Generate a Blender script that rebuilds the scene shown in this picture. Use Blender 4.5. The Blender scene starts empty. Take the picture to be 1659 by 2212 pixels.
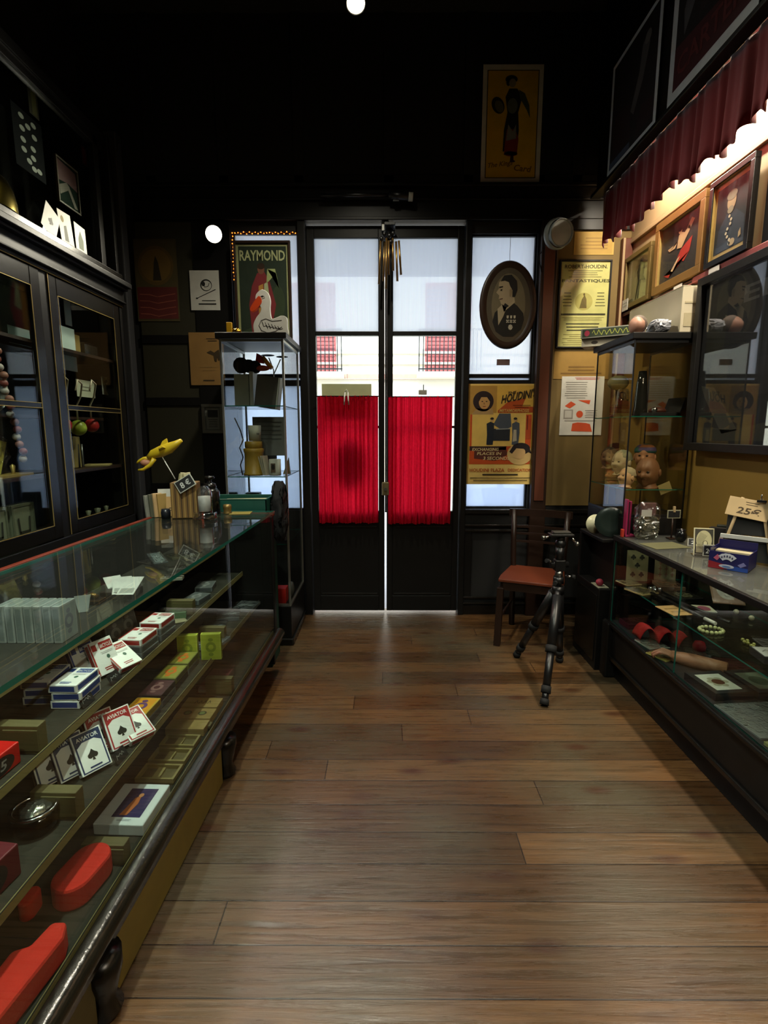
import bpy, bmesh, math, random
from mathutils import Matrix, Vector, Euler
random.seed(7)
C = bpy.context.scene.collection
PI = math.pi

# ---------------------------------------------------------------- camera
F_PX, PITCH, YAW, CAM_Z = 1120.0, math.radians(8.93), 0.0031, 1.42
cam = bpy.data.cameras.new('camera')
cam.sensor_fit = 'HORIZONTAL'; cam.sensor_width = 36.0; cam.lens = F_PX / 1659.0 * 36.0
cam.clip_start = 0.05; cam.clip_end = 200
camo = bpy.data.objects.new('camera', cam); C.objects.link(camo)
camo.location = (0, 0, CAM_Z); camo.rotation_euler = (PI/2 - PITCH, 0, YAW)
bpy.context.scene.camera = camo
RC = camo.rotation_euler.to_matrix()

def P(px, py, X=None, Y=None, Z=None):
    """point of the photograph's pixel on a plane of the room"""
    d = RC @ Vector(((px - 829.5) / F_PX, (1106.0 - py) / F_PX, -1.0))
    if Y is not None: t = Y / d.y
    elif X is not None: t = X / d.x
    else: t = (Z - CAM_Z) / d.z
    return Vector((0, 0, CAM_Z)) + d * t

# ---------------------------------------------------------------- colour management
sc = bpy.context.scene
sc.view_settings.view_transform = 'Standard'
sc.view_settings.look = 'None'
sc.view_settings.gamma = 1.0
sc.view_settings.use_curve_mapping = False
sc.view_settings.exposure = 0.18
sc.render.engine = 'CYCLES'
sc.cycles.use_denoising = True
sc.cycles.max_bounces = 8
sc.cycles.diffuse_bounces = 3
sc.cycles.glossy_bounces = 4
sc.cycles.transparent_max_bounces = 24
sc.cycles.caustics_reflective = False
sc.cycles.caustics_refractive = False
sc.cycles.sample_clamp_indirect = 4.0

# ---------------------------------------------------------------- sky and sun
w = bpy.data.worlds.new('sky'); sc.world = w; w.use_nodes = True
nt = w.node_tree; nt.nodes.clear()
o_ = nt.nodes.new('ShaderNodeOutputWorld'); b_ = nt.nodes.new('ShaderNodeBackground')
b_.inputs[0].default_value = (0.62, 0.76, 1.0, 1); b_.inputs[1].default_value = 3.6
nt.links.new(b_.outputs[0], o_.inputs[0])
s = bpy.data.lights.new('sun', 'SUN'); s.energy = 5.0; s.angle = math.radians(1.0); s.color = (1, .96, .9)
so = bpy.data.objects.new('sun', s); C.objects.link(so)
so.rotation_euler = (math.radians(52), 0, math.radians(-14)); so.location = (0, -5, 12)

def lamp(name, kind, loc, energy, color, size=.05, aim=None, spot=None, blend=.5, size_y=None):
    l = bpy.data.lights.new(name, kind); l.energy = energy; l.color = color
    if kind == 'AREA':
        l.shape = 'RECTANGLE' if size_y else 'DISK'; l.size = size
        if size_y: l.size_y = size_y
    elif kind != 'SUN': l.shadow_soft_size = size
    if spot: l.spot_size = math.radians(spot); l.spot_blend = blend
    o = bpy.data.objects.new(name, l); C.objects.link(o); o.location = loc
    if aim is not None:
        o.rotation_euler = (Vector(aim) - Vector(loc)).to_track_quat('-Z', 'Y').to_euler()
    return o
# wall-washer lamps hidden behind the right-hand valance, shop spot lamps, two of them unseen added fill
WARM = (1.0, .89, .70); COOL = (.93, 1.0, .84); PALE = (1.0, .93, .74)
for yy in (3.05, 2.0, .9, -.3):
    lamp('valance_light', 'AREA', (1.57, yy, 3.02), 26, WARM, .04, aim=(1.57, yy, 0), size_y=.85).rotation_euler = (0, 0, 0)
lamp('ceiling_spot_light', 'SPOT', (-.15, 3.0, 3.45), 120, PALE, .05, aim=(-.2, 2.3, 0), spot=150, blend=.8)
lamp('ceiling_spot_light', 'SPOT', (-.70, 1.15, 3.62), 290, COOL, .06, aim=(-.85, 1.35, .4), spot=95, blend=.9)  # added fill, out of view, to brighten the left counter
lamp('ceiling_spot_light', 'SPOT', (-.15, -1.0, 3.6), 130, COOL, .06, aim=(-.1, -.4, 0), spot=120)  # added fill behind the camera to light the foreground
lamp('wall_spot_light', 'SPOT', (-1.17, 3.72, 2.76), 55, PALE, .05, aim=(-.9, 1.0, 1.2), spot=130)

# ---------------------------------------------------------------- materials
def lin(h):
    if isinstance(h, str):
        h = h.lstrip('#'); c = [int(h[i:i+2], 16) / 255 for i in (0, 2, 4)]
    else: c = list(h)
    return [x/12.92 if x <= .04045 else ((x+.055)/1.055)**2.4 for x in c]
MATS = {}
def mt(name, col=None, rough=.6, metal=0., spec=.4, var=.18, scale=14., bump=0., emit=0., coat=0., sheen=0.):
    """procedural surface: colour broken up by noise, optional fine bump"""
    if name in MATS: return MATS[name]
    m = bpy.data.materials.new(name); m.use_nodes = True; MATS[name] = m
    nt = m.node_tree; p = nt.nodes['Principled BSDF']
    c = lin(col)
    tc = nt.nodes.new('ShaderNodeTexCoord'); n = nt.nodes.new('ShaderNodeTexNoise')
    n.inputs['Scale'].default_value = scale; n.inputs['Detail'].default_value = 3
    nt.links.new(tc.outputs['Object'], n.inputs['Vector'])
    mx = nt.nodes.new('ShaderNodeMix'); mx.data_type = 'RGBA'
    mx.inputs[6].default_value = [max(0, x*(1-var)) for x in c] + [1]
    mx.inputs[7].default_value = [min(1, x*(1+var)) for x in c] + [1]
    nt.links.new(n.outputs['Fac'], mx.inputs[0]); nt.links.new(mx.outputs[2], p.inputs['Base Color'])
    p.inputs['Roughness'].default_value = rough; p.inputs['Metallic'].default_value = metal
    p.inputs['Specular IOR Level'].default_value = spec
    if coat: p.inputs['Coat Weight'].default_value = coat
    if sheen: p.inputs['Sheen Weight'].default_value = sheen
    if emit:
        p.inputs['Emission Color'].default_value = c + [1]; p.inputs['Emission Strength'].default_value = emit
    if bump:
        b = nt.nodes.new('ShaderNodeBump'); b.inputs['Strength'].default_value = bump; b.inputs['Distance'].default_value = .004
        n2 = nt.nodes.new('ShaderNodeTexNoise'); n2.inputs['Scale'].default_value = scale*5; n2.inputs['Detail'].default_value = 4
        nt.links.new(tc.outputs['Object'], n2.inputs['Vector'])
        nt.links.new(n2.outputs['Fac'], b.inputs['Height']); nt.links.new(b.outputs[0], p.inputs['Normal'])
    return m
def q(col, rough=.6, **k):
    """quick plain coloured surface by hex"""
    return mt('paint_' + col.strip('#') + ('_%g' % rough), col, rough, **k)

def glass(name, tint=(1, 1, 1), refl=1.0, rough=0.0, wrinkle=0., dust=0.):
    if name in MATS: return MATS[name]
    m = bpy.data.materials.new(name); m.use_nodes = True; MATS[name] = m
    nt = m.node_tree; nt.nodes.clear()
    out = nt.nodes.new('ShaderNodeOutputMaterial'); mix = nt.nodes.new('ShaderNodeMixShader')
    tr = nt.nodes.new('ShaderNodeBsdfTransparent'); gl = nt.nodes.new('ShaderNodeBsdfGlossy')
    fr = nt.nodes.new('ShaderNodeFresnel'); fr.inputs[0].default_value = 1.45
    ge = nt.nodes.new('ShaderNodeNewGeometry'); mr = nt.nodes.new('ShaderNodeMapRange')
    mr.inputs[3].default_value = 1.45; mr.inputs[4].default_value = 1/1.45
    nt.links.new(ge.outputs['Backfacing'], mr.inputs[0]); nt.links.new(mr.outputs[0], fr.inputs[0])
    tr.inputs[0].default_value = (*tint, 1); gl.inputs[1].default_value = rough
    mu = nt.nodes.new('ShaderNodeMath'); mu.operation = 'MULTIPLY'; mu.inputs[1].default_value = refl
    nt.links.new(fr.outputs[0], mu.inputs[0]); nt.links.new(mu.outputs[0], mix.inputs[0])
    nt.links.new(tr.outputs[0], mix.inputs[1]); nt.links.new(gl.outputs[0], mix.inputs[2])
    nt.links.new(mix.outputs[0], out.inputs[0])
    if dust:
        df = nt.nodes.new('ShaderNodeBsdfDiffuse'); df.inputs[0].default_value = (.55, .56, .50, 1)
        m3 = nt.nodes.new('ShaderNodeMixShader'); tc = nt.nodes.new('ShaderNodeTexCoord'); n = nt.nodes.new('ShaderNodeTexNoise'); n.inputs['Scale'].default_value = 7; n.inputs['Detail'].default_value = 6
        mr2 = nt.nodes.new('ShaderNodeMapRange'); mr2.inputs[3].default_value = dust*.5; mr2.inputs[4].default_value = dust*1.5
        nt.links.new(tc.outputs['Object'], n.inputs['Vector']); nt.links.new(n.outputs[0], mr2.inputs[0]); nt.links.new(mr2.outputs[0], m3.inputs[0])
        nt.links.new(mix.outputs[0], m3.inputs[1]); nt.links.new(df.outputs[0], m3.inputs[2]); nt.links.new(m3.outputs[0], out.inputs[0])
    if wrinkle:
        tc = nt.nodes.new('ShaderNodeTexCoord'); n = nt.nodes.new('ShaderNodeTexNoise'); n.inputs['Scale'].default_value = 35
        n.inputs['Detail'].default_value = 3; n.inputs['Distortion'].default_value = 1.5
        b = nt.nodes.new('ShaderNodeBump'); b.inputs['Strength'].default_value = 1; b.inputs['Distance'].default_value = wrinkle
        nt.links.new(tc.outputs['Object'], n.inputs['Vector']); nt.links.new(n.outputs[0], b.inputs['Height'])
        nt.links.new(b.outputs[0], gl.inputs['Normal']); nt.links.new(b.outputs[0], fr.inputs['Normal'])
    return m
M_GLASS = glass('clear_glass', (.93, .97, .95), 1.0)
M_TOWER = glass('vitrine_glass', (.93, .95, .94), .8)
M_TOPGLASS = glass('counter_top_glass', (.93, .97, .95), 1.15, dust=.007)
M_EDGE = mt('green_glass_edge', '#1f6b5e', .15, spec=.8)
M_FILM = glass('wrinkled_cellophane', (.93, .93, .93), 3.0, .08, .006)

# near-black varnished wood
M_BLACK = mt('black_painted_wood', '#121110', .42, var=.3, scale=6, bump=.12, spec=.25)
M_BLACKG = mt('black_gloss_wood', '#110f0c', .25, var=.3, scale=8, bump=.05)
M_PANEL = mt('black_wall_panel', '#191919', .62, var=.35, scale=3, bump=.12)
M_DARKB = mt('dark_brown_wood', '#2c1c13', .4, var=.35, scale=5, bump=.1)
M_REDB = mt('reddish_brown_wood', '#5a3020', .4, var=.3, scale=4, bump=.1)
M_OLIVE = mt('olive_pine_shelf', '#857a4c', .5, var=.2, scale=9, bump=.1)
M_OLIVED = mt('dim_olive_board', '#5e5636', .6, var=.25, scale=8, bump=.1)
M_GOLD = mt('gilt_bead', '#b49a5a', .35, metal=.7, var=.3)
M_WHITE = q('#e6e6df', .55); M_CREAM = q('#d9cfae', .6); M_INK = q('#17161a', .6)
M_CHROME = mt('chrome', '#c8c8c8', .15, metal=1); M_STEEL = mt('brushed_steel', '#8c8c88', .35, metal=1)
M_BLACKM = mt('black_metal', '#101011', .35, spec=.5); M_RUB = mt('black_rubber', '#0c0c0c', .8)
M_RED = q('#c8281e', .6)

# ---------------------------------------------------------------- mesh builder
I4 = Matrix.Identity(4)
def frame(o, u, v):
    """matrix: local x along u, y along v, z = u x v, origin o"""
    u = Vector(u).normalized(); v = Vector(v); v = (v - u*v.dot(u)).normalized(); n = u.cross(v)
    m = Matrix.Identity(4)
    for i in range(3): m[i][0], m[i][1], m[i][2], m[i][3] = u[i], v[i], n[i], o[i]
    return m
def T(x, y, z): return Matrix.Translation((x, y, z))
def RZ(a): return Matrix.Rotation(math.radians(a), 4, 'Z')
def RX(a): return Matrix.Rotation(math.radians(a), 4, 'X')
def RY(a): return Matrix.Rotation(math.radians(a), 4, 'Y')
_TXT = {}
def text_mesh(s, shear=0.):
    k = (s, shear)
    if k in _TXT: return _TXT[k]
    cu = bpy.data.curves.new('t', 'FONT'); cu.body = s; cu.size = 1; cu.shear = shear; cu.resolution_u = 2; cu.offset = .02
    ob = bpy.data.objects.new('t', cu); C.objects.link(ob)
    dg = bpy.context.evaluated_depsgraph_get(); me = ob.evaluated_get(dg).to_mesh()
    vs = [v.co.copy() for v in me.vertices]; fs = [tuple(p.vertices) for p in me.polygons]
    ob.evaluated_get(dg).to_mesh_clear(); bpy.data.objects.remove(ob); bpy.data.curves.remove(cu)
    x0 = min(v.x for v in vs); x1 = max(v.x for v in vs); y0 = min(v.y for v in vs); y1 = max(v.y for v in vs)
    vs = [((v.x-x0)/(x1-x0), (v.y-y0)/(y1-y0)) for v in vs]
    _TXT[k] = (vs, fs, (x1-x0)/(y1-y0)); return _TXT[k]

class MB:
    def __init__(s, M=None, lay=.0005):
        s.bm = bmesh.new(); s.mats = []; s.M = M or I4; s.lay = lay
    def mi(s, m):
        if m not in s.mats: s.mats.append(m)
        return s.mats.index(m)
    def face(s, pts, m, smooth=False):
        vs = [s.bm.verts.new(s.M @ Vector(p)) for p in pts]
        try: f = s.bm.faces.new(vs)
        except ValueError: return
        f.material_index = s.mi(m); f.smooth = smooth; return f
    def grid(s, rows, m, smooth=True, closed=False, mf=None):
        V = [[s.bm.verts.new(s.M @ Vector(p)) for p in r] for r in rows]
        for i in range(len(V)-1):
            n = len(V[i])
            for j in range(n if closed else n-1):
                k = (j+1) % n
                f = s.bm.faces.new((V[i][j], V[i][k], V[i+1][k], V[i+1][j]))
                f.material_index = s.mi(mf(i, j) if mf else m); f.smooth = smooth
        return V
    def box(s, x0, x1, y0, y1, z0, z1, m, bev=0., M=None, mz=None, sides=None):
        """box; mz = other material for the top face"""
        A = s.M @ M if M is not None else s.M
        if x0 > x1: x0, x1 = x1, x0
        if y0 > y1: y0, y1 = y1, y0
        if z0 > z1: z0, z1 = z1, z0
        b = bmesh.new()
        v = [b.verts.new((x, y, z)) for x in (x0, x1) for y in (y0, y1) for z in (z0, z1)]
        for k, idx in enumerate(((0,1,3,2), (4,6,7,5), (0,4,5,1), (2,3,7,6), (0,2,6,4), (1,5,7,3))):
            f = b.faces.new([v[i] for i in idx])
            mm = m
            if k == 5 and mz: mm = mz
            if sides and sides.get(k): mm = sides[k]
            f.material_index = s.mi(mm)
        if bev:
            bmesh.ops.bevel(b, geom=b.edges[:], offset=min(bev, .45*min(x1-x0, y1-y0, z1-z0)), segments=2, affect='EDGES', profile=.5)
        s._merge(b, A); return s
    def _merge(s, b, A):
        mp = {}
        for vv in b.verts: mp[vv] = s.bm.verts.new(A @ vv.co)
        for f in b.faces:
            nf = s.bm.faces.new([mp[x] for x in f.verts]); nf.material_index = f.material_index; nf.smooth = f.smooth
        b.free()
    def cyl(s, p0, p1, r0, m, r1=None, seg=16, caps=True, smooth=True):
        p0, p1 = Vector(p0), Vector(p1); r1 = r0 if r1 is None else r1
        d = (p1-p0).normalized(); a = d.orthogonal().normalized(); b = d.cross(a)
        rows = [[p + (a*math.cos(2*PI*i/seg) + b*math.sin(2*PI*i/seg))*r for i in range(seg)] for p, r in ((p0, r0), (p1, r1))]
        V = s.grid(rows, m, smooth, True)
        if caps:
            for r, rev in ((V[0], True), (V[-1], False)):
                f = s.bm.faces.new(r[::-1] if rev else r); f.material_index = s.mi(m)
        return s
    def tube(s, pts, r, m, seg=8, rf=None):
        pts = [Vector(p) for p in pts]; rows = []; a = None
        for i, p in enumerate(pts):
            d = (pts[min(i+1, len(pts)-1)] - pts[max(i-1, 0)]).normalized()
            a = d.orthogonal().normalized() if a is None else (a - d*a.dot(d)).normalized()
            b = d.cross(a); rr = rf(i/(len(pts)-1)) if rf else r
            rows.append([p + (a*math.cos(2*PI*j/seg) + b*math.sin(2*PI*j/seg))*rr for j in range(seg)])
        V = s.grid(rows, m, True, True)
        for r_, rev in ((V[0], True), (V[-1], False)):
            f = s.bm.faces.new(r_[::-1] if rev else r_); f.material_index = s.mi(m)
        return s
    def lathe(s, prof, m, o=(0, 0, 0), seg=24, M=None, mf=None):
        A = s.M; s.M = s.M @ (M or I4)
        ox, oy, oz = o
        rows = [[(ox+r*math.cos(2*PI*j/seg), oy+r*math.sin(2*PI*j/seg), oz+z) for j in range(seg)] for r, z in prof]
        s.grid(rows, m, True, True, mf=mf); s.M = A; return s
    def blob(s, c, r, m, seg=16, rings=10, M=None, fn=None, mf=None):
        """ellipsoid, fn(direction)->radius factor"""
        A = s.M; s.M = s.M @ (M or I4)
        if not hasattr(r, '__len__'): r = (r, r, r)
        rows = []
        for i in range(rings+1):
            t = PI*i/rings; row = []
            for j in range(seg):
                a = 2*PI*j/seg; d = Vector((math.sin(t)*math.cos(a), math.sin(t)*math.sin(a), -math.cos(t)))
                k = fn(d) if fn else 1
                row.append((c[0]+d.x*r[0]*k, c[1]+d.y*r[1]*k, c[2]+d.z*r[2]*k))
            rows.append(row)
        s.grid(rows, m, True, True, mf=mf); s.M = A; return s
    def crumple(s, w, d, h, m, amp=.006, seed=1, n=(10, 6, 12), taper=.0, flat=False):
        """creased bag or parcel: a rounded block pushed about at random, standing on z=0"""
        rnd = random.Random(seed); nx, ny, nz = n; per = 2*(nx+ny); rows = []
        for k in range(nz+1):
            f = k/nz; sc = (1-.35*abs(2*f-1)**4)*(1-taper*f); row = []
            for i in range(per):
                a = 2*PI*(i+.5*(k % 2))/per; ca, sa = math.cos(a), math.sin(a); e = .45
                x = w/2*math.copysign(abs(ca)**e, ca)*sc; y = d/2*math.copysign(abs(sa)**e, sa)*sc*(1-.6*abs(2*f-1)**3)
                j = amp if 0 < k < nz else amp*.3
                row.append((x+rnd.uniform(-j, j), y+rnd.uniform(-j, j), max(0, h*f+rnd.uniform(-j, j)*.6)))
            rows.append(row)
        V = s.grid(rows, m, not flat, True)
        for r_ in (V[0], V[-1]):
            f = s.bm.faces.new(r_); f.material_index = s.mi(m)
        return s
    def prism(s, pts, z0, z1, m, mtop=None, M=None):
        A = s.M @ M if M is not None else s.M
        n = len(pts); lo = [s.bm.verts.new(A @ Vector((p[0], p[1], z0))) for p in pts]; hi = [s.bm.verts.new(A @ Vector((p[0], p[1], z1))) for p in pts]
        f = s.bm.faces.new(lo[::-1]); f.material_index = s.mi(m)
        f = s.bm.faces.new(hi); f.material_index = s.mi(mtop or m)
        for i in range(n):
            f = s.bm.faces.new((lo[i], lo[(i+1) % n], hi[(i+1) % n], hi[i])); f.material_index = s.mi(m)
        return s
    # ---- printed art on a sheet: local x right, y up, z out of the sheet
    def rect(s, u0, v0, u1, v1, m, L=1):
        z = s.lay*L; s.face([(u0, v0, z), (u1, v0, z), (u1, v1, z), (u0, v1, z)], m); return s
    def ell(s, cu, cv, ru, rv, m, L=1, n=28, a0=0, rot=0):
        z = s.lay*L; ca, sa = math.cos(rot), math.sin(rot)
        s.face([(cu+ru*math.cos(2*PI*i/n)*ca-rv*math.sin(2*PI*i/n)*sa, cv+ru*math.cos(2*PI*i/n)*sa+rv*math.sin(2*PI*i/n)*ca, z) for i in range(n)], m); return s
    def pol(s, pts, m, L=1):
        s.face([(p[0], p[1], s.lay*L) for p in pts], m); return s
    def stroke(s, pts, w, m, L=1):
        for a, b in zip(pts[:-1], pts[1:]):
            a = Vector((*a, 0)); b = Vector((*b, 0)); d = (b-a)
            if d.length < 1e-6: continue
            d.normalize(); n = Vector((-d.y, d.x, 0))*w/2; e = d*w*.3; z = Vector((0, 0, s.lay*L))
            s.face([a-e+n+z, a-e-n+z, b+e-n+z, b+e+n+z], m)
        return s
    def txt(s, t, u, v, h, m, w=None, L=1, shear=0., ctr=False, rise=0.):
        vs, fs, asp = text_mesh(t, shear); w = w or h*asp
        if ctr: u -= w/2
        z = s.lay*L
        V = [s.bm.verts.new(s.M @ Vector((u+a*w, v+b*h+rise*a*w, z))) for a, b in vs]
        for f in fs:
            try:
                g = s.bm.faces.new([V[i] for i in f]); g.material_index = s.mi(m)
            except ValueError: pass
        return s
    def lines(s, u0, u1, v0, v1, n, m, L=1, t=.35, rag=.15, rs=1):
        """illegible small print: thin bars"""
        rnd = random.Random(rs); st = (v1-v0)/n
        for i in range(n):
            v = v1-st*(i+.5); cut = rnd.random()*rag*(u1-u0)/2
            s.rect(u0+cut, v-st*t/2, u1-cut, v+st*t/2, m, L)
        return s
    def build(s, name, parent=None, origin=None, bevel=0., sub=0, solid=0., recalc=True, smooth_angle=None):
        if recalc: bmesh.ops.recalc_face_normals(s.bm, faces=s.bm.faces[:])
        me = bpy.data.meshes.new(name)
        if origin is not None: s.bm.transform(Matrix.Translation(-Vector(origin)))
        s.bm.to_mesh(me); s.bm.free()
        for m in s.mats: me.materials.append(m)
        o = bpy.data.objects.new(name, me); C.objects.link(o)
        if origin is not None: o.location = origin
        if parent is not None: o.parent = parent; o.matrix_parent_inverse = I4
        if parent is not None and origin is None: pass
        if solid:
            md = o.modifiers.new('solid', 'SOLIDIFY'); md.thickness = solid; md.offset = 0
        if sub:
            md = o.modifiers.new('sub', 'SUBSURF'); md.levels = sub; md.render_levels = sub
        if bevel:
            md = o.modifiers.new('bev', 'BEVEL'); md.width = bevel; md.segments = 2; md.limit_method = 'ANGLE'
        return o

def tag(o, label=None, cat=None, group=None, kind=None):
    if label: o['label'] = label
    if cat: o['category'] = cat
    if group: o['group'] = group
    if kind: o['kind'] = kind
    return o
def thing(name, label, cat, M=None, group=None):
    """Empty at the thing's base; parts are built in the thing's own coordinates"""
    o = bpy.data.objects.new(name, None); C.objects.link(o); o.empty_display_size = .05
    if M is not None: o.matrix_world = M
    return tag(o, label, cat, group)
def struct(mb, name, kind='structure', label=None):
    o = mb.build(name); o['kind'] = kind
    if label: o['label'] = label
    return o
def dup(root, M, label=None, group=None):
    r = root.copy(); C.objects.link(r); r.matrix_world = M
    if label: r['label'] = label
    if group: r['group'] = group
    for ch in list(root.children):
        c = ch.copy(); C.objects.link(c); c.parent = r
        for g in ch.children:
            d = g.copy(); C.objects.link(d); d.parent = c
    return r

# ================================================================ THE SHOP ROOM
DW = 3.90      # door wall
RW = 1.72      # right wall
LW = -2.08     # left wall
CH = 4.15      # ceiling
BK = -2.6      # wall behind the camera

def floor_mat():
    m = bpy.data.materials.new('worn_pine_boards'); m.use_nodes = True; nt = m.node_tree; p = nt.nodes['Principled BSDF']
    N = nt.nodes.new; L = nt.links.new
    tc = N('ShaderNodeTexCoord')
    br = N('ShaderNodeTexBrick'); br.offset = .0; br.offset_frequency = 2
    br.inputs['Scale'].default_value = 1; br.inputs['Brick Width'].default_value = 3.1; br.inputs['Row Height'].default_value = .138
    br.inputs['Mortar Size'].default_value = .0022; br.inputs['Mortar Smooth'].default_value = .3; br.inputs['Bias'].default_value = 0
    br.inputs['Color1'].default_value = (.0, .0, .0, 1); br.inputs['Color2'].default_value = (1, 1, 1, 1); br.inputs['Mortar'].default_value = (.5, .5, .5, 1)
    sp = N('ShaderNodeSeparateXYZ'); L(tc.outputs['Object'], sp.inputs[0])
    dv = N('ShaderNodeMath'); dv.operation = 'DIVIDE'; dv.inputs[1].default_value = .138; L(sp.outputs['Y'], dv.inputs[0])
    fl = N('ShaderNodeMath'); fl.operation = 'FLOOR'; L(dv.outputs[0], fl.inputs[0])
    wh = N('ShaderNodeTexWhiteNoise'); wh.noise_dimensions = '1D'; L(fl.outputs[0], wh.inputs['W'])
    ma = N('ShaderNodeMath'); ma.operation = 'MULTIPLY_ADD'; ma.inputs[1].default_value = 7.0; L(wh.outputs['Value'], ma.inputs[0]); L(sp.outputs['X'], ma.inputs[2])
    cb = N('ShaderNodeCombineXYZ'); L(ma.outputs[0], cb.inputs['X']); L(sp.outputs['Y'], cb.inputs['Y'])
    L(cb.outputs[0], br.inputs['Vector'])
    cr = N('ShaderNodeValToRGB'); e = cr.color_ramp.elements
    e[0].position = 0; e[0].color = (*lin('#432e1a'), 1); e[1].position = 1; e[1].color = (*lin('#6a4d2f'), 1)
    x = cr.color_ramp.elements.new(.5); x.color = (*lin('#583d23'), 1)
    L(br.outputs['Color'], cr.inputs[0])
    mp = N('ShaderNodeMapping'); mp.inputs['Scale'].default_value = (1.4, 26, 1); L(tc.outputs['Object'], mp.inputs[0])
    gr = N('ShaderNodeTexNoise'); gr.inputs['Scale'].default_value = 2.2; gr.inputs['Detail'].default_value = 8; gr.inputs['Roughness'].default_value = .65; gr.inputs['Distortion'].default_value = .6
    L(mp.outputs[0], gr.inputs['Vector'])
    g2 = N('ShaderNodeValToRGB'); g2.color_ramp.elements[0].position = .3; g2.color_ramp.elements[1].position = .75
    g2.color_ramp.elements[0].color = (.42, .39, .36, 1); g2.color_ramp.elements[1].color = (1.25, 1.2, 1.15, 1)
    L(gr.outputs['Fac'], g2.inputs[0])
    mul = N('ShaderNodeMix'); mul.data_type = 'RGBA'; mul.blend_type = 'MULTIPLY'; mul.inputs[0].default_value = 1
    L(cr.outputs[0], mul.inputs[6]); L(g2.outputs[0], mul.inputs[7])
    # worn grey patches and knots
    wn = N('ShaderNodeTexNoise'); wn.inputs['Scale'].default_value = 1.7; wn.inputs['Detail'].default_value = 5; L(tc.outputs['Object'], wn.inputs['Vector'])
    wr = N('ShaderNodeValToRGB'); wr.color_ramp.elements[0].position = .42; wr.color_ramp.elements[1].position = .66
    L(wn.outputs['Fac'], wr.inputs[0])
    mx = N('ShaderNodeMix'); mx.data_type = 'RGBA'; mx.inputs[7].default_value = (*lin('#4a4536'), 1)
    mm = N('ShaderNodeMath'); mm.operation = 'MULTIPLY'; mm.inputs[1].default_value = .7
    L(wr.outputs[0], mm.inputs[0]); L(mm.outputs[0], mx.inputs[0]); L(mul.outputs[2], mx.inputs[6])
    m2 = N('ShaderNodeMapping'); m2.inputs['Scale'].default_value = (3.0, 7.5, 1); L(tc.outputs['Object'], m2.inputs[0])
    vo = N('ShaderNodeTexVoronoi'); vo.inputs['Scale'].default_value = 1.0; vo.inputs['Randomness'].default_value = 1; L(m2.outputs[0], vo.inputs['Vector'])
    vr = N('ShaderNodeValToRGB'); vr.color_ramp.elements[0].position = .08; vr.color_ramp.elements[0].color = (.9, .9, .9, 1); vr.color_ramp.elements[1].position = .24; vr.color_ramp.elements[1].color = (0, 0, 0, 1)
    L(vo.outputs['Distance'], vr.inputs[0])
    kx = N('ShaderNodeMix'); kx.data_type = 'RGBA'; kx.inputs[7].default_value = (*lin('#3c2416'), 1)
    L(vr.outputs[0], kx.inputs[0]); L(mx.outputs[2], kx.inputs[6])
    jx = N('ShaderNodeMix'); jx.data_type = 'RGBA'; jx.inputs[7].default_value = (*lin('#20160f'), 1)
    L(br.outputs['Fac'], jx.inputs[0]); L(kx.outputs[2], jx.inputs[6]); L(jx.outputs[2], p.inputs['Base Color'])
    rr = N('ShaderNodeMapRange'); rr.inputs[3].default_value = .17; rr.inputs[4].default_value = .40
    L(gr.outputs['Fac'], rr.inputs[0]); L(rr.outputs[0], p.inputs['Roughness'])
    p.inputs['Specular IOR Level'].default_value = .55
    ad = N('ShaderNodeMath'); ad.operation = 'SUBTRACT'; L(gr.outputs['Fac'], ad.inputs[0]); L(br.outputs['Fac'], ad.inputs[1])
    bp = N('ShaderNodeBump'); bp.inputs['Strength'].default_value = .45; bp.inputs['Distance'].default_value = .004
    L(ad.outputs[0], bp.inputs['Height']); L(bp.outputs[0], p.inputs['Normal'])
    return m

M_FLOOR = floor_mat()
M_OCHRE = mt('ochre_plaster', '#8a6c2a', .75, var=.22, scale=2.5, bump=.15)
M_AGED = mt('aged_tan_board', '#6e5a30', .7, var=.3, scale=5, bump=.1)
M_CEIL = mt('dark_ceiling', '#23241f', .8, var=.2, scale=2)
M_BROWNW = mt('brown_stained_panelling', '#9a8462', .4, var=.25, scale=3, bump=.1)
M_OLIVEP = mt('dim_olive_panel', '#2c2a1c', .6, var=.3, scale=4, bump=.1)

def reeded(name, ribs=True):
    m = bpy.data.materials.new(name); m.use_nodes = True; nt = m.node_tree; nt.nodes.clear(); N = nt.nodes.new; L = nt.links.new
    out = N('ShaderNodeOutputMaterial'); tc = N('ShaderNodeTexCoord')
    tl = N('ShaderNodeBsdfTranslucent'); tr = N('ShaderNodeBsdfTransparent'); gl = N('ShaderNodeBsdfGlossy')
    gl.inputs[1].default_value = .15
    mx = N('ShaderNodeMixShader'); mx.inputs[0].default_value = .36
    m2 = N('ShaderNodeMixShader'); m2.inputs[0].default_value = .05
    wv = N('ShaderNodeTexWave'); wv.wave_type = 'BANDS'; wv.bands_direction = 'X'; wv.inputs['Scale'].default_value = 34; wv.inputs['Distortion'].default_value = 0
    L(tc.outputs['Object'], wv.inputs['Vector'])
    cr = N('ShaderNodeValToRGB'); cr.color_ramp.elements[0].color = ((.55, .60, .68, 1) if ribs else (.62, .70, .84, 1)); cr.color_ramp.elements[1].color = ((.93, .97, 1.0, 1) if ribs else (.66, .74, .86, 1))
    L(wv.outputs[0], cr.inputs[0]); L(cr.outputs[0], tl.inputs[0]); L(cr.outputs[0], tr.inputs[0])
    L(tl.outputs[0], mx.inputs[1]); L(tr.outputs[0], mx.inputs[2]); L(mx.outputs[0], m2.inputs[1]); L(gl.outputs[0], m2.inputs[2]); L(m2.outputs[0], out.inputs[0])
    return m
M_REED = reeded('reeded_glass'); M_FROST = reeded('frosted_glass', False)

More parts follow.
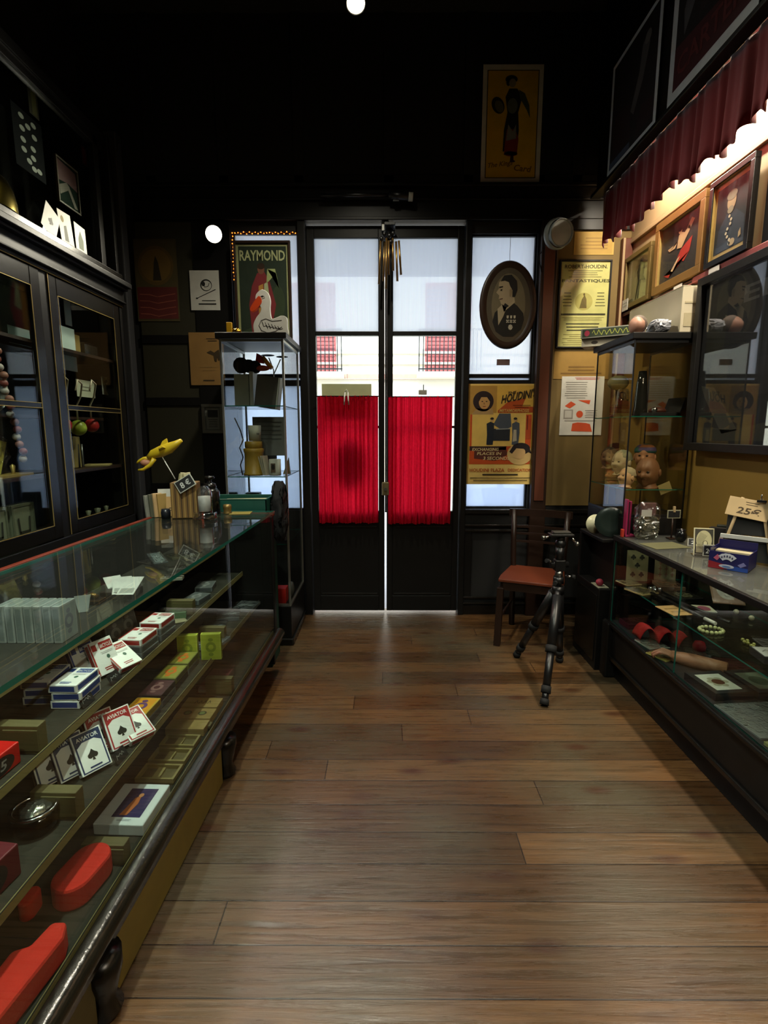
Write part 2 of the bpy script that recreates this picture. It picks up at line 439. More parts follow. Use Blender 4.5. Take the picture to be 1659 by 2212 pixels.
# ---- floor, ceiling, side walls
b = MB(); b.box(LW-.1, RW+.1, BK-.1, DW+.12, -.05, 0, M_FLOOR); struct(b, 'floor')
b = MB(); b.box(LW-.1, RW+.1, BK-.1, DW+.12, CH, CH+.1, M_CEIL); struct(b, 'ceiling')
b = MB(); b.box(LW-.1, LW, BK-.1, DW+.12, 0, CH, M_PANEL)
for y in (-2, -.6, .8, 2.2): b.box(LW, LW+.012, y, y+.08, 0, CH, M_PANEL)
struct(b, 'wall_left')
b = MB(); b.box(LW, RW, BK-.1, BK, 0, CH, M_PANEL); struct(b, 'wall_behind')
b = MB()
b.box(RW, RW+.1, BK-.1, DW+.12, 0, 2.2, M_OCHRE); b.box(RW, RW+.1, BK-.1, DW+.12, 2.2, 3.05, M_BROWNW)
b.box(RW, RW+.1, BK-.1, DW+.12, 3.05, CH, M_PANEL)
struct(b, 'wall_right')
b = MB()
b.box(RW-.02, RW, BK, DW-.0, 2.70, 2.73, M_BROWNW, .004); b.box(RW-.012, RW, BK, DW, 2.735, 2.75, M_BROWNW)
struct(b, 'trim_1')
M_PINK = mt('dull_pink_rail', '#8a4646', .45)
b = MB(); b.box(RW-.045, RW, BK, 3.0, 2.215, 2.245, M_PINK, .004); b.box(RW-.045, RW, 3.0, DW, 2.215, 2.235, M_DARKB, .004); struct(b, 'trim_2')

# ---- door wall with its openings
b = MB(); y0, y1 = DW, DW+.09
W1 = (-1.083, -.618, .82, 2.80); DO = (-.565, .562, 0., 2.862); W2 = (.603, 1.07, .835, 2.785)
b.box(LW, W1[0], y0, y1, 0, CH, M_PANEL)
b.box(W1[0], RW, y0, y1, 2.862, CH, M_PANEL)
b.box(W1[0], W1[1], y0, y1, W1[3], 2.862, M_PANEL); b.box(W1[0], W1[1], y0, y1, 0, W1[2], M_PANEL)
b.box(W1[1], DO[0], y0, y1, 0, 2.862, M_PANEL)
b.box(DO[1], W2[0], y0, y1, 0, 2.862, M_PANEL)
b.box(W2[0], W2[1], y0, y1, W2[3], 2.862, M_PANEL); b.box(W2[0], W2[1], y0, y1, 0, W2[2], M_PANEL)
b.box(W2[1], RW, y0, y1, 0, 2.862, M_PANEL)
struct(b, 'wall_back')
# ochre board that lines the wall right of the door frame
b = MB(); b.box(1.20, RW, DW-.012, DW, .86, 2.80, M_AGED); struct(b, 'trim_3')
b = MB(); b.box(1.085, 1.2, DW-.05, DW, .0, 2.86, M_DARKB, .006); b.box(1.105, 1.18, DW-.058, DW-.05, .9, 2.8, M_REDB, .003)
struct(b, 'trim_4')
b = MB(); b.box(RW-.075, RW, DW-.05, DW-.012, .86, 2.74, M_REDB, .006); b.box(RW-.075, RW-.055, DW-.06, DW-.05, .86, 2.74, M_BROWNW, .003); struct(b, 'trim_5')
# transom beam and its ledges
b = MB(); b.box(-1.75, RW, DW-.03, DW, 2.87, 3.09, M_BLACK, .004); b.box(1.2, RW, DW-.03, DW, 2.80, 2.87, M_BLACK, .002); b.box(-1.75, 1.5, DW-.06, DW, 3.07, 3.095, M_BLACK, .006)
b.box(-1.75, 1.5, DW-.05, DW, 2.985, 3.0, M_BLACK, .004); b.box(-1.12, 1.2, DW-.04, DW, 2.862, 2.885, M_BLACK, .004)
struct(b, 'trim_6')
# tall panel strips above the beam
b = MB()
for x in (-1.62, -1.12, -.60, .02, .57, 1.06, 1.32): b.box(x-.035, x+.035, DW-.014, DW, 3.1, CH, M_PANEL, .003)
b.box(-1.75, 1.5, DW-.014, DW, 3.1, 3.16, M_PANEL, .003); struct(b, 'trim_7')
# black board and stiles left of the window
b = MB()
b.box(-1.36, -1.09, DW-.02, DW, 0, 2.86, M_BLACK, .003)
b.box(-1.76, -1.36, DW-.012, DW, .0, 2.86, M_OLIVEP, .002)
for z in (1.0, 1.63, 2.07): b.box(-1.76, -1.36, DW-.02, DW, z-.03, z+.03, M_BLACK, .003)
struct(b, 'trim_8')
b = MB(); b.box(-1.80, -1.72, 3.62, 3.70, 0, 3.3, mt('grey_painted_post', '#2c2c2d', .6, var=.2), .008); struct(b, 'trim_9')
# wainscot mouldings under the right window
b = MB()
for z0, z1, d in ((.70, .715, .03), (.655, .675, .022), (.13, .145, .022), (.085, .1, .03), (.0, .075, .018)): b.box(.60, RW, DW-d, DW, z0, z1, M_BLACKG, .003)
b.box(.60, RW-.01, DW-.035, DW, .80, .832, M_BLACK, .004)
b.box(.60, .66, DW-.016, DW, .14, .66, M_BLACK, .003); b.box(1.2, 1.26, DW-.016, DW, .14, .66, M_BLACK, .003)
struct(b, 'trim_10')
b = MB(); b.box(-.62, -.565, DW-.03, DW, 0, 2.862, M_BLACK, .004); b.box(.562, .603, DW-.03, DW, 0, 2.862, M_BLACK, .004); struct(b, 'trim_11')

def pane_obj(name, x0, x1, z0, z1, m, parent, y=None, lab=None):
    b = MB(); y = y or DW+.045; b.box(x0, x1, y-.002, y+.002, z0, z1, m)
    o = b.build(name, parent)
    if lab: o['label'] = lab
    return o
# ---- doors
def door(name, x0, x1, sl, sr, label):
    b = MB(); ya, yb = DW+.02, DW+.065
    zb = .018
    b.box(x0, x0+sl, ya, yb, zb, 2.845, M_BLACK, .003); b.box(x1-sr, x1, ya, yb, zb, 2.845, M_BLACK, .003)
    a, c = x0+sl, x1-sr
    b.box(a, c, ya, yb, 2.765, 2.845, M_BLACK, .003); b.box(a, c, ya, yb, 2.102, 2.132, M_BLACK, .003)
    b.box(a, c, ya+.01, yb-.01, 1.437, 1.455, M_BLACK); b.box(a, c, ya, yb, .70, .81, M_BLACK, .003)
    b.box(a, c, ya+.012, yb-.012, .14, .70, M_BLACK); b.box(a, c, ya, yb, zb, .14, M_BLACK, .003)
    b.box(a+.01, c-.01, ya+.004, ya+.012, .145, .16, M_BLACKG, .002); b.box(a+.01, c-.01, ya+.004, ya+.012, .68, .695, M_BLACKG, .002)
    o = struct(b, name, label=label)
    pane_obj('upper_pane', a, c, 2.132, 2.765, M_REED, o, lab='ribbed frosted glass pane')
    pane_obj('lower_pane', a, c, .81, 2.102, M_GLASS, o, lab='clear glass pane')
    return o
d1 = door('door_1', -.562, -.008, .052, .045, 'left leaf of the black glazed street door')
d2 = door('door_2', .008, .558, .045, .045, 'right leaf of the black glazed street door')
b = MB(); b.box(-.028, .026, DW-.012, DW+.02, .935, 1.035, mt('brass_lock', '#7d7252', .45, metal=.5), .006); b.cyl((0, DW-.012, .985), (0, DW-.03, .985), .012, M_STEEL)
b.build('lock', d2)
b = MB(); b.box(-.0055, .0078, DW+.03, DW+.05, .80, 2.84, M_BLACK); b.build('meeting_strip', d2)
b = MB(); b.box(-.03, .05, DW-.01, DW+.02, 2.80, 2.86, M_STEEL, .004); b.build('bolt_plate', d1)
# ---- side windows
def side_window(name, W, zmid, zslot, label, zl):
    x0, x1, z0, z1 = W; ya, yb = DW+.02, DW+.065; b = MB(); s = .012
    b.box(x0, x0+s, ya, yb, z0, z1, M_BLACK); b.box(x1-s, x1, ya, yb, z0, z1, M_BLACK)
    b.box(x0+s, x1-s, ya, yb, z1-.012, z1, M_BLACK); b.box(x0+s, x1-s, ya, yb, z0, z0+.012, M_BLACK)
    b.box(x0+s, x1-s, ya, yb, zslot+.008, zmid, M_BLACK); b.box(x0+s, x1-s, ya, yb, zslot-.05, zslot-.008, M_BLACK)
    o = struct(b, name, label=label)
    pane_obj('upper_pane', x0+s, x1-s, zmid, z1-.012, M_REED, o, lab='ribbed frosted glass pane')
    pane_obj('middle_pane', x0+s, x1-s, zslot-.008, zslot+.008, M_FROST, o)
    pane_obj('lower_pane', x0+s, x1-s, z0+.012, zslot-.05, M_FROST, o, lab='plain frosted glass pane')
    return o
side_window('window_1', W1, 1.83, 1.795, 'tall narrow window left of the street door', 0)
side_window('window_2', W2, 1.83, 1.795, 'tall narrow window right of the street door', 0)

# ================================================================ THE STREET OUTSIDE
M_FACADE = mt('cream_render', '#efe4cc', .8, var=.08, scale=.6)
M_STONE = mt('pale_street_paving', '#b9b4aa', .8, var=.15, scale=2)
M_SHUT = mt('faded_red_shutter', '#b5625e', .7)
b = MB(); b.box(-30, 30, DW+.12, 45, -.3, -.02, M_STONE); tag(b.build('street_paving'), kind='structure')
b = MB(); FY = 13.0
b.box(-14, 14, FY, FY+.6, -.1, 9, M_FACADE)
for z in (3.0, 3.25, 6.4): b.box(-14, 14, FY-.08, FY, z, z+.05, M_FACADE)
b.box(-14, 14, FY-.1, FY, 2.65, 2.78, mt('pinkish_base_course', '#c49a86', .8), .01)
fac = b.build('apartment_building'); tag(fac, 'pale cream building across the street seen through the door glass', 'building')
for k in range(-3, 4):
    for zf in (2.78, 6.1):
        x = 1.5 + k*3.25
        b = MB(); b.box(x-.55, x+.55, FY-.02, FY+.02, zf, zf+2.1, M_SHUT)
        for i in range(22): b.box(x-.52, x+.52, FY-.04, FY-.02, zf+.05+i*.09, zf+.10+i*.09, M_SHUT)
        b.box(x-.52, x-.04, FY-.03, FY-.015, zf+.9, zf+2.0, q('#6f8794', .2)); b.build('shutter_door', fac)
        b = MB(); b.box(x-.75, x+.75, FY-.55, FY, zf-.12, zf, M_FACADE, .01)
        for i in range(16): b.cyl((x-.72+i*.096, FY-.5, zf), (x-.72+i*.096, FY-.5, zf+.95), .012, M_BLACKM, seg=6)
        b.box(x-.74, x+.74, FY-.52, FY-.48, zf+.93, zf+.97, M_BLACKM); b.box(x-.74, x+.74, FY-.51, FY-.49, zf+.05, zf+.08, M_BLACKM)
        b.build('balcony', fac)
# grey canopy over the shop front
b = MB(); b.box(-2.2, 2, DW+.1, DW+1.1, 3.25, 3.35, mt('grey_blue_canopy', '#8c93ad', .7), .01); b.box(-2.2, 2, DW+1.02, DW+1.1, 2.80, 3.25, mt('grey_blue_canopy', None), .01)
tag(b.build('street_canopy'), 'grey blue canopy outside above the shop door', 'canopy')
# pots with spiky palms
M_PALM = mt('blue_green_palm', '#4f8a74', .6, var=.3)
def palm(x, y, s, label):
    t = thing('potted_palm', label, 'plant', T(x, y, -.02), 'palms on the street')
    b = MB(); b.lathe([(0, 0), (.2, 0), (.26, .5), (.28, .5), (.28, .55), (.23, .55), (.23, .48), (0, .48)], mt('grey_plant_pot', '#77736c', .7)); b.build('pot', t)
    b = MB(); b.tube([(0, 0, .48), (.01, 0, .9*s), (0, .01, 1.25*s)], .05, M_DARKB); b.build('trunk', t)
    b = MB(); rnd = random.Random(x*10)
    for i in range(26):
        a = rnd.random()*2*PI; e = rnd.uniform(-.2, 1.3); ln = rnd.uniform(.3, .5)*s; o = Vector((0, 0, 1.25*s))
        d = Vector((math.cos(a)*math.cos(e), math.sin(a)*math.cos(e), math.sin(e))); sd = d.cross(Vector((0, 0, 1))).normalized()*.016
        p = [o+d*ln*k - Vector((0, 0, .25*ln*k*k)) for k in (0, .5, 1)]
        b.face([p[0]-sd*.5, p[0]+sd*.5, p[1]+sd, p[1]-sd], M_PALM); b.face([p[1]-sd, p[1]+sd, p[2]], M_PALM)
    b.build('leaf_crown', t)
palm(.55, 7.0, 1.15, 'spiky palm outside, seen right of centre in the right door glass')
palm(1.75, 7.9, 1.05, 'smaller spiky palm outside at the right edge of the door glass')

# ================================================================ LEFT GLASS COUNTER
CM = T(-.645, 2.90, 0) @ RZ(-1.5)         # origin: far front corner; -y runs towards the camera, -x to the back
LC = thing('display_counter', 'long black display counter with glass top and stepped shelves, left of the aisle', 'display counter', CM)
LEN = 3.3
TIER = ((-.0, .262), (-.075, .447), (-.165, .617), (-.26, .78))
M_REDL = mt('red_painted_rail', '#64200f', .4, var=.25)
def edged(b, x0, x1, y0, y1, z0, z1, m=None, thin='z'):
    """glass sheet with green edges"""
    m = m or M_GLASS; e = {'z': (0, 1, 2, 3), 'x': (2, 3, 4, 5), 'y': (0, 1, 4, 5)}[thin]
    b.box(x0, x1, y0, y1, z0, z1, m, sides={k: M_EDGE for k in e})
b = MB(); edged(b, -.565, .014, -LEN, .010, .957, .970, M_TOPGLASS); o = b.build('glass_top', LC); o['label'] = 'clear glass top with green edges'
b = MB(); b.box(-.004, .002, -LEN, -.004, .268, .956, M_GLASS); o = b.build('front_glass', LC); o['label'] = 'clear glass front pane'
b = MB(); b.box(-.59, -.567, -LEN, .01, .945, .974, M_REDL, .003); b.box(-.566, .012, -.004, .016, .942, .959, M_REDL, .003); b.build('red_rail', LC)
b = MB(); b.box(-.585, -.005, -.03, 0, .06, .942, M_BLACK, .003); b.box(-.06, .006, -.034, .012, .2, .942, M_BLACK, .004)
b.box(-.585, -.565, -LEN, -.03, .06, .942, M_BLACK); o = b.build('case', LC)
b = MB(); b.box(-.565, .0, -LEN, -.03, .225, .247, M_BLACK); b.build('deck', LC)
M_MOULD = mt('worn_black_gloss', '#191610', .22, var=.6, scale=12, bump=.25, spec=.7)
# moulded plinth rail
prof = [(.0, .262), (.018, .262), (.034, .254), (.043, .240), (.043, .226), (.032, .212), (.026, .200), (.028, .186), (.020, .172), (.0, .168)]
b = MB(); b.grid([[(x, -LEN, z) for x, z in prof], [(x, .035, z) for x, z in prof]], M_MOULD)
b.face([(x, .035, z) for x, z in prof], M_BLACKG); b.face([(x, -LEN, z) for x, z in prof], M_BLACKG); o = b.build('moulding', LC); o['label'] = 'glossy black rounded moulding'
for yy in (-.93, -1.83, -2.73):
    b = MB(); b.lathe([(0, 0), (.035, 0), (.045, .02), (.03, .05), (.04, .09), (.05, .13), (.05, .17), (0, .17)], M_BLACKG, (0, yy, 0), seg=18); b.build('leg', LC)
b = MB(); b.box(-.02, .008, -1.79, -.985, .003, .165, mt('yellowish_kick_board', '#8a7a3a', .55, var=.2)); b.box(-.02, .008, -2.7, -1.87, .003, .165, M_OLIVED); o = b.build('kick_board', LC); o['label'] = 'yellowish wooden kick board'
# stepped shelves
for k in range(4):
    x, z = TIER[k]; xb = max(-.56, x-.26)
    b = MB(); b.box(xb-.0, x-.006, -LEN+.01, -.035, z-.014, z, mt('dark_shelf_cloth', '#26241a', .85, var=.3)); b.box(x-.010, x-.004, -LEN+.01, -.035, z-.016, z+.010, M_OLIVE, .002)
    b.build('stepped_shelf', LC)
for k, yy, h in ((2, -1.70, .075), (2, -.72, .07), (1, -1.715, .075), (1, -.60, .07), (0, -1.655, .06), (0, -.75, .08), (0, -1.02, .02), (1, -2.3, .1), (0, -2.4, .1)):
    x, z = TIER[k]; xb = TIER[k+1][0]
    b = MB(); b.box(x-.13, x-.012, yy-.016, yy+.016, z, z+h, M_OLIVED, .002); b.box(x-.10, x-.012, yy-.02, yy-.016, z+.01, z+h-.01, M_OLIVED); b.build('divider', LC)

# ================================================================ RIGHT GLASS COUNTER
RX0, RX1, RY0, RY1 = 1.30, RW-.012, .35, 2.90
RC_ = thing('display_counter', 'low black display counter with dusty glass top, right of the aisle', 'display counter', T(RX0, RY1, 0))
b = MB(T(-RX0, -RY1, 0)); b.box(RX0+.006, RX1, RY0, RY1-.006, .822, .832, glass('dusty_glass', (.84, .87, .82), 1.2, .03, dust=.07)); o = b.build('glass_top', RC_); o['label'] = 'greyish glass top'
b = MB(T(-RX0, -RY1, 0))
b.box(RX0-.004, RX0+.016, RY0, RY1, .806, .834, M_BLACK, .003); b.box(RX0, RX1, RY1-.02, RY1, .806, .834, M_BLACK, .003)
b.box(RX0, RX0+.02, RY1-.02, RY1, .33, .81, M_BLACK, .003); b.box(RX1-.014, RX1, RY0, RY1, .33, .81, M_OLIVEP)
b.box(RX1-.02, RX1, RY1-.02, RY1, .33, .81, M_BLACK); b.build('frame', RC_)
b = MB(T(-RX0, -RY1, 0))
for a, c in ((RY0, 2.212), (2.216, RY1-.022)): edged(b, RX0+.004, RX0+.009, a, c, .336, .806, thin='x')
b.build('front_glass', RC_)
b = MB(T(-RX0, -RY1, 0)); edged(b, RX0+.02, RX1-.02, RY1-.012, RY1-.007, .336, .806, thin='y'); b.build('end_glass', RC_)
b = MB(T(-RX0, -RY1, 0)); edged(b, RX0+.018, RX1-.016, RY0, RY1-.024, .574, .580, glass('shelf_glass', (.85, .9, .86), .8)); b.build('glass_shelf', RC_)
b = MB(T(-RX0, -RY1, 0)); b.box(RX0, RX1, RY0, RY1, .11, .332, M_BLACK, .003); b.box(RX0-.02, RX0, RY0, RY1+.012, .312, .334, M_BLACKG, .006)
b.box(RX0-.012, RX0, RY0, RY1+.01, .115, .14, M_BLACKG, .004); b.box(RX0+.03, RX1, RY0, RY1-.02, .003, .112, M_BLACK)
b.box(RX0-.03, RX0+.05, RY1-.07, RY1+.01, 0.003, .33, M_BLACK, .008); b.box(RX0+.005, RX1-.02, RY0+.01, RY1-.03, .332, .336, M_INK); b.build('plinth', RC_)

# ================================================================ GLASS TOWERS
M_ALU = mt('aluminium_trim', '#a7a8a2', .35, metal=.9)
def tower(label, X0, X1, Y0, Y1, zb, ztop, shelves, alu, base_out=.0, g=None, trim=.014):
    t = thing('glass_vitrine', label, 'display case', T(X0, Y0, 0), None); S = T(-X0, -Y0, 0)
    b = MB(S); b.box(X0-.02, X1+.02, Y0-.015, Y1+.02, ztop, ztop+.035, M_BLACK, .004); b.build('top_board', t)
    g_ = g or M_TOWER
    for nm, a in (('front_glass', (X0+trim, X1-trim, Y0+.003, Y0+.007)), ('side_glass', (X0+.003, X0+.007, Y0+trim, Y1-trim)), ('side_glass', (X1-.007, X1-.003, Y0+trim, Y1-trim))):
        b = MB(S); b.box(*a, zb+.01, ztop, g_); b.build(nm, t)
    b = MB(S)
    for x in (X0, X1-trim):
        for y in (Y0, Y1-trim): b.box(x, x+trim, y, y+trim, zb, ztop, alu, .002)
    for z in (zb, ztop-.018):
        b.box(X0+trim, X1-trim, Y0, Y0+trim, z, z+.016, alu); b.box(X0, X0+trim, Y0+trim, Y1-trim, z, z+.016, alu); b.box(X1-trim, X1, Y0+trim, Y1-trim, z, z+.016, alu)
    b.build('metal_frame', t)
    for z in shelves:
        b = MB(S); edged(b, X0+trim, X1-trim, Y0+trim, Y1-trim, z-.006, z, g_); b.build('glass_shelf', t)
    b = MB(S); b.box(X0, X1, Y0, Y1, .05, zb, M_BLACK, .004); b.box(X0-base_out, X1+base_out, Y0-base_out, Y1, 0.003, .05, M_BLACKG, .008)
    b.box(X0+.01, X1-.01, Y0+.01, Y1-.01, zb, zb+.006, M_BLACK); b.build('base', t)
    return t
TL = tower('tall glass vitrine with silver edges in front of the left window', -1.02, -.625, 3.29, 3.84, .27, 1.975, (.69, 1.13, 1.575), M_ALU, .012)
TR = tower('glass vitrine full of rubber masks in the right corner', 1.355, RW-.02, 2.93, 3.44, .93, 1.91, (1.09, 1.50), M_BLACKM, .0, glass('vitrine_glass_olive', (.90, .90, .84), 1.0), .008)

# ================================================================ LEFT WALL CABINET
CX = -1.70; CBK = LW+.004
CF = T(CX, 3.50, 0); SC = T(-CX, -3.50, 0)
CAB = thing('glazed_cabinet', 'tall black wall cabinet with gilt beaded glass doors on the left wall', 'cabinet', CF)
M_CABIN = mt('cabinet_inside', '#17150f', .7)
b = MB(SC)
CY0, CY1 = .4, 3.50
b.box(CBK, CX, CY1-.03, CY1, 0, 3.2, M_BLACK, .004); b.box(CBK, CX, CY0, CY0+.03, 0, 3.2, M_BLACK)
b.box(CBK, CBK+.01, CY0, CY1, 0, 3.2, M_CABIN); b.box(CBK, CX-.0, CY0, CY1, .80, .86, M_BLACK, .004)
b.box(CBK, CX-.02, CY0, CY1, 2.205, 2.25, M_BLACK); b.box(CBK, CX-.02, CY0, CY1, 3.15, 3.2, M_BLACK)
b.box(CX-.03, CX-.005, CY0, CY1, 0, .80, M_BLACK, .003)
b.build('carcass', CAB)
b = MB(SC)
for z0, z1, d in ((2.205, 2.222, .012), (2.222, 2.232, .03), (2.232, 2.30, .016), (2.300, 2.315, .045), (2.315, 2.345, .07)): b.box(CX-.03, CX+d, CY0, CY1+.01, z0, z1, M_BLACK, .004)
b.box(CX-.06, CX+.02, CY0, CY1, 2.345, 2.40, M_BLACKG, .004)
o = b.build('cornice', CAB); o['label'] = 'glossy moulded cornice'
b = MB(SC); b.box(CX+.012, CX+.016, CY0, CY1, 2.2235, 2.2275, M_GOLD); b.box(CX+.0, CX+.008, CY0, CY1, 2.203, 2.2065, M_GOLD); b.build('gilt_line', CAB)
# upper display case
b = MB(SC)
for y in (CY0, 1.4, 2.35, 3.36): b.box(CX-.06, CX-.03, y, y+.05, 2.40, 3.15, M_BLACK, .003)
b.box(CX-.06, CX-.03, CY0, CY1, 3.10, 3.15, M_BLACK, .003); b.build('upper_frame', CAB)
b = MB(SC); b.box(CX-.052, CX-.048, CY0+.05, CY1-.1, 2.40, 3.10, M_GLASS); b.build('upper_glass', CAB)
def cab_door(ya, yb, lab=None):
    t = MB(SC); s = .072; za, zb = .865, 2.20; x0, x1 = CX-.022, CX
    gy0, gy1, gz0, gz1 = ya+s, yb-s, .935, 2.11
    t.box(x0, x1, ya, ya+s, za, zb, M_BLACKG, .004); t.box(x0, x1, yb-s, yb, za, zb, M_BLACKG, .004)
    t.box(x0, x1, gy0, gy1, gz1, zb, M_BLACKG, .004); t.box(x0, x1, gy0, gy1, za, gz0, M_BLACKG, .004)
    t.box(x0, x1, gy0, gy1, 1.532, 1.552, M_BLACKG)
    o = t.build('door', CAB)
    g = MB(SC); r = .003
    for z in (gz0, gz1-r, 1.529, 1.553): g.box(CX, CX+.003, gy0, gy1, z, z+r, M_GOLD)
    for y in (gy0, gy1-r, ya+.002): g.box(CX, CX+.003, y, y+r, (za if y < gy0 else gz0), (zb if y < gy0 else gz1), M_GOLD)
    g.build('gilt_bead', o)
    g = MB(SC); g.box(x0+.008, x0+.012, gy0, gy1, gz0, gz1, M_GLASS); g.build('door_glass', o)
    return o
cab_door(2.745, 3.455); cab_door(1.985, 2.685); cab_door(1.23, 1.93); cab_door(.47, 1.17)
for z in (1.20, 1.50, 1.86):
    b = MB(SC); b.box(CBK+.01, CX-(.13 if z == 1.5 else .03), CY0+.03, CY1-.03, z-.016, z, M_DARKB); b.build('shelf', CAB)
for yy in (2.715, 1.955, 1.2):
    b = MB(SC); b.box(CX-.02, CX-.004, yy-.028, yy+.028, .86, 2.205, M_BLACK); b.build('mullion', CAB)

# ================================================================ VALANCE WITH RED CURTAIN
VX = 1.40
b = MB(); b.box(VX, VX+.025, BK+.3, 3.74, 2.965, CH, M_BLACK, .003); b.box(VX-.035, VX+.03, BK+.3, 3.75, 2.945, 2.967, M_BLACK, .004); b.box(VX-.012, VX, BK+.3, 3.745, 2.975, 2.985, M_BLACK)
b.box(VX+.025, RW, BK+.3, 3.74, 3.06, 3.09, M_BLACK)
struct(b, 'trim_12')
M_VELVET = mt('dark_red_velvet', '#7a0e1c', .8, sheen=.4, var=.35, scale=5)
b = MB(); rows = []; n = 620; rnd = random.Random(4)
ph = [rnd.uniform(0, 6) for _ in range(6)]
for j in range(7):
    f = j/6; row = []
    for i in range(n+1):
        y = .2 + 3.5*i/n
        wv = .012*math.sin(y*70+ph[0]+2*math.sin(y*5)) + .010*math.sin(y*31+ph[1]) + .006*math.sin(y*113+ph[2])
        hem = 2.60 + .012*math.sin(y*70+2*math.sin(y*5)) + .02*math.sin(y*9+1) + .012*math.sin(y*23) + .022*max(0, (math.sin(y*15.7)))**6
        x = VX+.035 + wv*(.35+.9*f) - .004
        z = 2.945 + (hem-2.945)*f
        row.append((x, y, z))
    rows.append(row)
b.grid(rows, M_VELVET); o = b.build('valance_curtain', solid=.003); tag(o, 'dark red velvet valance with ragged hem hanging along the right side', 'curtain')
# lamp batten behind the valance
b = MB()
for yy in (3.05, 2.0, .9, -.3): b.box(1.53, 1.61, yy-.45, yy+.45, 3.035, 3.06, M_WHITE, .004)
o = b.build('light_batten'); tag(o, 'row of warm lights tucked behind the red valance', 'light')

# ================================================================ THINGS ON THE DOOR WALL
def wall_frame(x0, y0, x1, y1, Y=None, X=None):
    """frame of a flat thing from two opposite pixel corners (top left, bottom right) on a wall plane; returns matrix, width, height"""
    if Y is not None:
        a = P(x0, y0, Y=Y); c = P(x1, y1, Y=Y); l = P(x0, y1, Y=Y).x; l = (l+a.x)/2; r = (P(x1, y0, Y=Y).x+c.x)/2
        z1 = (a.z+P(x1, y0, Y=Y).z)/2; z0 = (c.z+P(x0, y1, Y=Y).z)/2
        return frame((l, Y, z0), (1, 0, 0), (0, 0, 1)), r-l, z1-z0
def at_wall(l, r, z0, z1, Y): return frame((l, Y, z0), (1, 0, 0), (0, 0, 1)), r-l, z1-z0
def at_right(yfar, ynear, z0, z1, X): return frame((X, yfar, z0), (0, -1, 0), (0, 0, 1)), yfar-ynear, z1-z0
def at_left(ynear, yfar, z0, z1, X): return frame((X, ynear, z0), (0, 1, 0), (0, 0, 1)), yfar-ynear, z1-z0
def border(b, w, h, t, d0, d1, m, bev=.002):
    b.box(0, w, 0, t, d0, d1, m, bev); b.box(0, w, h-t, h, d0, d1, m, bev); b.box(0, t, t, h-t, d0, d1, m, bev); b.box(w-t, w, t, h-t, d0, d1, m, bev)
def poster(name, label, cat, F, sheet, art, fr=None, pane=False, th=.002, group=None, gap=0.):
    """sheet with printed art, optional frame (width, depth, material)"""
    M, w, h = F
    if fr is None:
        b = MB(M); b.box(0, w, 0, h, -th, 0, sheet); art(b, w, h); return tag(b.build(name), label, cat, group)
    t = thing(name, label, cat, M, group); b = MB(); k = fr[0]*.7
    b.box(k, w-k, k, h-k, -.004, 0, sheet); art(b, w, h); b.build('print', t)
    b = MB(); border(b, w, h, fr[0], -.006, fr[1], fr[2]); b.box(.002, w-.002, .002, h-.002, -.008, -.005, M_BLACK)
    if len(fr) > 3: 
        i = fr[0]*.8; c = MB(T(i, i, 0)); border(c, w-2*i, h-2*i, fr[0]*.25, .001, fr[1]*.7, fr[3], 0); c.build('inner_bead', t)
    b.build('frame', t)
    if pane:
        b = MB(); b.box(fr[0], w-fr[0], fr[0], h-fr[0], .004, .006, pane if pane is not True else M_GLASS); b.build('picture_glass', t)
    return t
A = lambda h: q(h, .65)

# -- yellow poster, high on the wall
def art(b, w, h):
    b.rect(.07*w, .04*h, .93*w, .955*h, A('#3c3a1c')); b.rect(.085*w, .047*h, .915*w, .948*h, A('#e8bc22'), 2)
    X = lambda u: u*w; Yv = lambda v: v*h
    pl = lambda pts, m, L=3: b.pol([(u*w, v*h) for u, v in pts], m, L)
    pl([(.36, .27), (.60, .27), (.62, .45), (.60, .60), (.66, .73), (.57, .80), (.44, .80), (.38, .73), (.42, .60), (.37, .45)], A('#1b1c20'))
    pl([(.38, .24), (.60, .24), (.62, .38), (.56, .46), (.42, .46), (.40, .38)], A('#8e2f22'), 4); b.ell(.50*w, .25*h, .11*w, .022*h, A('#8e2f22'), 4)
    pl([(.41, .36), (.58, .38), (.57, .50), (.52, .44), (.44, .50)], A('#8c8e86'), 5)
    b.ell(.50*w, .655*h, .085*w, .065*h, A('#6d705a'), 5); pl([(.62, .72), (.74, .62), (.80, .55), (.78, .66), (.70, .76), (.60, .79)], A('#4c5638'), 4)
    b.ell(.26*w, .66*h, .10*w, .075*h, A('#1e1d14'), 4, rot=.5); b.ell(.28*w, .65*h, .065*w, .055*h, A('#6f6a3c'), 5, rot=.5)
    b.ell(.49*w, .845*h, .058*w, .036*h, A('#9a8a66'), 6); b.ell(.47*w, .875*h, .10*w, .035*h, A('#15140f'), 5); b.ell(.42*w, .85*h, .035*w, .03*h, A('#15140f'), 5)
    pl([(.49, .19), (.55, .19), (.545, .245), (.495, .245)], A('#3a1611'), 4); b.ell(.53*w, .186*h, .045*w, .01*h, A('#3a1611'), 5)
    b.txt('The Kings', .12*w, .115*h, .055*h, A('#8a6212'), w=.42*w, L=4, shear=.25, rise=.12); b.txt('Card', .56*w, .105*h, .055*h, A('#8a6212'), w=.30*w, L=4, shear=.25, rise=-.1)
poster('poster', 'tall yellow poster of a figure with fan, in white border high above the door', 'poster', wall_frame(1041, 139, 1170, 395, Y=DW-.018), q('#e6e6da', .7), art)

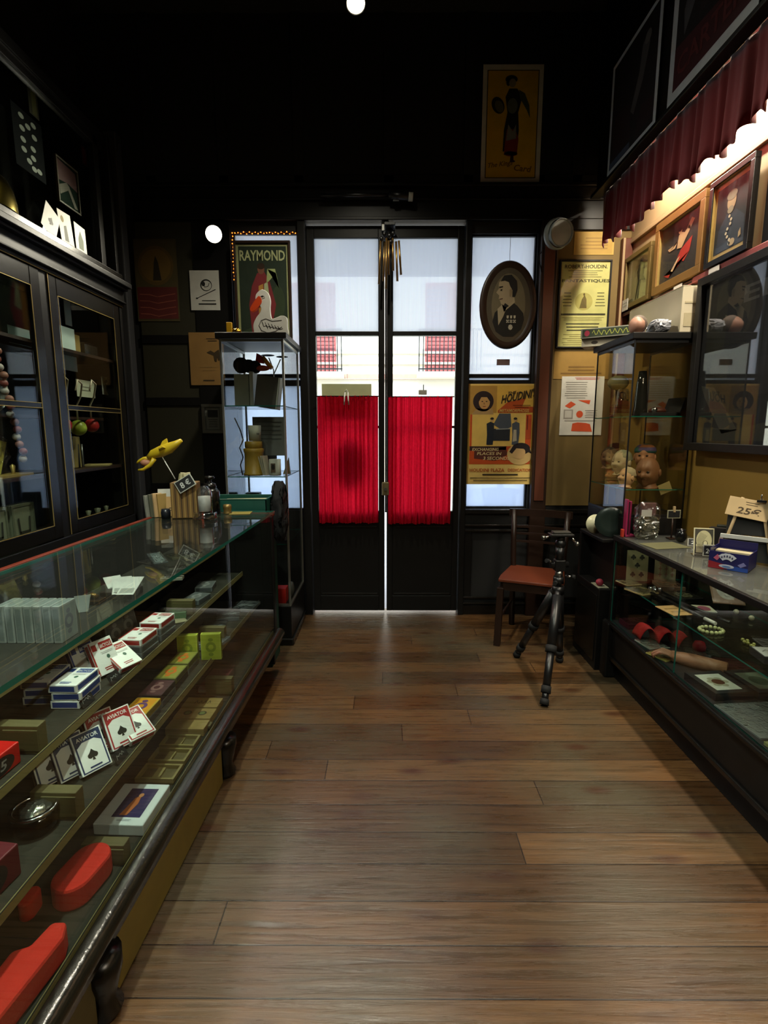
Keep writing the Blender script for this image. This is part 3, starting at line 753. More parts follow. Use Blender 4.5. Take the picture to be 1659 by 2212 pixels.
# -- framed poster on the left vitrine
def art(b, w, h):
    b.rect(.04*w, .03*h, .96*w, .97*h, A('#b5ab7c')); b.rect(.08*w, .05*h, .92*w, .95*h, A('#2c3228'), 2)
    b.txt('RAYMOND', .10*w, .815*h, .10*h, A('#cfc598'), w=.80*w, L=5)
    pl = lambda pts, c, L=4: b.pol([(u*w, v*h) for u, v in pts], A(c), L)
    pl([(.28, .12), (.60, .10), (.72, .40), (.62, .62), (.52, .72), (.40, .70), (.30, .58), (.24, .40)], '#8c2a32'); pl([(.40, .14), (.50, .13), (.50, .60), (.42, .58)], '#d08c42', 5)
    pl([(.50, .35), (.62, .40), (.58, .62), (.52, .60)], '#c9c49c', 6); pl([(.56, .60), (.74, .70), (.78, .56), (.72, .74), (.58, .74)], '#b5b47c', 6)
    b.ell(.47*w, .735*h, .06*w, .045*h, A('#8a5240'), 6); b.ell(.47*w, .765*h, .07*w, .03*h, A('#3a2014'), 7); b.ell(.76*w, .42*h, .12*w, .16*h, A('#39412c'), 3)
    pl([(.12, .08), (.88, .08), (.88, .20), (.55, .16), (.30, .19), (.12, .15)], '#3c4430', 3)
poster('framed_poster', 'framed theatre poster of a red robed performer standing on the left vitrine', 'framed poster',
       at_wall(-1.055, -.66, 2.012, 2.715, 3.83), q('#3d3a28', .6), art, fr=(.016, .014, M_DARKB), pane=True)

# -- left wall sheets
def art(b, w, h):
    b.rect(.03*w, .02*h, .97*w, .98*h, A('#4b4226')); b.ell(.5*w, .68*h, .42*w, .24*h, A('#5e4a22'), 2); b.ell(.5*w, .68*h, .36*w, .20*h, A('#6e5626'), 3)
    b.pol([(.42*w, .50*h), (.62*w, .50*h), (.56*w, .72*h), (.50*w, .80*h), (.46*w, .72*h)], A('#2b2416'), 4)
    b.rect(.03*w, .03*h, .97*w, .42*h, A('#5b2320'), 2)
    for k in range(4): b.stroke([(u*w, (.08+.08*k+.02*math.sin(u*9))*h) for u in (.08, .3, .5, .7, .92)], .02*w, A('#8a4a3a'), 3)
poster('poster', 'dim old poster with an oval scene and red base on the far left wall', 'poster', wall_frame(293, 516, 384, 694, Y=DW-.016), q('#4b4226', .8), art)
def art(b, w, h):
    k = A('#20201e'); b.ell(.55*w, .63*h, .20*w, .15*h, k); b.ell(.56*w, .62*h, .17*w, .12*h, A('#c2c2ba'), 2)
    b.ell(.46*w, .66*h, .06*w, .06*h, k, 3); b.stroke([(.48*w, .68*h), (.50*w, .58*h), (.62*w, .60*h), (.66*w, .68*h)], .02*w, k, 3)
    b.stroke([(.22*w, .30*h), (.86*w, .52*h)], .025*w, k, 2); b.ell(.22*w, .30*h, .04*w, .02*h, k, 3)
    b.lines(.38*w, .86*w, .22*h, .26*h, 1, k, 2, .5); b.lines(.26*w, .88*w, .13*h, .18*h, 1, k, 2, .7)
poster('paper_sheet', 'white printed sheet with a black drawing pinned below the lit spotlight', 'sheet', wall_frame(411, 584, 474, 670, Y=DW-.022), q('#c2c2ba', .6), art)
def art(b, w, h):
    k = A('#3a2c18'); b.pol([(.50*w, .62*h), (.62*w, .66*h), (.72*w, .62*h), (.86*w, .68*h), (.90*w, .50*h), (.84*w, .46*h), (.80*w, .52*h), (.78*w, .44*h), (.72*w, .46*h), (.70*w, .56*h)], k, 2)
    b.lines(.5*w, .86*w, .82*h, .90*h, 2, k, 2, .4, .3); b.lines(.28*w, .82*w, .26*h, .38*h, 2, A('#8a6a3a'), 2, .4, .4); b.lines(.36*w, .7*w, .06*h, .12*h, 1, k, 2, .4, .3)
poster('parchment', 'brown parchment notice with small dark figure, left of the glass vitrine', 'notice', wall_frame(410, 718, 484, 832, Y=DW-.024), mt('brown_parchment', '#8d6a38', .7, var=.25, scale=9), art)
def art(b, w, h):
    b.rect(.2*w, .14*h, .8*w, .86*h, A('#8c8e8a')); b.rect(.26*w, .55*h, .74*w, .80*h, A('#2b2b2a'), 2); b.lines(.28*w, .72*w, .2*h, .5*h, 5, A('#3c3c3a'), 2, .3)
poster('framed_photograph', 'small silver picture frame hung beside the left vitrine', 'photograph', wall_frame(437, 873, 483, 936, Y=DW-.026), q('#6e706c', .6), art, fr=(.022, .012, M_STEEL))

# -- oval portrait hung in the right window
M_, w_, h_ = wall_frame(1036, 563, 1160, 754, Y=DW-.03)
ov = thing('oval_portrait', 'dark oval framed portrait of a man in profile wearing medals, hung in window', 'portrait', M_)
b = MB(T(w_/2, h_/2, 0)); n = 56
def ring(rx, ry, z): return [(rx*math.cos(2*PI*i/n), ry*math.sin(2*PI*i/n), z) for i in range(n)]
rx, ry = w_/2, h_/2
b.grid([ring(rx, ry, -.012), ring(rx, ry, .004), ring(rx-.01, ry-.01, .014), ring(rx-.035, ry-.035, .010), ring(rx-.05, ry-.05, .002)], M_DARKB, closed=True)
b.face(ring(rx, ry, -.012), M_BLACK); b.build('frame', ov)
b = MB(T(w_/2, h_/2, 0)); b.face(ring(rx-.045, ry-.045, .003), A('#4c4334'))
W, H = rx-.05, ry-.05
pl = lambda pts, c, L: b.face([(u*W, v*H, .003+.0006*L) for u, v in pts], A(c))
b.face([(u*W*.78, v*H*.86, .0036) for u, v in [(math.cos(a*2*PI/40), math.sin(a*2*PI/40)) for a in range(40)]], A('#6b6048'))
pl([(-.35, -.05), (-.62, -.20), (-.72, -.45), (-.55, -.72), (-.2, -.86), (.25, -.86), (.62, -.66), (.74, -.40), (.70, -.22), (.42, -.02), (.2, .08)], '#191613', 2)   # coat
pl([(-.12, .10), (-.30, .02), (-.20, -.18), (.30, .08), (.26, .22)], '#a89878', 3)                                                                                       # collar
pl([(-.30, .02), (-.50, -.10), (-.44, -.55), (-.22, -.30), (-.08, -.06)], '#a39578', 3)                                                                                  # shirt
pl([(-.46, .62), (-.30, .72), (.05, .72), (.24, .55), (.22, .28), (.20, .10), (-.05, .0), (-.34, .02), (-.40, .12), (-.46, .18), (-.44, .26), (-.58, .34), (-.46, .46), (-.48, .54)], '#a08e70', 4)  # face, facing left
pl([(-.40, .64), (-.24, .80), (.10, .82), (.34, .66), (.38, .42), (.28, .24), (.16, .22), (.16, .40), (.04, .52), (-.02, .62), (-.2, .66)], '#1a1612', 5)               # hair
pl([(.02, .42), (.12, .46), (.15, .34), (.10, .22), (.03, .24)], '#8a7658', 6)                                                                                           # ear
pl([(-.46, .50), (-.28, .52), (-.28, .48), (-.45, .46)], '#2c241b', 6); pl([(-.40, .42), (-.30, .44), (-.32, .39), (-.39, .39)], '#2c241b', 6); pl([(-.44, .17), (-.28, .19), (-.28, .165), (-.42, .15)], '#4a3024', 6)
pl([(-.16, .06), (-.24, -.02), (-.10, -.06), (.02, -.02)], '#191613', 5)
for i, u in enumerate((-.02, .14, .30)):
    pl([(u-.05, -.28), (u+.05, -.28), (u+.04, -.36), (u-.04, -.36)], '#b8b09a', 6)
    for a in range(4):
        ca, sa = math.cos(a*PI/2+.78), math.sin(a*PI/2+.78)
        pl([(u, -.44), (u+(ca*.07-sa*.03), -.44+(sa*.07+ca*.03)*.75), (u+(ca*.07+sa*.03), -.44+(sa*.07-ca*.03)*.75)], '#c8c2ae', 7)
for a in range(8):
    ca, sa = math.cos(a*PI/4), math.sin(a*PI/4); pl([(.12, -.60), (.12+ca*.10-sa*.03, -.60+(sa*.10+ca*.03)*.75), (.12+ca*.10+sa*.03, -.60+(sa*.10-ca*.03)*.75)], '#c8c2ae', 7)
b.build('portrait_print', ov)
b = MB(T(w_/2, h_, 0)); b.cyl((0, 0, -.004), (0, .185, -.004), .0018, M_INK, seg=6); b.build('hanging_cord', ov)
# -- small tag stuck on the pane
M_, w_, h_ = wall_frame(1073, 776, 1101, 789, Y=DW+.012); b = MB(M_); b.box(0, w_, 0, h_, -.002, 0, q('#6e5a58', .6)); tag(b.build('paper_tag'), 'small greyish tag stuck low on the right window pane', 'tag')

# -- poster of the Houdinis, below the right window
def art(b, w, h):
    pl = lambda pts, c, L=3: b.pol([(u*w, v*h) for u, v in pts], A(c), L)
    b.rect(.02*w, .20*h, .95*w, .985*h, A('#dcb04c')); b.rect(.03*w, .205*h, .90*w, .70*h, A('#c8521e'), 2); pl([(.02, .70), (.40, .70), (.40, .98), (.02, .98)], '#b58a40', 2)
    pl([(.42, .74), (.55, .82), (.80, .86), (.76, .78), (.95, .775), (.95, .72), (.42, .71)], '#b8501e', 2)
    b.rect(.06*w, .385*h, .82*w, .715*h, A('#e6c266'), 3); b.rect(.82*w, .46*h, .90*w, .66*h, A('#b54a1e'), 4); b.rect(.835*w, .55*h, .85*w, .69*h, A('#6a1c12'), 5)
    # bust top left
    b.ell(.21*w, .83*h, .145*w, .10*h, A('#2a1d20'), 4); pl([(.05, .70), (.36, .70), (.34, .76), (.24, .76), (.12, .76)], '#b39262', 4)
    b.ell(.225*w, .82*h, .078*w, .068*h, A('#c79a5e'), 5); pl([(.13, .86), (.16, .91), (.26, .92), (.32, .87), (.30, .83), (.26, .87), (.18, .87), (.15, .83)], '#241718', 6)
    for u in (.195, .255): b.ell(u*w, .828*h, .013*w, .005*h, A('#2a1a14'), 7)
    pl([(.218, .825), (.236, .80), (.212, .80)], '#96683c', 7); pl([(.20, .782), (.25, .782), (.24, .775), (.21, .775)], '#7a3422', 7)
    b.txt('THE', .55*w, .895*h, .026*h, A('#1d1b16'), w=.12*w, L=6, shear=.2, rise=.12)
    b.txt("HOUDINI'S", .46*w, .805*h, .085*h, A('#1d1b16'), w=.50*w, L=6, shear=.25, rise=.20)
    b.txt('METAMORPHOSIS', .44*w, .722*h, .032*h, A('#d8b066'), w=.42*w, L=6, shear=.2)
    b.lines(.62*w, .88*w, .765*h, .80*h, 2, A('#4a2a14'), 6, .25, .3)
    # stage scene with trunk and two people
    pl([(.36, .60), (.44, .71), (.60, .71), (.62, .58), (.50, .54)], '#4a5360', 4); pl([(.28, .44), (.60, .44), (.60, .56), (.28, .56)], '#282c33', 5); pl([(.40, .56), (.60, .565), (.60, .555), (.40, .55)], '#9aa0a0', 6)
    for x, c, hd in ((.32, '#1c2430', .02), (.68, '#4d5560', -.01)):
        pl([(x-.05, .40), (x+.04, .40), (x+.055, .52), (x+.05, .615), (x+.0, .63), (x-.055, .61), (x-.045, .50)], c, 6); b.ell((x+hd)*w, .648*h, .026*w, .02*h, A('#c2a070'), 7)
        b.ell((x+hd)*w, .660*h, .026*w, .012*h, A('#2a241e'), 8)
    pl([(.64, .43), (.70, .44), (.69, .55), (.65, .55)], '#b8b09a', 7)
    pl([(.03, .34), (.55, .35), (.56, .385), (.03, .385)], '#3c2020', 3); pl([(.10, .26), (.40, .24), (.58, .30), (.55, .38), (.10, .34)], '#5a2a22', 3)
    b.txt('EXCHANGING', .07*w, .338*h, .030*h, A('#e0cc98'), w=.38*w, L=6, shear=.15); b.txt('PLACES IN', .14*w, .297*h, .030*h, A('#e0cc98'), w=.35*w, L=6, shear=.15); b.txt('3 SECONDS', .23*w, .247*h, .034*h, A('#e0cc98'), w=.38*w, L=6, shear=.15)
    b.ell(.75*w, .305*h, .18*w, .108*h, A('#d9b878'), 5); b.ell(.765*w, .36*h, .13*w, .06*h, A('#251a1c'), 6); b.ell(.74*w, .32*h, .09*w, .065*h, A('#d6b078'), 7)
    pl([(.60, .33), (.66, .40), (.76, .415), (.88, .38), (.92, .31), (.86, .33), (.80, .36), (.70, .365), (.64, .31)], '#251a1c', 8)
    b.txt('HOUDINI PLAZA', .04*w, .128*h, .034*h, A('#b5501e'), w=.50*w, L=6); b.txt('DEDICATION', .59*w, .130*h, .030*h, A('#b5501e'), w=.34*w, L=6)
    b.lines(.22*w, .74*w, .085*h, .115*h, 1, A('#3a3220'), 6, .45); b.lines(.04*w, .93*w, .028*h, .078*h, 2, A('#6a5a34'), 6, .3)
poster('poster', 'orange and yellow poster with two portraits and trunk scene below right window', 'poster', wall_frame(1010, 829, 1162, 1046, Y=DW-.008), q('#e8c874', .6), art)
# -- cream playbill
def art(b, w, h):
    k = A('#3a3118'); b.rect(.02*w, .01*h, .98*w, .99*h, A('#dcc882'))
    b.txt('ROBERT-HOUDIN.', .10*w, .905*h, .042*h, k, w=.82*w, L=3); b.txt('FANTASTIQUES', .06*w, .745*h, .04*h, k, w=.92*w, L=3)
    b.lines(.15*w, .85*w, .80*h, .89*h, 4, k, 2, .25, .4, 1); b.ell(.5*w, .535*h, .17*w, .10*h, A('#bfa860'), 2)
    b.pol([(.42*w, .46*h), (.56*w, .46*h), (.55*w, .56*h), (.51*w, .61*h), (.46*w, .56*h)], A('#6a5424'), 3); b.ell(.50*w, .615*h, .02*w, .014*h, A('#6a5424'), 3)
    for u in (.08, .72): b.lines(u*w, (u+.2)*w, .47*h, .65*h, 5, k, 2, .22, .4, int(u*9))
    b.lines(.06*w, .94*w, .375*h, .405*h, 1, k, 2, .7); b.lines(.08*w, .92*w, .315*h, .36*h, 3, A('#7a6430'), 2, .3); b.lines(.10*w, .90*w, .19*h, .30*h, 3, k, 2, .35, .3, 5); b.lines(.1*w, .9*w, .03*h, .17*h, 6, A('#7a6430'), 2, .25, .4, 8)
poster('playbill', 'yellow printed playbill in a black frame on the ochre wall by the door', 'playbill', at_wall(1.225, 1.592, 2.005, 2.605, DW-.02), q('#dcc882', .6), art, fr=(.012, .01, M_BLACK), pane=True)
def art(b, w, h):
    b.lines(.08*w, .62*w, .62*h, .92*h, 8, A('#7c766c'), 2, .2, .2, 3); b.lines(.3*w, .9*w, .94*h, .985*h, 2, A('#b5483a'), 2, .4)
    o = A('#d0522a')
    b.pol([(.10*w, .50*h), (.24*w, .58*h), (.36*w, .53*h), (.22*w, .46*h)], o, 2); b.pol([(.40*w, .60*h), (.70*w, .60*h), (.68*w, .53*h)], o, 2)
    b.rect(.08*w, .28*h, .30*w, .44*h, A('#9a948a'), 2); b.rect(.11*w, .30*h, .27*w, .42*h, A('#c6c2b8'), 3); b.ell(.46*w, .36*h, .08*w, .06*h, o, 2); b.lines(.58*w, .88*w, .29*h, .44*h, 5, A('#8c867c'), 2, .3)
    b.pol([(.28*w, .07*h), (.30*w, .20*h), (.42*w, .22*h), (.62*w, .21*h), (.72*w, .19*h), (.78*w, .06*h)], o, 2); b.lines(.10*w, .88*w, .235*h, .26*h, 1, A('#8c867c'), 2, .4)
poster('instruction_sheet', 'white instruction sheet with orange folded paper drawings on the ochre wall', 'sheet', wall_frame(1211, 813, 1302, 940, Y=DW-.016), q('#d6d3c8', .6), art)
def art(b, w, h):
    b.rect(.04*w, .04*h, .96*w, .96*h, A('#a4853e')); b.lines(.15*w, .85*w, .2*h, .8*h, 4, A('#8a6c30'), 2, .4, .4, 2)
poster('parchment', 'pale tan parchment peeping out above the yellow playbill', 'notice', at_wall(1.32, 1.60, 2.64, 2.79, DW-.016), q('#b3944a', .7), art)
def art(b, w, h):
    b.lines(.12*w, .88*w, .15*h, .5*h, 3, A('#7a5a26'), 2, .45, .4, 2)
poster('parchment', 'brown parchment strip just below the yellow playbill', 'notice', at_wall(1.22, 1.62, 1.79, 1.985, DW-.015), q('#9a7838', .7), art)

# -- red curtains in the door panes
def red_cloth():
    m = bpy.data.materials.new('thin_red_cloth'); m.use_nodes = True; nt = m.node_tree; nt.nodes.clear(); N = nt.nodes.new; L = nt.links.new
    out = N('ShaderNodeOutputMaterial'); d = N('ShaderNodeBsdfDiffuse'); t = N('ShaderNodeBsdfTranslucent'); x = N('ShaderNodeMixShader'); x.inputs[0].default_value = .62
    tc = N('ShaderNodeTexCoord'); n = N('ShaderNodeTexNoise'); n.inputs['Scale'].default_value = 60; L(tc.outputs['Object'], n.inputs['Vector'])
    c = N('ShaderNodeMix'); c.data_type = 'RGBA'; c.inputs[6].default_value = (.50, .005, .022, 1); c.inputs[7].default_value = (.78, .012, .042, 1); L(n.outputs[0], c.inputs[0])
    L(c.outputs[2], d.inputs[0]); L(c.outputs[2], t.inputs[0]); L(d.outputs[0], x.inputs[1]); L(t.outputs[0], x.inputs[2]); L(x.outputs[0], out.inputs[0]); return m
M_CLOTH = red_cloth()
def curtain(x0, x1, z0, z1, seed, label, flare=.0):
    t = thing('door_curtain', label, 'curtain', T(x0, DW-.018, z1), 'red door curtains')
    rnd = random.Random(seed); b = MB(T(-x0, -DW+.018, -z1)); n = 240; p = [rnd.uniform(0, 6) for _ in range(4)]; rows = []
    for j in range(10):
        f = j/9; row = []
        for i in range(n+1):
            u = i/n; x = x0+(x1-x0)*(u + flare*f*(.5-u)*-.06)
            a = 2*PI*u
            y = DW-.018 + .013*math.sin(a*11+p[0]+2.2*math.sin(a*2+p[1])) + .007*math.sin(a*23+p[2]+f*1.0) + .003*math.sin(a*41+p[3])*(f+.2)
            row.append((x, y, z1-(z1-z0)*f-.004*math.sin(a*5)*f))
        rows.append(row)
    b.grid(rows, M_CLOTH, smooth=True)
    b.build('cloth', t)
    b = MB(T(-x0, -DW+.018, -z1)); b.cyl((x0-.01, DW-.022, z1-.004), (x1+.01, DW-.022, z1-.004), .004, M_BLACKM, seg=8); b.build('curtain_rod', t)
    return t
curtain(-.505, -.055, .725, 1.672, 3, 'thin red curtain across the left door leaf, dark patches behind it')
curtain(.018, .492, .72, 1.668, 8, 'thin red curtain across the right door leaf, pulled slightly short')
# sign and stickers taped on the outside of the left pane
b = MB(); b.box(-.475, -.105, DW+.048, DW+.052, 1.50, 1.762, mt('cream_card_sign', '#d9cfa6', .7))
tag(b.build('card_sign'), 'cream card sign hung in the left door pane just above its curtain', 'sign')
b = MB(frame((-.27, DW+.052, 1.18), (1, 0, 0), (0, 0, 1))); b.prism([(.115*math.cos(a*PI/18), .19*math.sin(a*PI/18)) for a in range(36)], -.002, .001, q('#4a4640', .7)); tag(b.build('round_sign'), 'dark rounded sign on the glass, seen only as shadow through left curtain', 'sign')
for x, z, l in ((-.285, 1.665, 'white clothes peg clipped over the left curtain rod'), (.27, 1.70, 'pale clip on the rod of the right curtain')):
    b = MB()
    if x < 0: b.tube([(x-.012, DW-.034, z+.03), (x-.016, DW-.036, z-.02), (x-.018, DW-.036, z-.06)], .005, M_WHITE); b.tube([(x+.010, DW-.034, z+.03), (x+.012, DW-.036, z-.02), (x+.016, DW-.036, z-.06)], .005, M_WHITE); b.tube([(x-.012, DW-.034, z+.03), (x, DW-.034, z+.05), (x+.010, DW-.034, z+.03)], .004, M_WHITE)
    else: b.box(x-.03, x+.03, DW-.032, DW-.022, z-.022, z+.012, q('#9c9a8e', .6), .003); b.tube([(x+.005, DW-.03, z+.01), (x+.005, DW-.03, z+.05)], .003, M_INK)
    tag(b.build('clip'), l, 'clip')

# -- wind chime over the door
t = thing('wind_chime', 'brass tube wind chime hanging where the door leaves meet', 'wind chime', T(.02, DW-.07, 2.80))
M_BR = mt('dull_brass', '#8a6a3c', .35, metal=.9)
b = MB(); b.box(-.03, .045, -.05, .05, .0, .02, M_BLACKM, .003); b.box(.0, .03, .03, .06, -.01, .06, M_BLACKM); b.tube([(0, 0, .02), (0, .02, .05)], .004, M_BLACKM); b.build('bracket', t)
for i, (x, ln, dx) in enumerate(((-.055, .30, -.012), (-.03, .27, -.006), (.0, .24, 0), (.028, .21, .004), (.052, .27, .01), (.07, .24, .016), (-.015, .33, -.004))):
    b = MB(); y = (-.02, .015, -.03)[i % 3]; b.cyl((x, y, -.075-.01*i % .03), (x+dx, y, -.075-ln), .0075, M_BR, seg=10); b.cyl((x*.4, y*.3, .0), (x, y, -.078), .0012, M_INK, seg=5, caps=False); b.build('tube', t)
b = MB()
for x, z in ((-.03, -.05), (.005, -.06), (.03, -.045), (-.05, -.08), (.015, -.10)): b.blob((x, -.02, z), .016, M_BLACKM, 10, 8)
b.build('beads', t)
# -- door closer on the beam
b = MB(); b.cyl((-.44, DW-.085, 3.0), (.02, DW-.085, 3.0), .014, M_BLACKM); b.cyl((.02, DW-.085, 3.0), (.155, DW-.085, 2.99), .026, M_BLACKM); b.cyl((.155, DW-.085, 2.99), (.185, DW-.085, 2.988), .028, q('#b0b0a8', .5))
b.box(-.40, -.37, DW-.09, DW-.06, 2.985, 3.015, M_BLACKM); b.box(.05, .09, DW-.09, DW-.03, 2.96, 3.02, M_BLACKM); tag(b.build('door_closer'), 'black tubular door closer with a pale end cap above the door', 'door closer')

# -- wall spot lamps
def spot(name, label, loc, aim, lit, body, r=.058):
    zax = Vector(aim).normalized(); M = zax.to_track_quat('Z', 'Y').to_matrix().to_4x4(); M.translation = Vector(loc)
    t = thing(name, label, 'spotlight', M)
    b = MB(); b.lathe([(0, -.11), (r*.45, -.11), (r*.6, -.09), (r*.95, -.03), (r, .0), (r*1.02, .008), (r*.93, .008), (r*.9, -.002)], body, seg=28); b.build('lamp_housing', t)
    b = MB(); b.lathe([(0, .004), (r*.5, .003), (r*.9, -.002)], mt('glowing_bulb', '#fff3cc', .4, emit=60) if lit else mt('dull_lens', '#b9bcb4', .12, spec=.8), seg=28); b.build('bulb' if lit else 'lens', t)
    b = MB(Matrix.Identity(4)); Mi = M.inverted(); a = Mi @ Vector((loc[0], loc[1], loc[2])); back = Mi @ Vector((loc[0], DW-.005 if name == 'wall_spotlight' else loc[1], loc[2]+.0 if name == 'wall_spotlight' else CH-.003))
    b.tube([(0, 0, -.09), back*.5+Vector((0, 0, -.05)), back], .008, M_BLACKM); b.blob(back, .028, M_BLACKM, 12, 8); b.build('arm', t); return t
spot('wall_spotlight', 'small lit spotlight glowing on the wall left of the window', (-1.175, 3.79, 2.745), (.25, -1, -.28), True, M_BLACKM)
spot('ceiling_spotlight', 'lit ceiling spotlight above the middle of the aisle', (-.155, 3.05, 3.60), (.08, -.45, -1), True, M_STEEL, .05)
spot('ceiling_spotlight', 'added unseen ceiling fill spotlight above the left counter', (-.70, 1.15, 3.72), (-.1, .1, -1), True, M_STEEL, .05)  # fixture built for the added counter fill
spot('ceiling_spotlight', 'added unseen ceiling fill spotlight behind the camera', (-.155, -1.0, 3.72), (0, .2, -1), True, M_STEEL, .05)  # fixture built for the added fill behind the camera
t = spot('wall_spotlight', 'unlit grey spotlight mounted beside the right window', (1.17, 3.70, 2.72), (.30, -1, -.20), False, mt('pale_grey_metal', '#8f948e', .4), .085)
b = MB(); b.lathe([(.088, -.075), (.098, -.06), (.098, -.035), (.088, -.02)], mt('pale_grey_metal', None), seg=28); b.build('rim_band', t)
b = MB(); b.tube([(1.13, DW-.012, 2.70), (1.06, DW-.06, 2.62), (1.09, DW-.05, 2.52), (1.16, DW-.03, 2.50), (1.19, DW-.03, 2.40)], .004, M_RUB); tag(b.build('lamp_cable'), 'black cable hanging in a loop below the unlit spotlight', 'cable')
# -- amber string lights round the left window
b = MB(); AM = mt('amber_bulb', '#ff8a2a', .4, emit=3); pts = []
for i in range(46): pts.append((-1.078+.455*i/45, DW-.004+.004*math.sin(i*2.1), 2.79+.006*math.sin(i*1.7)))
for i in range(26): pts.insert(0, (-1.078+.003*math.sin(i*2), DW-.004, 2.78-.012*i))
b.tube(pts, .0022, mt('orange_wire', '#b85a22', .5), seg=5)
for i, p in enumerate(pts):
    if i % 2 == 0: b.blob(p, .0042, AM, 6, 4)
o = b.build('string_lights'); tag(o, 'string of tiny amber lights around the left window edge', 'string lights')

# ================================================================ RIGHT WALL
def box_art(name, label, cat, M, w, h, t, side, art=None, face=None, group=None, lay=.0004, bev=.0012):
    """thin box: back at z=0, printed face at z=t, local x right, y up"""
    b = MB(M, lay); b.box(0, w, 0, h, 0, t-.0002, side, bev)
    b.M = M @ T(0, 0, t)
    if face: b.rect(.0012, .0012, w-.0012, h-.0012, face, .5)
    if art: art(b, w, h)
    return tag(b.build(name), label, cat, group)
def flat(x, y, z, rz=0, tilt=0, tx=0): return T(x, y, z) @ RZ(rz) @ RX(tilt) @ RY(tx)

# framed pictures leaning above the rail
def art(b, w, h):
    b.rect(.1*w, .1*h, .9*w, .9*h, A('#b5a67c')); k = A('#4b4028')
    b.pol([(.42*w, .12*h), (.50*w, .45*h), (.44*w, .62*h), (.56*w, .78*h), (.74*w, .72*h), (.70*w, .50*h), (.78*w, .40*h), (.62*w, .44*h), (.56*w, .12*h), (.52*w, .12*h), (.53*w, .38*h), (.46*w, .12*h)], k, 2)
    b.ell(.60*w, .80*h, .06*w, .05*h, k, 3)
    for i in range(6): b.stroke([((.36+.05*i)*w, .55*h), ((.42+.05*i)*w, .74*h)], .012*w, A('#6b5c38'), 3)
t = poster('framed_picture', 'small framed sepia drawing, leftmost of the three pictures on the right wall', 'picture', at_right(3.86, 3.49, 2.252, 2.60, RW-.03), q('#b5a67c', .6), art, fr=(.03, .02, mt('dull_gilt_frame', '#6b5a30', .45, metal=.3)), pane=True)
def art(b, w, h):
    pl = lambda pts, c, L=2: b.pol([(u*w, v*h) for u, v in pts], A(c), L)
    b.rect(.08*w, .08*h, .92*w, .92*h, A('#2c2a28')); pl([(.08, .84), (.92, .84), (.92, .92), (.08, .92)], '#4a2420'); pl([(.08, .70), (.92, .76), (.92, .84), (.08, .84)], '#3c2c2c')
    pl([(.18, .22), (.30, .16), (.36, .24), (.44, .34), (.52, .46), (.60, .50), (.74, .56), (.70, .38), (.60, .28), (.54, .32), (.50, .26), (.38, .22), (.32, .20)], '#b03024', 3)
    pl([(.44, .50), (.46, .66), (.50, .70), (.58, .66), (.66, .72), (.70, .68), (.60, .56), (.54, .48)], '#c9a87c', 4); pl([(.24, .56), (.44, .58), (.46, .62), (.40, .52), (.28, .52)], '#c9a87c', 4)
    pl([(.62, .70), (.70, .80), (.76, .76), (.68, .66)], '#c9a87c', 4); b.ell(.49*w, .715*h, .035*w, .035*h, A('#c9a87c'), 5); b.ell(.49*w, .735*h, .036*w, .026*h, A('#2b1a12'), 6)
    pl([(.34, .24), (.38, .22), (.52, .38), (.46, .36)], '#d8b48c', 4)
poster('framed_picture', 'gilt framed painting of a dancer in a red skirt, middle of three pictures', 'picture', at_right(3.43, 2.925, 2.252, 2.665, RW-.032), q('#2c2a28', .5), art, fr=(.044, .024, mt('brown_gilt_frame', '#7d5c30', .4, metal=.25), M_GOLD), pane=glass('low_gloss_pane', (.97, .97, .97), .35))
def art(b, w, h):
    pl = lambda pts, c, L=2: b.pol([(u*w, v*h) for u, v in pts], A(c), L)
    b.rect(.07*w, .07*h, .93*w, .93*h, A('#b39a5c')); b.rect(.13*w, .13*h, .87*w, .87*h, A('#23282a'), 2)
    pl([(.18, .14), (.82, .14), (.80, .42), (.60, .54), (.38, .54), (.22, .40)], '#2e3a46', 3); b.ell(.48*w, .66*h, .10*w, .10*h, A('#b5a078'), 4); b.ell(.48*w, .73*h, .115*w, .055*h, A('#8f8a70'), 5); b.ell(.47*w, .57*h, .07*w, .04*h, A('#8f8a70'), 5)
    for i in range(8): b.ell((.46+.05*math.sin(i*1.2))*w, (.50-.045*i)*h, .025*w, .018*h, A('#c9c0a4'), 6)
    b.ell(.56*w, .19*h, .07*w, .04*h, A('#b5a078'), 6); pl([(.70, .20), (.76, .22), (.74, .30), (.70, .26)], '#b5a078', 6)
poster('framed_picture', 'framed dark portrait of a figure with twisted rope, rightmost of three pictures', 'picture', at_right(2.89, 2.56, 2.25, 2.665, RW-.034), q('#23282a', .5), art, fr=(.028, .022, M_BLACKG, M_GOLD), pane=glass('low_gloss_pane', (.97, .97, .97), .35))
b = MB(); b.box(RW-.016, RW-.002, 1.2, 2.52, 2.25, 2.68, M_BLACK, .002); struct(b, 'trim_13')
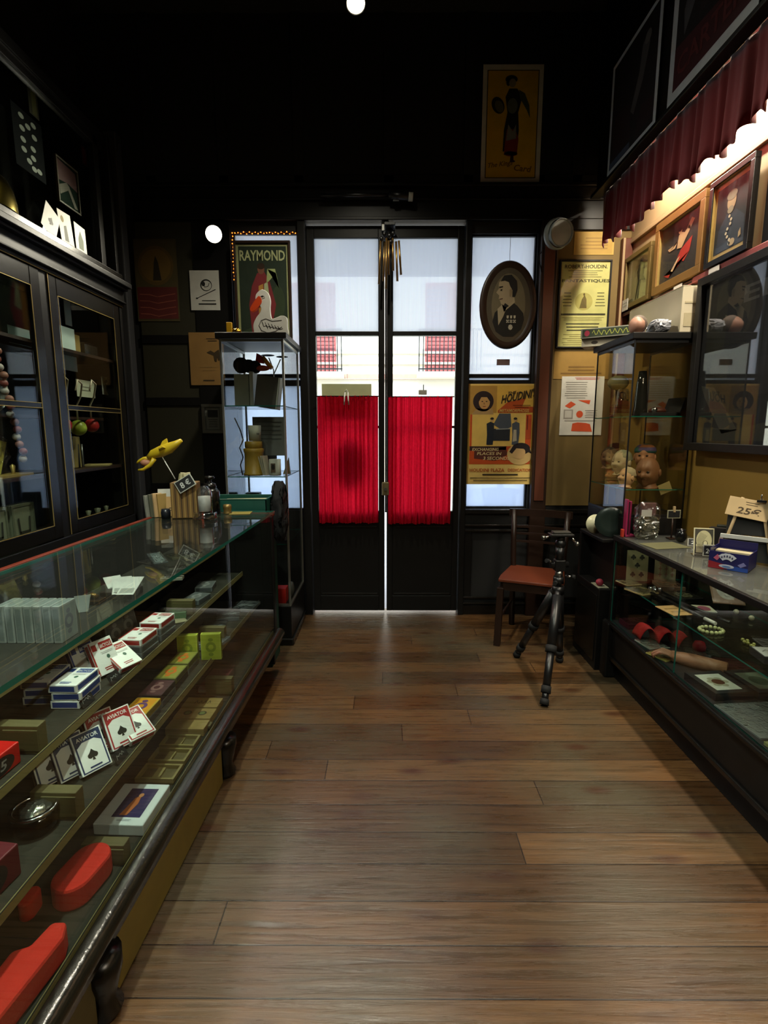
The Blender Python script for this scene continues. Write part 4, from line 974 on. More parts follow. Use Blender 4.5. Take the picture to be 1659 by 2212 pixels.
# big dark glazed poster
def art(b, w, h):
    pl = lambda pts, c, L=2: b.pol([(u*w, v*h) for u, v in pts], A(c), L)
    b.rect(.05*w, .05*h, .95*w, .95*h, A('#26282a')); b.txt('EL REY', .30*w, .78*h, .085*h, A('#595a58'), w=.62*w, L=4)
    pl([(.06, .38), (.16, .36), (.34, .12), (.24, .10), (.10, .30)], '#4d4b42'); pl([(.06, .06), (.95, .07), (.95, .16), (.55, .17), (.30, .12), (.06, .14)], '#3e3f36'); pl([(.12, .52), (.24, .52), (.24, .40), (.12, .42)], '#35342e')
    pl([(.38, .48), (.62, .50), (.58, .30), (.40, .30)], '#2f3032'); b.rect(.07*w, .55*h, .20*w, .92*h, A('#34362e'), 2)
poster('framed_poster', 'large dark glazed poster in a black frame on the ochre wall at right', 'framed poster', at_right(2.895, 1.75, 1.315, 2.205, RW-.045), q('#26282a', .6), art, fr=(.04, .03, M_BLACK), pane=glass('poster_glass', (.95, .95, .95), 2.2))
for y, z, l in ((3.90, 2.245, 'small white card on the rail beside the sepia drawing'), (2.84, 2.165, 'grey price card tucked under the rope portrait'), (3.17, 2.165, 'white card tucked below the dancer painting')):
    b = MB(frame((RW-.052, min(y, 3.84), z), (0, -1, 0), (0, 0, 1))); b.box(0, .085, 0, .075, 0, .002, q('#cfccc6', .6)); b.lines(.01, .075, .02, .06, 2, A('#8a8a88'), 6, .2); tag(b.build('price_card'), l, 'card')

# posters above the valance
def art(b, w, h):
    pl = lambda pts, c, L=2: b.pol([(u*w, v*h) for u, v in pts], A(c), L)
    b.rect(.05*w, .04*h, .95*w, .96*h, A('#201c1d')); pl([(.55, .30), (.70, .50), (.80, .74), (.76, .84), (.66, .80), (.62, .60), (.48, .36)], '#5d5b58'); pl([(.1, .1), (.5, .12), (.45, .45), (.12, .5)], '#2c1a1c'); pl([(.60, .08), (.92, .10), (.92, .26), (.70, .30)], '#2c1a1c')
    b.ell(.76*w, .80*h, .06*w, .05*h, A('#77736c'), 4); b.rect(.05*w, .04*h, .5*w, .10*h, A('#4a5568'), 3)
poster('poster', 'dark pale bordered poster above the valance, the one nearer the door', 'poster', at_right(3.545, 2.955, 2.985, 3.60, VX-.012), q('#e4eaec', .6), art, group=None)
def art(b, w, h):
    pl = lambda pts, c, L=2: b.pol([(u*w, v*h) for u, v in pts], A(c), L)
    b.rect(.07*w, .07*h, .95*w, .95*h, A('#1d191b')); pl([(.07, .07), (.95, .07), (.95, .26), (.07, .34)], '#4a1c22'); pl([(.18, .36), (.30, .50), (.34, .75), (.26, .74), (.16, .52)], '#5b5a5c'); b.ell(.60*w, .58*h, .12*w, .17*h, A('#6a6038'), 3, rot=-.3); pl([(.36, .36), (.9, .44), (.9, .8), (.46, .8)], '#2a2022')
    b.txt('CARTER', .12*w, .13*h, .13*h, A('#6a2a2c'), w=.76*w, L=5)
poster('poster', 'dark poster with red lettering above the valance, the one nearer the camera', 'poster', at_right(2.845, 2.205, 2.985, 3.68, VX-.012), q('#e4eaec', .6), art)

# ================================================================ ON THE RIGHT VITRINE
TZ = 1.946
t = thing('long_box', 'long cream cardboard box with taped end, on the right vitrine', 'box', T(1.652, 2.93, TZ))
M_CART = mt('cream_cardboard', '#c9bfa4', .7, var=.12, scale=6)
b = MB(); b.box(-.06, .06, 0, .62, 0, .24, M_CART, .004); b.box(-.062, -.02, -.001, .6, .238, .2415, mt('cream_cardboard', None)); b.build('carton', t)
b = MB(); b.box(-.045, .04, -.003, 0, .03, .10, q('#b3a888', .5)); b.box(-.045, .055, -.003, 0, .15, .16, q('#b3a888', .5)); b.build('packing_tape', t)
b = MB(); b.M = T(1.525, 3.03, TZ); b.crumple(.07, .17, .085, mt('grey_plastic_bag', '#9c9ea6', .35), .006, 3, flat=True); tag(b.build('plastic_bag'), 'crumpled grey plastic bag beside the long cream box', 'bag')
for i, (y, c, l) in enumerate(((3.22, '#5a4a48', 'dark brown booklet leaning on the long box, beside the grey bag'), (3.29, '#8a7a40', 'olive booklet leaning on the long box behind the brown one'))):
    box_art('booklet', l, 'booklet', frame((1.53, y+.06, TZ), (0, -1, 0), (-.25, 0, 1)) @ T(0, 0, -.022), .07, .10, .012, q(c, .6), lambda b, w, h: b.lines(.01, w-.01, .03, .08, 3, A('#a89a7a'), 1, .3))
t = thing('doll_head', 'small pink face sculpture sitting at the corner of right vitrine', 'figurine', T(1.40, 3.02, TZ))
def headfn(d): return 1 + (.22 if d.y < -.8 and abs(d.z) < .3 else 0)
b = MB(); b.blob((0, 0, .05), (.042, .045, .05), mt('pinkish_skin', '#a87c68', .5), 16, 12, fn=headfn); b.build('face', t)
b = MB(); b.blob((.012, .012, .060), (.048, .046, .050), q('#5f5248', .7), 16, 12); b.build('hair', t)
b = MB(); b.lathe([(0, 0), (.03, 0), (.022, .01), (0, .012)], q('#cfc6b0')); b.build('stand', t)
def art(b, w, h):
    b.rect(.03*w, .1*h, .97*w, .9*h, A('#2f3a2a')); b.ell(.12*w, .5*h, .05*w, .3*h, A('#a3304a'), 2)
    b.stroke([((.22+.03*i)*w, (.5+.28*math.sin(i*1.9))*h) for i in range(24)], .010*w, A('#a8b04a'), 2)
box_art('game_box', 'flat game box with green and yellow side, on top of the white box', 'box', frame((1.235, 3.42, TZ+.048), (.82, -.5, 0), (0, 0, 1)) @ T(0, 0, -.14), .31, .058, .14, q('#8c8e82', .6), art)
box_art('white_box', 'flat white box under the green game box on the right vitrine', 'box', frame((1.25, 3.44, TZ), (.84, -.48, 0), (0, 0, 1)) @ T(0, 0, -.13), .26, .046, .13, q('#b8b4a4', .6), lambda b, w, h: b.ell(.3*w, .5*h, .02, .010, A('#4c4844')))

# ---- inside the right vitrine: rubber masks and props
def mask(label, c, s, yaw, skin, hair, tiltx=0, hat=None):
    t = thing('rubber_mask', label, 'mask', T(*c) @ RZ(yaw) @ RX(tiltx), 'rubber masks in the corner vitrine')
    def fn(d):
        r = 1.0
        if d.y < -.3:
            g = lambda x, z, w: math.exp(-(((d.x-x)/w)**2+((d.z-z)/w)**2))
            r += .42*g(0, -.10, .15) + .12*g(0, .34, .28) + .20*g(0, -.72, .2) - .16*g(.34, .12, .15) - .16*g(-.34, .12, .15) + .12*g(0, -.42, .12) - .08*g(0, -.30, .06) + .12*g(.45, -.15, .18) + .12*g(-.45, -.15, .18)
        return r
    b = MB(); b.blob((0, 0, s*1.1), (s*.80, s*.92, s*1.12), mt('rubber_'+skin.strip('#'), skin, .5, var=.25, scale=9), 36, 28, fn=fn)
    b.lathe([(s*.75, 0), (s*.62, s*.1), (s*.55, s*.35), (s*.5, s*.6)], mt('rubber_'+skin.strip('#'), None), seg=20); b.build('face', t)
    b = MB()
    for sx in (-1, 1): b.blob((sx*s*.82, s*.05, s*1.08), (s*.10, s*.20, s*.28), mt('rubber_'+skin.strip('#'), None), 10, 8)
    b.build('ears', t)
    if hair:
        b = MB(); b.blob((0, s*.14, s*1.45), (s*.84, s*.88, s*.85), q(hair, .9), 22, 14, fn=lambda d: 1+.06*math.sin(d.x*17)*math.sin(d.y*15+d.z*9) if d.z > -.25 else .72); b.build('hair', t)
    if hat:
        b = MB(); col = [q(x, .7) for x in hat]
        b.blob((0, s*.05, s*1.65), (s*.90, s*.92, s*.62), col[0], 24, 12, fn=lambda d: 1 if d.z > -.5 else .8, mf=lambda i, j: col[(i//2+j//8) % len(col)]); b.build('cap', t)
    b = MB()
    for sx in (-1, 1): b.blob((sx*s*.30, -s*.83, s*1.24), (s*.11, s*.05, s*.07), q('#1c1613', .5), 10, 6)
    b.blob((0, -s*.90, s*.72), (s*.24, s*.05, s*.035), q('#5c2a22', .5), 12, 6); b.build('features', t)
    return t
Z0 = 1.092
mask('brown long faced rubber mask in the middle of the vitrine front', (1.545, 3.055, Z0), .080, -45, '#7d543a', None, 6)
mask('pale rubber mask with striped rainbow cap, top right in the vitrine', (1.60, 3.22, Z0+.09), .070, -35, '#c48a68', None, 0, ('#3c6a68', '#6a5a86', '#b5714a', '#3c6a68'))
mask('grey haired rubber mask behind the brown faced one', (1.45, 3.20, Z0+.06), .066, -60, '#b8a484', '#8a8870', 0)
mask('cream faced rubber mask with open red mouth near the left glass', (1.405, 3.035, Z0), .052, -70, '#d0a47c', '#a8987c', -8)
mask('dark haired rubber mask at the far left of the vitrine', (1.435, 3.35, Z0+.09), .058, -40, '#7a5c40', '#3a2c1e', 0)
mask('grey capped small rubber mask low at the vitrine far left', (1.46, 3.33, Z0), .045, -80, '#c46a40', '#8a8680', 0)
b = MB(frame((1.575, 2.952, 1.055), (.9, 0, .38), (-.38, 0, .9))); b.box(0, .07, 0, .058, 0, .0015, q('#9c8c5c', .7)); tag(b.build('price_tag'), 'tan square price tag hanging in front of the brown mask', 'tag')
Z1 = 1.502
b = MB(T(1.43, 3.20, Z1)); b.lathe([(.045, 0), (.047, .004), (.03, .16), (.026, .165), (.024, .16), (.04, .006), (.0, .005)], glass('glass_beaker', (.8, .78, .74), 2.5, .03), seg=24); tag(b.build('glass_beaker'), 'tapered clear glass beaker on the upper vitrine shelf', 'glass')
b = MB(T(1.44, 3.30, Z1)); b.lathe([(.0, 0), (.04, 0), (.04, .01), (.012, .02), (.012, .16), (.02, .17)], M_DARKB); b.blob((0, 0, .21), (.062, .062, .045), q('#a09468', .7), 18, 12); tag(b.build('foam_ball_stand'), 'dull tan dome on a dark stand in the vitrine', 'ornament')
b = MB(T(1.50, 3.12, Z1)); b.lathe([(.0, 0), (.04, 0), (.042, .01), (.036, .05), (.03, .18), (.022, .26), (.0, .262)], mt('dark_glass_bottle', '#22211f', .12, spec=.8), seg=24); tag(b.build('dark_cone'), 'tall glossy dark cone on the upper vitrine shelf', 'prop')
t = thing('prop_case', 'open black prop case with reddish insides, on upper vitrine shelf', 'case', T(1.58, 3.06, Z1) @ RZ(10))
b = MB(); b.box(-.09, .09, -.07, .07, 0, .02, M_INK, .003); b.build('tray', t)
b = MB(T(.085, 0, .02) @ RY(-70)); b.box(-.0, .09, -.07, .07, -.004, .004, M_INK, .002); b.build('lid', t)
b = MB(); b.blob((-.01, 0, .03), (.05, .045, .022), q('#4a241a', .5)); b.blob((-.05, -.03, .035), .016, M_CHROME, 12, 8); b.build('contents', t)

# ================================================================ CUPBOARD IN THE CORNER BY THE CHAIR
t = thing('side_cupboard', 'narrow black side cupboard between the chair and the right counter', 'cupboard', T(1.25, 2.93, 0))
b = MB(); b.box(0, .10, .0, .35, .0, .50, M_BLACK, .003); b.box(0, .10, .32, .35, .5, .78, M_BLACK, .003); b.box(.07, .10, 0, .32, .5, .78, M_BLACK); b.box(0, .10, 0, .35, .78, .80, M_BLACK, .003); b.build('body', t)
b = MB(); b.box(-.006, 0, .02, .33, .05, .46, M_BLACKG, .002); b.build('door_panel', t)
b = MB(frame((1.315, 2.985, .803), (.96, -.28, .0), (0, .12, 1)) @ T(0, .088, 0)); b.lathe([(.0, 0), (.05, .001), (.084, .004), (.088, .010), (.086, .012), (.05, .006), (0, .005)], mt('dark_green_dish', '#1c2622', .25), seg=40); tag(b.build('round_dish'), 'dark green round dish propped up at the counter end', 'dish')
b = MB(frame((1.268, 3.08, .803), (1, 0, 0), (0, .15, 1)) @ T(0, .06, 0)); b.lathe([(0, 0), (.056, .001), (.058, .004), (0, .006)], q('#c9c8a8', .3), seg=32); b.ell(0, 0, .008, .008, M_INK, 14); tag(b.build('round_disc'), 'pale round disc behind the dark green dish', 'disc')
b = MB(); b.blob((1.275, 2.99, .527), .022, q('#8a2a3a', .5), 14, 10); tag(b.build('red_ball'), 'small dull red ball on the cupboard shelf by the tripod', 'ball')
b = MB(); b.box(1.252, 1.315, 2.95, 3.06, .502, .506, q('#8c8a74', .7)); tag(b.build('paper_slip'), 'greyish paper slip under the small red ball', 'paper')

# ================================================================ ON THE RIGHT COUNTER
CZ = .8335
t = thing('foil_bag', 'crinkled clear bag of silver pieces on the counter corner', 'bag', T(1.425, 2.79, CZ))
M_FOIL = mt('crumpled_silver', '#9a9a90', .18, metal=.9, bump=1.0, scale=9)
b = MB(); rnd = random.Random(5)
b.crumple(.115, .05, .13, M_FOIL, .010, 5, n=(12, 6, 14), flat=True); b.build('silver_pieces', t)
b = MB(); b.crumple(.13, .06, .205, M_FILM, .006, 8, n=(8, 4, 10), flat=True); b.build('cellophane', t)
b = MB(); b.box(-.05, .005, -.037, -.034, .13, .165, q('#a5a39a', .5)); b.build('paper_label', t)
b = MB(); b.box(1.335, 1.345, 2.84, 2.875, CZ, CZ+.21, q('#8a2048', .4), .002); b.box(1.352, 1.362, 2.84, 2.875, CZ, CZ+.20, q('#7a1c40', .4), .002); b.box(1.345, 1.352, 2.845, 2.87, CZ, CZ+.195, q('#2a0c18', .5)); b.box(1.335, 1.39, 2.835, 2.88, CZ, CZ+.012, q('#8a2048', .4), .002)
tag(b.build('magenta_stand'), 'magenta twin slat stand at the far end of right counter', 'stand')
b = MB(); b.box(1.312, 1.326, 2.83, 2.85, CZ, CZ+.045, q('#a5301e', .4), .003); tag(b.build('red_peg'), 'small red peg standing at the counter corner', 'peg')
b = MB(); b.box(1.42, 1.50, 2.845, 2.865, CZ, CZ+.19, q('#5c3a3a', .5), .002); tag(b.build('pink_card_box'), 'dull pink card box behind the silver bag', 'box')
def board(label, loc, rz, w, h, txt, tilt=12, edge='#a59a7c', clip=True):
    t = thing('chalkboard_sign', label, 'price sign', T(*loc) @ RZ(rz) @ RX(90-tilt))
    b = MB(); b.box(-w/2, w/2, 0, h, -.004, 0, q(edge, .6), .0015); b.rect(-w/2+.005, .005, w/2-.005, h-.005, q('#0e0f10', .7), 1)
    if txt: b.txt(txt, -w*.28, h*.25, h*.45, q('#b5b8b4', .8), w=w*.56, L=2, shear=.1)
    b.build('board', t)
    if clip: b = MB(); b.box(-.006, .006, h-.012, h+.02, -.006, .004, q('#a08a64', .6), .001); b.build('peg', t)
    return t
board('tiny blank chalkboard on a stick beside the silver bag', (1.565, 2.78, CZ+.115), 4, .075, .046, '', 2, '#8c8a70')
b = MB(); b.cyl((1.565, 2.79, CZ), (1.565, 2.79, CZ+.12), .004, M_DARKB, seg=8); b.box(1.545, 1.585, 2.77, 2.81, CZ, CZ+.006, M_DARKB); tag(b.build('sign_stick'), 'thin dark stick carrying the tiny blank chalkboard', 'stick')
t = thing('skull_cup', 'small black skull shaped cup on the right counter', 'cup', T(1.565, 2.70, CZ))
b = MB(); b.blob((0, 0, .035), (.028, .032, .035), mt('glossy_black', '#0f0f10', .15), 20, 14, fn=lambda d: 1-.14*math.exp(-(((abs(d.x)-.4)/.2)**2+((d.z-.1)/.25)**2)) if d.y < -.2 else 1); b.build('skull', t)
b = MB(); b.lathe([(.02, .055), (.024, .07), (.021, .07), (.016, .05)], mt('glossy_black', None), seg=18); b.build('rim', t)
board('small slanted chalkboard lying left of the drawn card', (1.585, 2.60, CZ), -28, .07, .045, '2\u20ac', 35, '#8a8a80', True)
# upright jumbo card with drawing
def art(b, w, h):
    b.rect(.06*w, .04*h, .94*w, .96*h, A('#3b3930')); b.ell(.5*w, .55*h, .38*w, .36*h, A('#b9b48c'), 2); b.rect(.12*w, .08*h, .88*w, .40*h, A('#b9b48c'), 2)
    for i in range(7): b.stroke([((.22+.06*i)*w, .22*h), ((.16+.05*i)*w, .52*h), ((.34+.05*i)*w, (.84-.02*i)*h)], .014*w, A('#55523e'), 3)
    b.ell(.56*w, .42*h, .13*w, .12*h, A('#55523e'), 4); b.ell(.56*w, .44*h, .09*w, .08*h, A('#c9c49c'), 5)
p = P(1512, 1200, X=1.50); 
box_art('jumbo_card', 'upright jumbo card with a face drawing in cream border', 'card', frame((1.475, 2.43, CZ), (.97, -.25, 0), (-.03, .22, 1)), .088, .128, .003, q('#c4bf9c', .5), art)
t = thing('clear_card_stand', 'clear plastic stand holding a chalk price before the jumbo card', 'stand', T(1.47, 2.385, CZ) @ RZ(-14))
b = MB(); b.box(-.015, .07, .0, .003, 0, .05, glass('acrylic', (.8, .78, .8), 3, .05)); b.box(-.015, .07, .0, .05, 0, .003, glass('acrylic')); b.build('holder', t)
board('black chalk sign reading 2 euro in the clear stand', (1.515, 2.372, CZ+.004), -14, .055, .055, '2\u20ac', 5, '#9c9c90', False)
def art(b, w, h):
    b.rect(.0, .0, w, h, A('#171213')); 
    for u in (.45, .68): b.ell(u*w, .42*h, .09*w, .34*h, A('#8c6a68'), 2); b.ell(u*w, .62*h, .06*w, .10*h, A('#b59a96'), 3)
box_art('picture_box', 'dark box printed with two pale figures, behind the jumbo card', 'box', frame((1.565, 2.47, CZ), (.72, -.69, 0), (0, 0, 1)) @ T(0, 0, -.04), .12, .125, .04, q('#16181a', .4), art)
b = MB(T(1.66, 2.47, CZ) @ RZ(-35)); b.box(-.05, .05, 0, .04, 0, .13, q('#1c211e', .35), .003); tag(b.build('dark_green_box'), 'plain very dark green box beside the figure printed box', 'box')
# blue and red tray of card packs
t = thing('card_tray', 'open blue and red cardboard tray printed with a fan of cards', 'tray', T(1.405, 2.20, CZ) @ RZ(-46))
W_, D_, H_ = .145, .15, .074; M_NAVY = q('#1c1a4c', .4)
b = MB(); b.box(0, W_, 0, .003, 0, H_, M_NAVY); b.box(0, .003, .003, D_, 0, H_+.01, M_NAVY); b.box(W_-.003, W_, .003, D_, 0, H_, M_NAVY); b.box(0, W_, D_-.003, D_, 0, H_+.03, M_NAVY); b.box(0, W_, 0, D_, 0, .003, M_NAVY); b.build('tray_body', t)
b = MB(frame((0, -.0004, 0), (1, 0, 0), (0, 0, 1))); w, h = W_, H_
pl = lambda pts, c, L=2: b.pol([(u*w, v*h) for u, v in pts], q(c, .4), L)
pl([(0, 0), (.5, 0), (.40, .30), (0, .42)], '#7c1c26', 1); pl([(.4, 0), (1, 0), (1, .22), (.5, .28)], '#1d3c86', 1)
for i in range(5):
    a = (i-2)*.32; cx, cy = .47*w, .36*h; r0, r1 = .018, .044; wd = .010
    q_ = [(cx+math.sin(a)*r0-math.cos(a)*wd*.6, cy+math.cos(a)*r0+math.sin(a)*wd*.6), (cx+math.sin(a)*r0+math.cos(a)*wd*.6, cy+math.cos(a)*r0-math.sin(a)*wd*.6), (cx+math.sin(a)*r1+math.cos(a)*wd, cy+math.cos(a)*r1-math.sin(a)*wd), (cx+math.sin(a)*r1-math.cos(a)*wd, cy+math.cos(a)*r1+math.sin(a)*wd)]
    b.pol([(u, min(v, h*.97)) for u, v in q_], q('#b8bcc8', .5), 3+i*.5)
    b.ell(cx+math.sin(a)*.032, min(cy+math.cos(a)*.032, h*.8), .003, .005, q('#3a3c58', .5), 7)
b.ell(.47*w, .20*h, .028, .008, q('#a5aabc', .5), 4); b.ell(.47*w, .18*h, .016, .004, q('#4a6a9c', .5), 5)
pl([(.12, .60), (.22, .85), (.30, .72), (.22, .48)], '#a5506a', 3); pl([(.74, .36), (.88, .56), (.96, .40), (.82, .24)], '#6a6a9a', 3); b.build('front_print', t)
for i in range(3):
    b = MB(); b.box(.006, W_-.006, .07+.024*i, .09+.024*i, .004, H_-.006, q('#b8ad8c' if i < 2 else '#1c1a2c', .5), .001); b.build('pack', t)
# easel with card reading 25 euro
t = thing('table_easel', 'small wooden table easel with slate and tan card reading 25 euro', 'easel', T(1.62, 2.28, CZ) @ RZ(-42))
M_PINE = q('#a5906c', .6)
b = MB()
for x, x2 in ((-.10, -.035), (.10, .035)): b.tube([(x, -.03, 0), (x2, .02, .29)], .007, M_PINE, seg=6)
b.tube([(0, .12, 0), (0, .03, .27)], .006, M_PINE, seg=6); b.box(-.10, .10, -.026, -.010, .105, .122, q('#b8bcb8', .5)); b.build('wooden_frame', t)
b = MB(T(0, -.018, 0) @ RX(-9)); b.box(-.085, .085, .0, .006, .125, .25, q('#141616', .7)); b.box(-.09, .09, .0, .006, .01, .104, q('#141616', .7)); b.build('slate', t)
M = T(-.01, -.006, .20) @ RY(8) @ RX(78); b = MB(M); b.box(-.085, .075, 0, .085, 0, .003, q('#c4ab80', .6), .001); b.M = M @ T(0, 0, .003); b.txt('25\u20ac', -.045, .015, .032, q('#4a3c2a', .7), w=.09, L=1, shear=.1); b.lines(-.02, .03, .055, .075, 2, q('#4a3c2a', .7), 1, .25); b.build('price_card', t)
b = MB(); b.box(.02, .055, -.006, .006, .275, .285, M_BLACKM, .001); b.tube([(.035, 0, .285), (.035, 0, .31)], .003, M_CHROME); b.build('bulldog_clip', t)
t = thing('striped_booklet', 'orange and white striped booklet propped below the easel', 'booklet', T(1.60, 2.04, CZ) @ RZ(-30))
b = MB(RX(80)); b.box(0, .10, 0, .20, 0, .004, q('#c9c2b4', .5), .001)
for i in range(9): b.M = RX(80) @ T(0, 0, .004); b.pol([(.0, .10+.011*i), (.10, .085+.011*i), (.10, .090+.011*i), (.0, .105+.011*i)], q('#c9512a', .5), 1)
b.M = RX(80) @ T(0, 0, .004); b.rect(.02, .0, .10, .08, q('#3a1216', .5), 1); b.build('cover', t)
# papers on the glass top
for x, y, rz, w, l, c, lb in ((1.44, 2.62, 10, .20, .14, '#5c5a3c', 'olive paper lying under the black skull cup'),):
    b = MB(T(x, y, CZ) @ RZ(rz)); b.box(-w/2, w/2, -l/2, l/2, 0, .0012, q(c, .7)); tag(b.build('paper_sheet'), lb, 'paper')

# ================================================================ INSIDE THE RIGHT COUNTER
SZ, DZ = .5805, .3365
def club(b, u, v, s, m, L):
    b.ell(u, v+s*.45, s*.42, s*.42, m, L, 14); b.ell(u-s*.42, v-s*.12, s*.42, s*.42, m, L+.2, 14); b.ell(u+s*.42, v-s*.12, s*.42, s*.42, m, L+.4, 14); b.pol([(u-s*.28, v-s*.9), (u+s*.28, v-s*.9), (u, v)], m, L+.6)
def art(b, w, h):
    k = A('#26261f')
    for u, v in ((.3, .78), (.7, .78), (.5, .52), (.3, .22), (.7, .22)): club(b, u*w, v*h, .017, k, 1)
box_art('jumbo_card', 'jumbo five of clubs card standing inside the right counter', 'card', frame((1.36, 2.845, SZ+.0), (1, -.12, 0), (0, .05, 1)), .115, .175, .002, q('#8f8a6a', .5), art)
def art(b, w, h):
    for i in range(3):
        for j in range(3): b.stroke([((.2+.28*i)*w, (.25+.2*j)*h), ((.34+.28*i)*w, (.25+.2*j)*h)], .004, A('#7a4a40'), 1); b.stroke([((.27+.28*i)*w, (.17+.2*j)*h), ((.27+.28*i)*w, (.33+.2*j)*h)], .004, A('#7a4a40'), 1.4)
box_art('jumbo_card', 'jumbo card with red crosses beside the five of clubs card', 'card', frame((1.51, 2.83, SZ), (1, -.12, 0), (0, .05, 1)), .115, .165, .002, q('#857c62', .5), art)
def packet(label, M, w, l, t_, col, art=None, film=True, group=None, cat='packet'):
    t = thing('packet', label, cat, M, group); b = MB(); b.box(.004, w-.004, .004, l-.004, .0, t_, q(col, .5), .001)
    b.M = T(0, 0, t_)
    if art: art(b, w, l)
    b.build('card_insert', t)
    if film:
        b = MB(); n = 8; rows = [[(w*i/n, l*j/n, t_+.002+.004*math.sin(i*1.7+j)*math.sin(j*2.1)*(0 < i < n and 0 < j < n)+.002) for i in range(n+1)] for j in range(n+1)]; b.grid(rows, M_FILM); b.build('film', t)
    return t
ln = lambda c, n=3: (lambda b, w, h: b.lines(.15*w, .85*w, .2*h, .8*h, n, q(c, .5), 1, .35))
pic = lambda c, c2='#c9c4b4': (lambda b, w, h: (b.rect(.08*w, .06*h, .92*w, .94*h, q(c2, .5), 1), b.ell(.5*w, .5*h, .3*w, .34*h, q(c, .5), 2)))
packet('tan packet lying before the five of clubs card', flat(1.315, 2.73, SZ, 12), .10, .11, .004, '#a5946a', None)
packet('crinkled packet of orange bits in front of the crossed card', flat(1.46, 2.66, SZ, -8), .13, .14, .02, '#7a5c4a', ln('#a5683a', 2))
packet('yellowish packet with silver balls on the glass shelf', flat(1.315, 2.56, SZ, 20), .12, .13, .006, '#a59060', pic('#5c4a34', '#a59060'))
b = MB()
for dx, dy in ((0, 0), (.03, .01), (.015, .035), (-.01, .03)): b.blob((1.40+dx, 2.60+dy, SZ+.022), .011, M_CHROME, 12, 8)
tag(b.build('silver_balls'), 'cluster of small silver balls on the yellowish packet', 'balls')
packet('black packet with pale disc under the glass top', flat(1.46, 2.49, SZ, 5), .14, .13, .008, '#15161a', pic('#8c8a6a', '#15161a'))
packet('tan kraft card lying flat at the front of glass shelf', flat(1.315, 2.27, SZ, 8), .135, .14, .003, '#b08a5c', ln('#8a6a42', 2), film=False)
packet('small white photo card beside the tan kraft card', flat(1.46, 2.33, SZ, -12), .09, .10, .004, '#b5b4ac', pic('#8a4a5c', '#b0b09a'), film=False)
packet('shiny cellophane packet with pink back leaning at the rear', flat(1.545, 2.36, SZ+.03, -18, 35), .14, .17, .006, '#8a6a52', pic('#b8b8b4', '#a08478'))
# magic wands
for i, (x0, y0, x1, y1, l) in enumerate(((1.375, 2.59, 1.435, 2.16, 'black wand with white tip lying along the glass shelf'), (1.415, 2.55, 1.505, 2.17, 'black wand beside the white tipped one'))):
    t = thing('magic_wand', l, 'wand', T(x0, y0, SZ+.010)); d = Vector((x1-x0, y1-y0, 0)); u = d.normalized()
    b = MB(); b.cyl((0, 0, 0), d, .0075, M_BLACKG, seg=12); b.build('shaft', t)
    b = MB(); b.cyl(d-u*.06, d+u*.003, .0079, M_WHITE if i == 0 else M_BLACKM, seg=12); b.build('tip', t)
b = MB(T(1.375, 2.09, SZ)); 
for k in range(16):
    a = k*PI/8; b.blob((.035*math.cos(a)*1.3, .035*math.sin(a), .008), .008, q('#a5a878', .3, var=.3), 8, 6)
tag(b.build('bead_ring'), 'coiled string of pale green beads on the glass shelf', 'beads')
b = MB(T(1.44, 1.99, SZ)); 
for k in range(10): b.blob((.012*math.sin(k*2), -.012*k, .007), .007, q('#8c8c4c', .3, var=.3), 8, 6)
tag(b.build('bead_chain'), 'short trailing chain of olive beads next to the bead ring', 'beads')
packet('yellow edged packet at the rear of the glass shelf', flat(1.61, 2.02, SZ, -25), .08, .16, .012, '#b59a2a', ln('#2a2a24', 1), film=False)
packet('grey plastic packet behind the flat gift box', flat(1.47, 1.90, SZ, -10), .15, .12, .006, '#4a4c4e', None)
box_art('gift_box', 'black box with pale floral lid on the glass shelf', 'box', flat(1.375, 1.78, SZ, -8), .19, .10, .028, M_INK, lambda b, w, h: (b.rect(.02*w, .06*h, .98*w, .94*h, q('#8f9090', .4), 1), b.stroke([((.1+.1*i)*w, (.5+.2*math.sin(i*2))*h) for i in range(9)], .003, q('#4c4c4c', .5), 2)))
packet('silver crinkled packet at the near end of the glass shelf', flat(1.46, 1.62, SZ, 10), .14, .12, .01, '#77797a', None)
for x, y in ((1.62, 2.30), (1.635, 2.22)): b = MB(); b.blob((x, y, SZ+.012), .012, q('#9c9a84', .4), 12, 8); tag(b.build('small_ball'), 'tiny pale ball at the back of the shelf, ' + ('the farther one' if y > 2.25 else 'the nearer one'), 'ball')
# lower deck
t = packet('dark red packet in cellophane at the far end of lower deck', flat(1.335, 2.72, DZ, 5), .16, .11, .03, '#4a1626', None)
b = MB(); rows = []
for i in range(61):
    u = i/60; x = 1.32+.17*u; z = DZ+.012+.07*abs(math.sin(u*2.4*PI))**.7; y0_ = 2.60-.12*u; rows.append([(x, y0_-.045, z), (x+.004, y0_, z+.004), (x, y0_+.045, z)])
b.grid(rows, q('#a8181a', .7)); tag(b.build('red_ribbon', solid=.004), 'bright red wavy felt strip on the lower deck', 'ribbon')
b = MB(T(1.53, 2.50, DZ)); b.lathe([(0, 0), (.03, 0), (.032, .01), (.02, .07), (.016, .15), (0, .155)], M_INK, seg=20); tag(b.build('black_cone'), 'black cone standing behind the red felt strip', 'cone')
b = MB(T(1.555, 2.44, DZ)); b.lathe([(0, 0), (.028, 0), (.03, .03), (.022, .05), (0, .055)], q('#8a1420', .6), seg=20); tag(b.build('red_cup'), 'small dark red cup beside the black cone', 'cup')
packet('clear wrapped white card at the front of the lower deck', flat(1.318, 2.45, DZ, 10), .12, .13, .006, '#8f9088', ln('#6a6c66', 3))
packet('yellow and white leaflet in film on the lower deck', flat(1.325, 2.31, DZ, 25), .11, .12, .006, '#9c9450', pic('#c4bf9c', '#a59a40'))
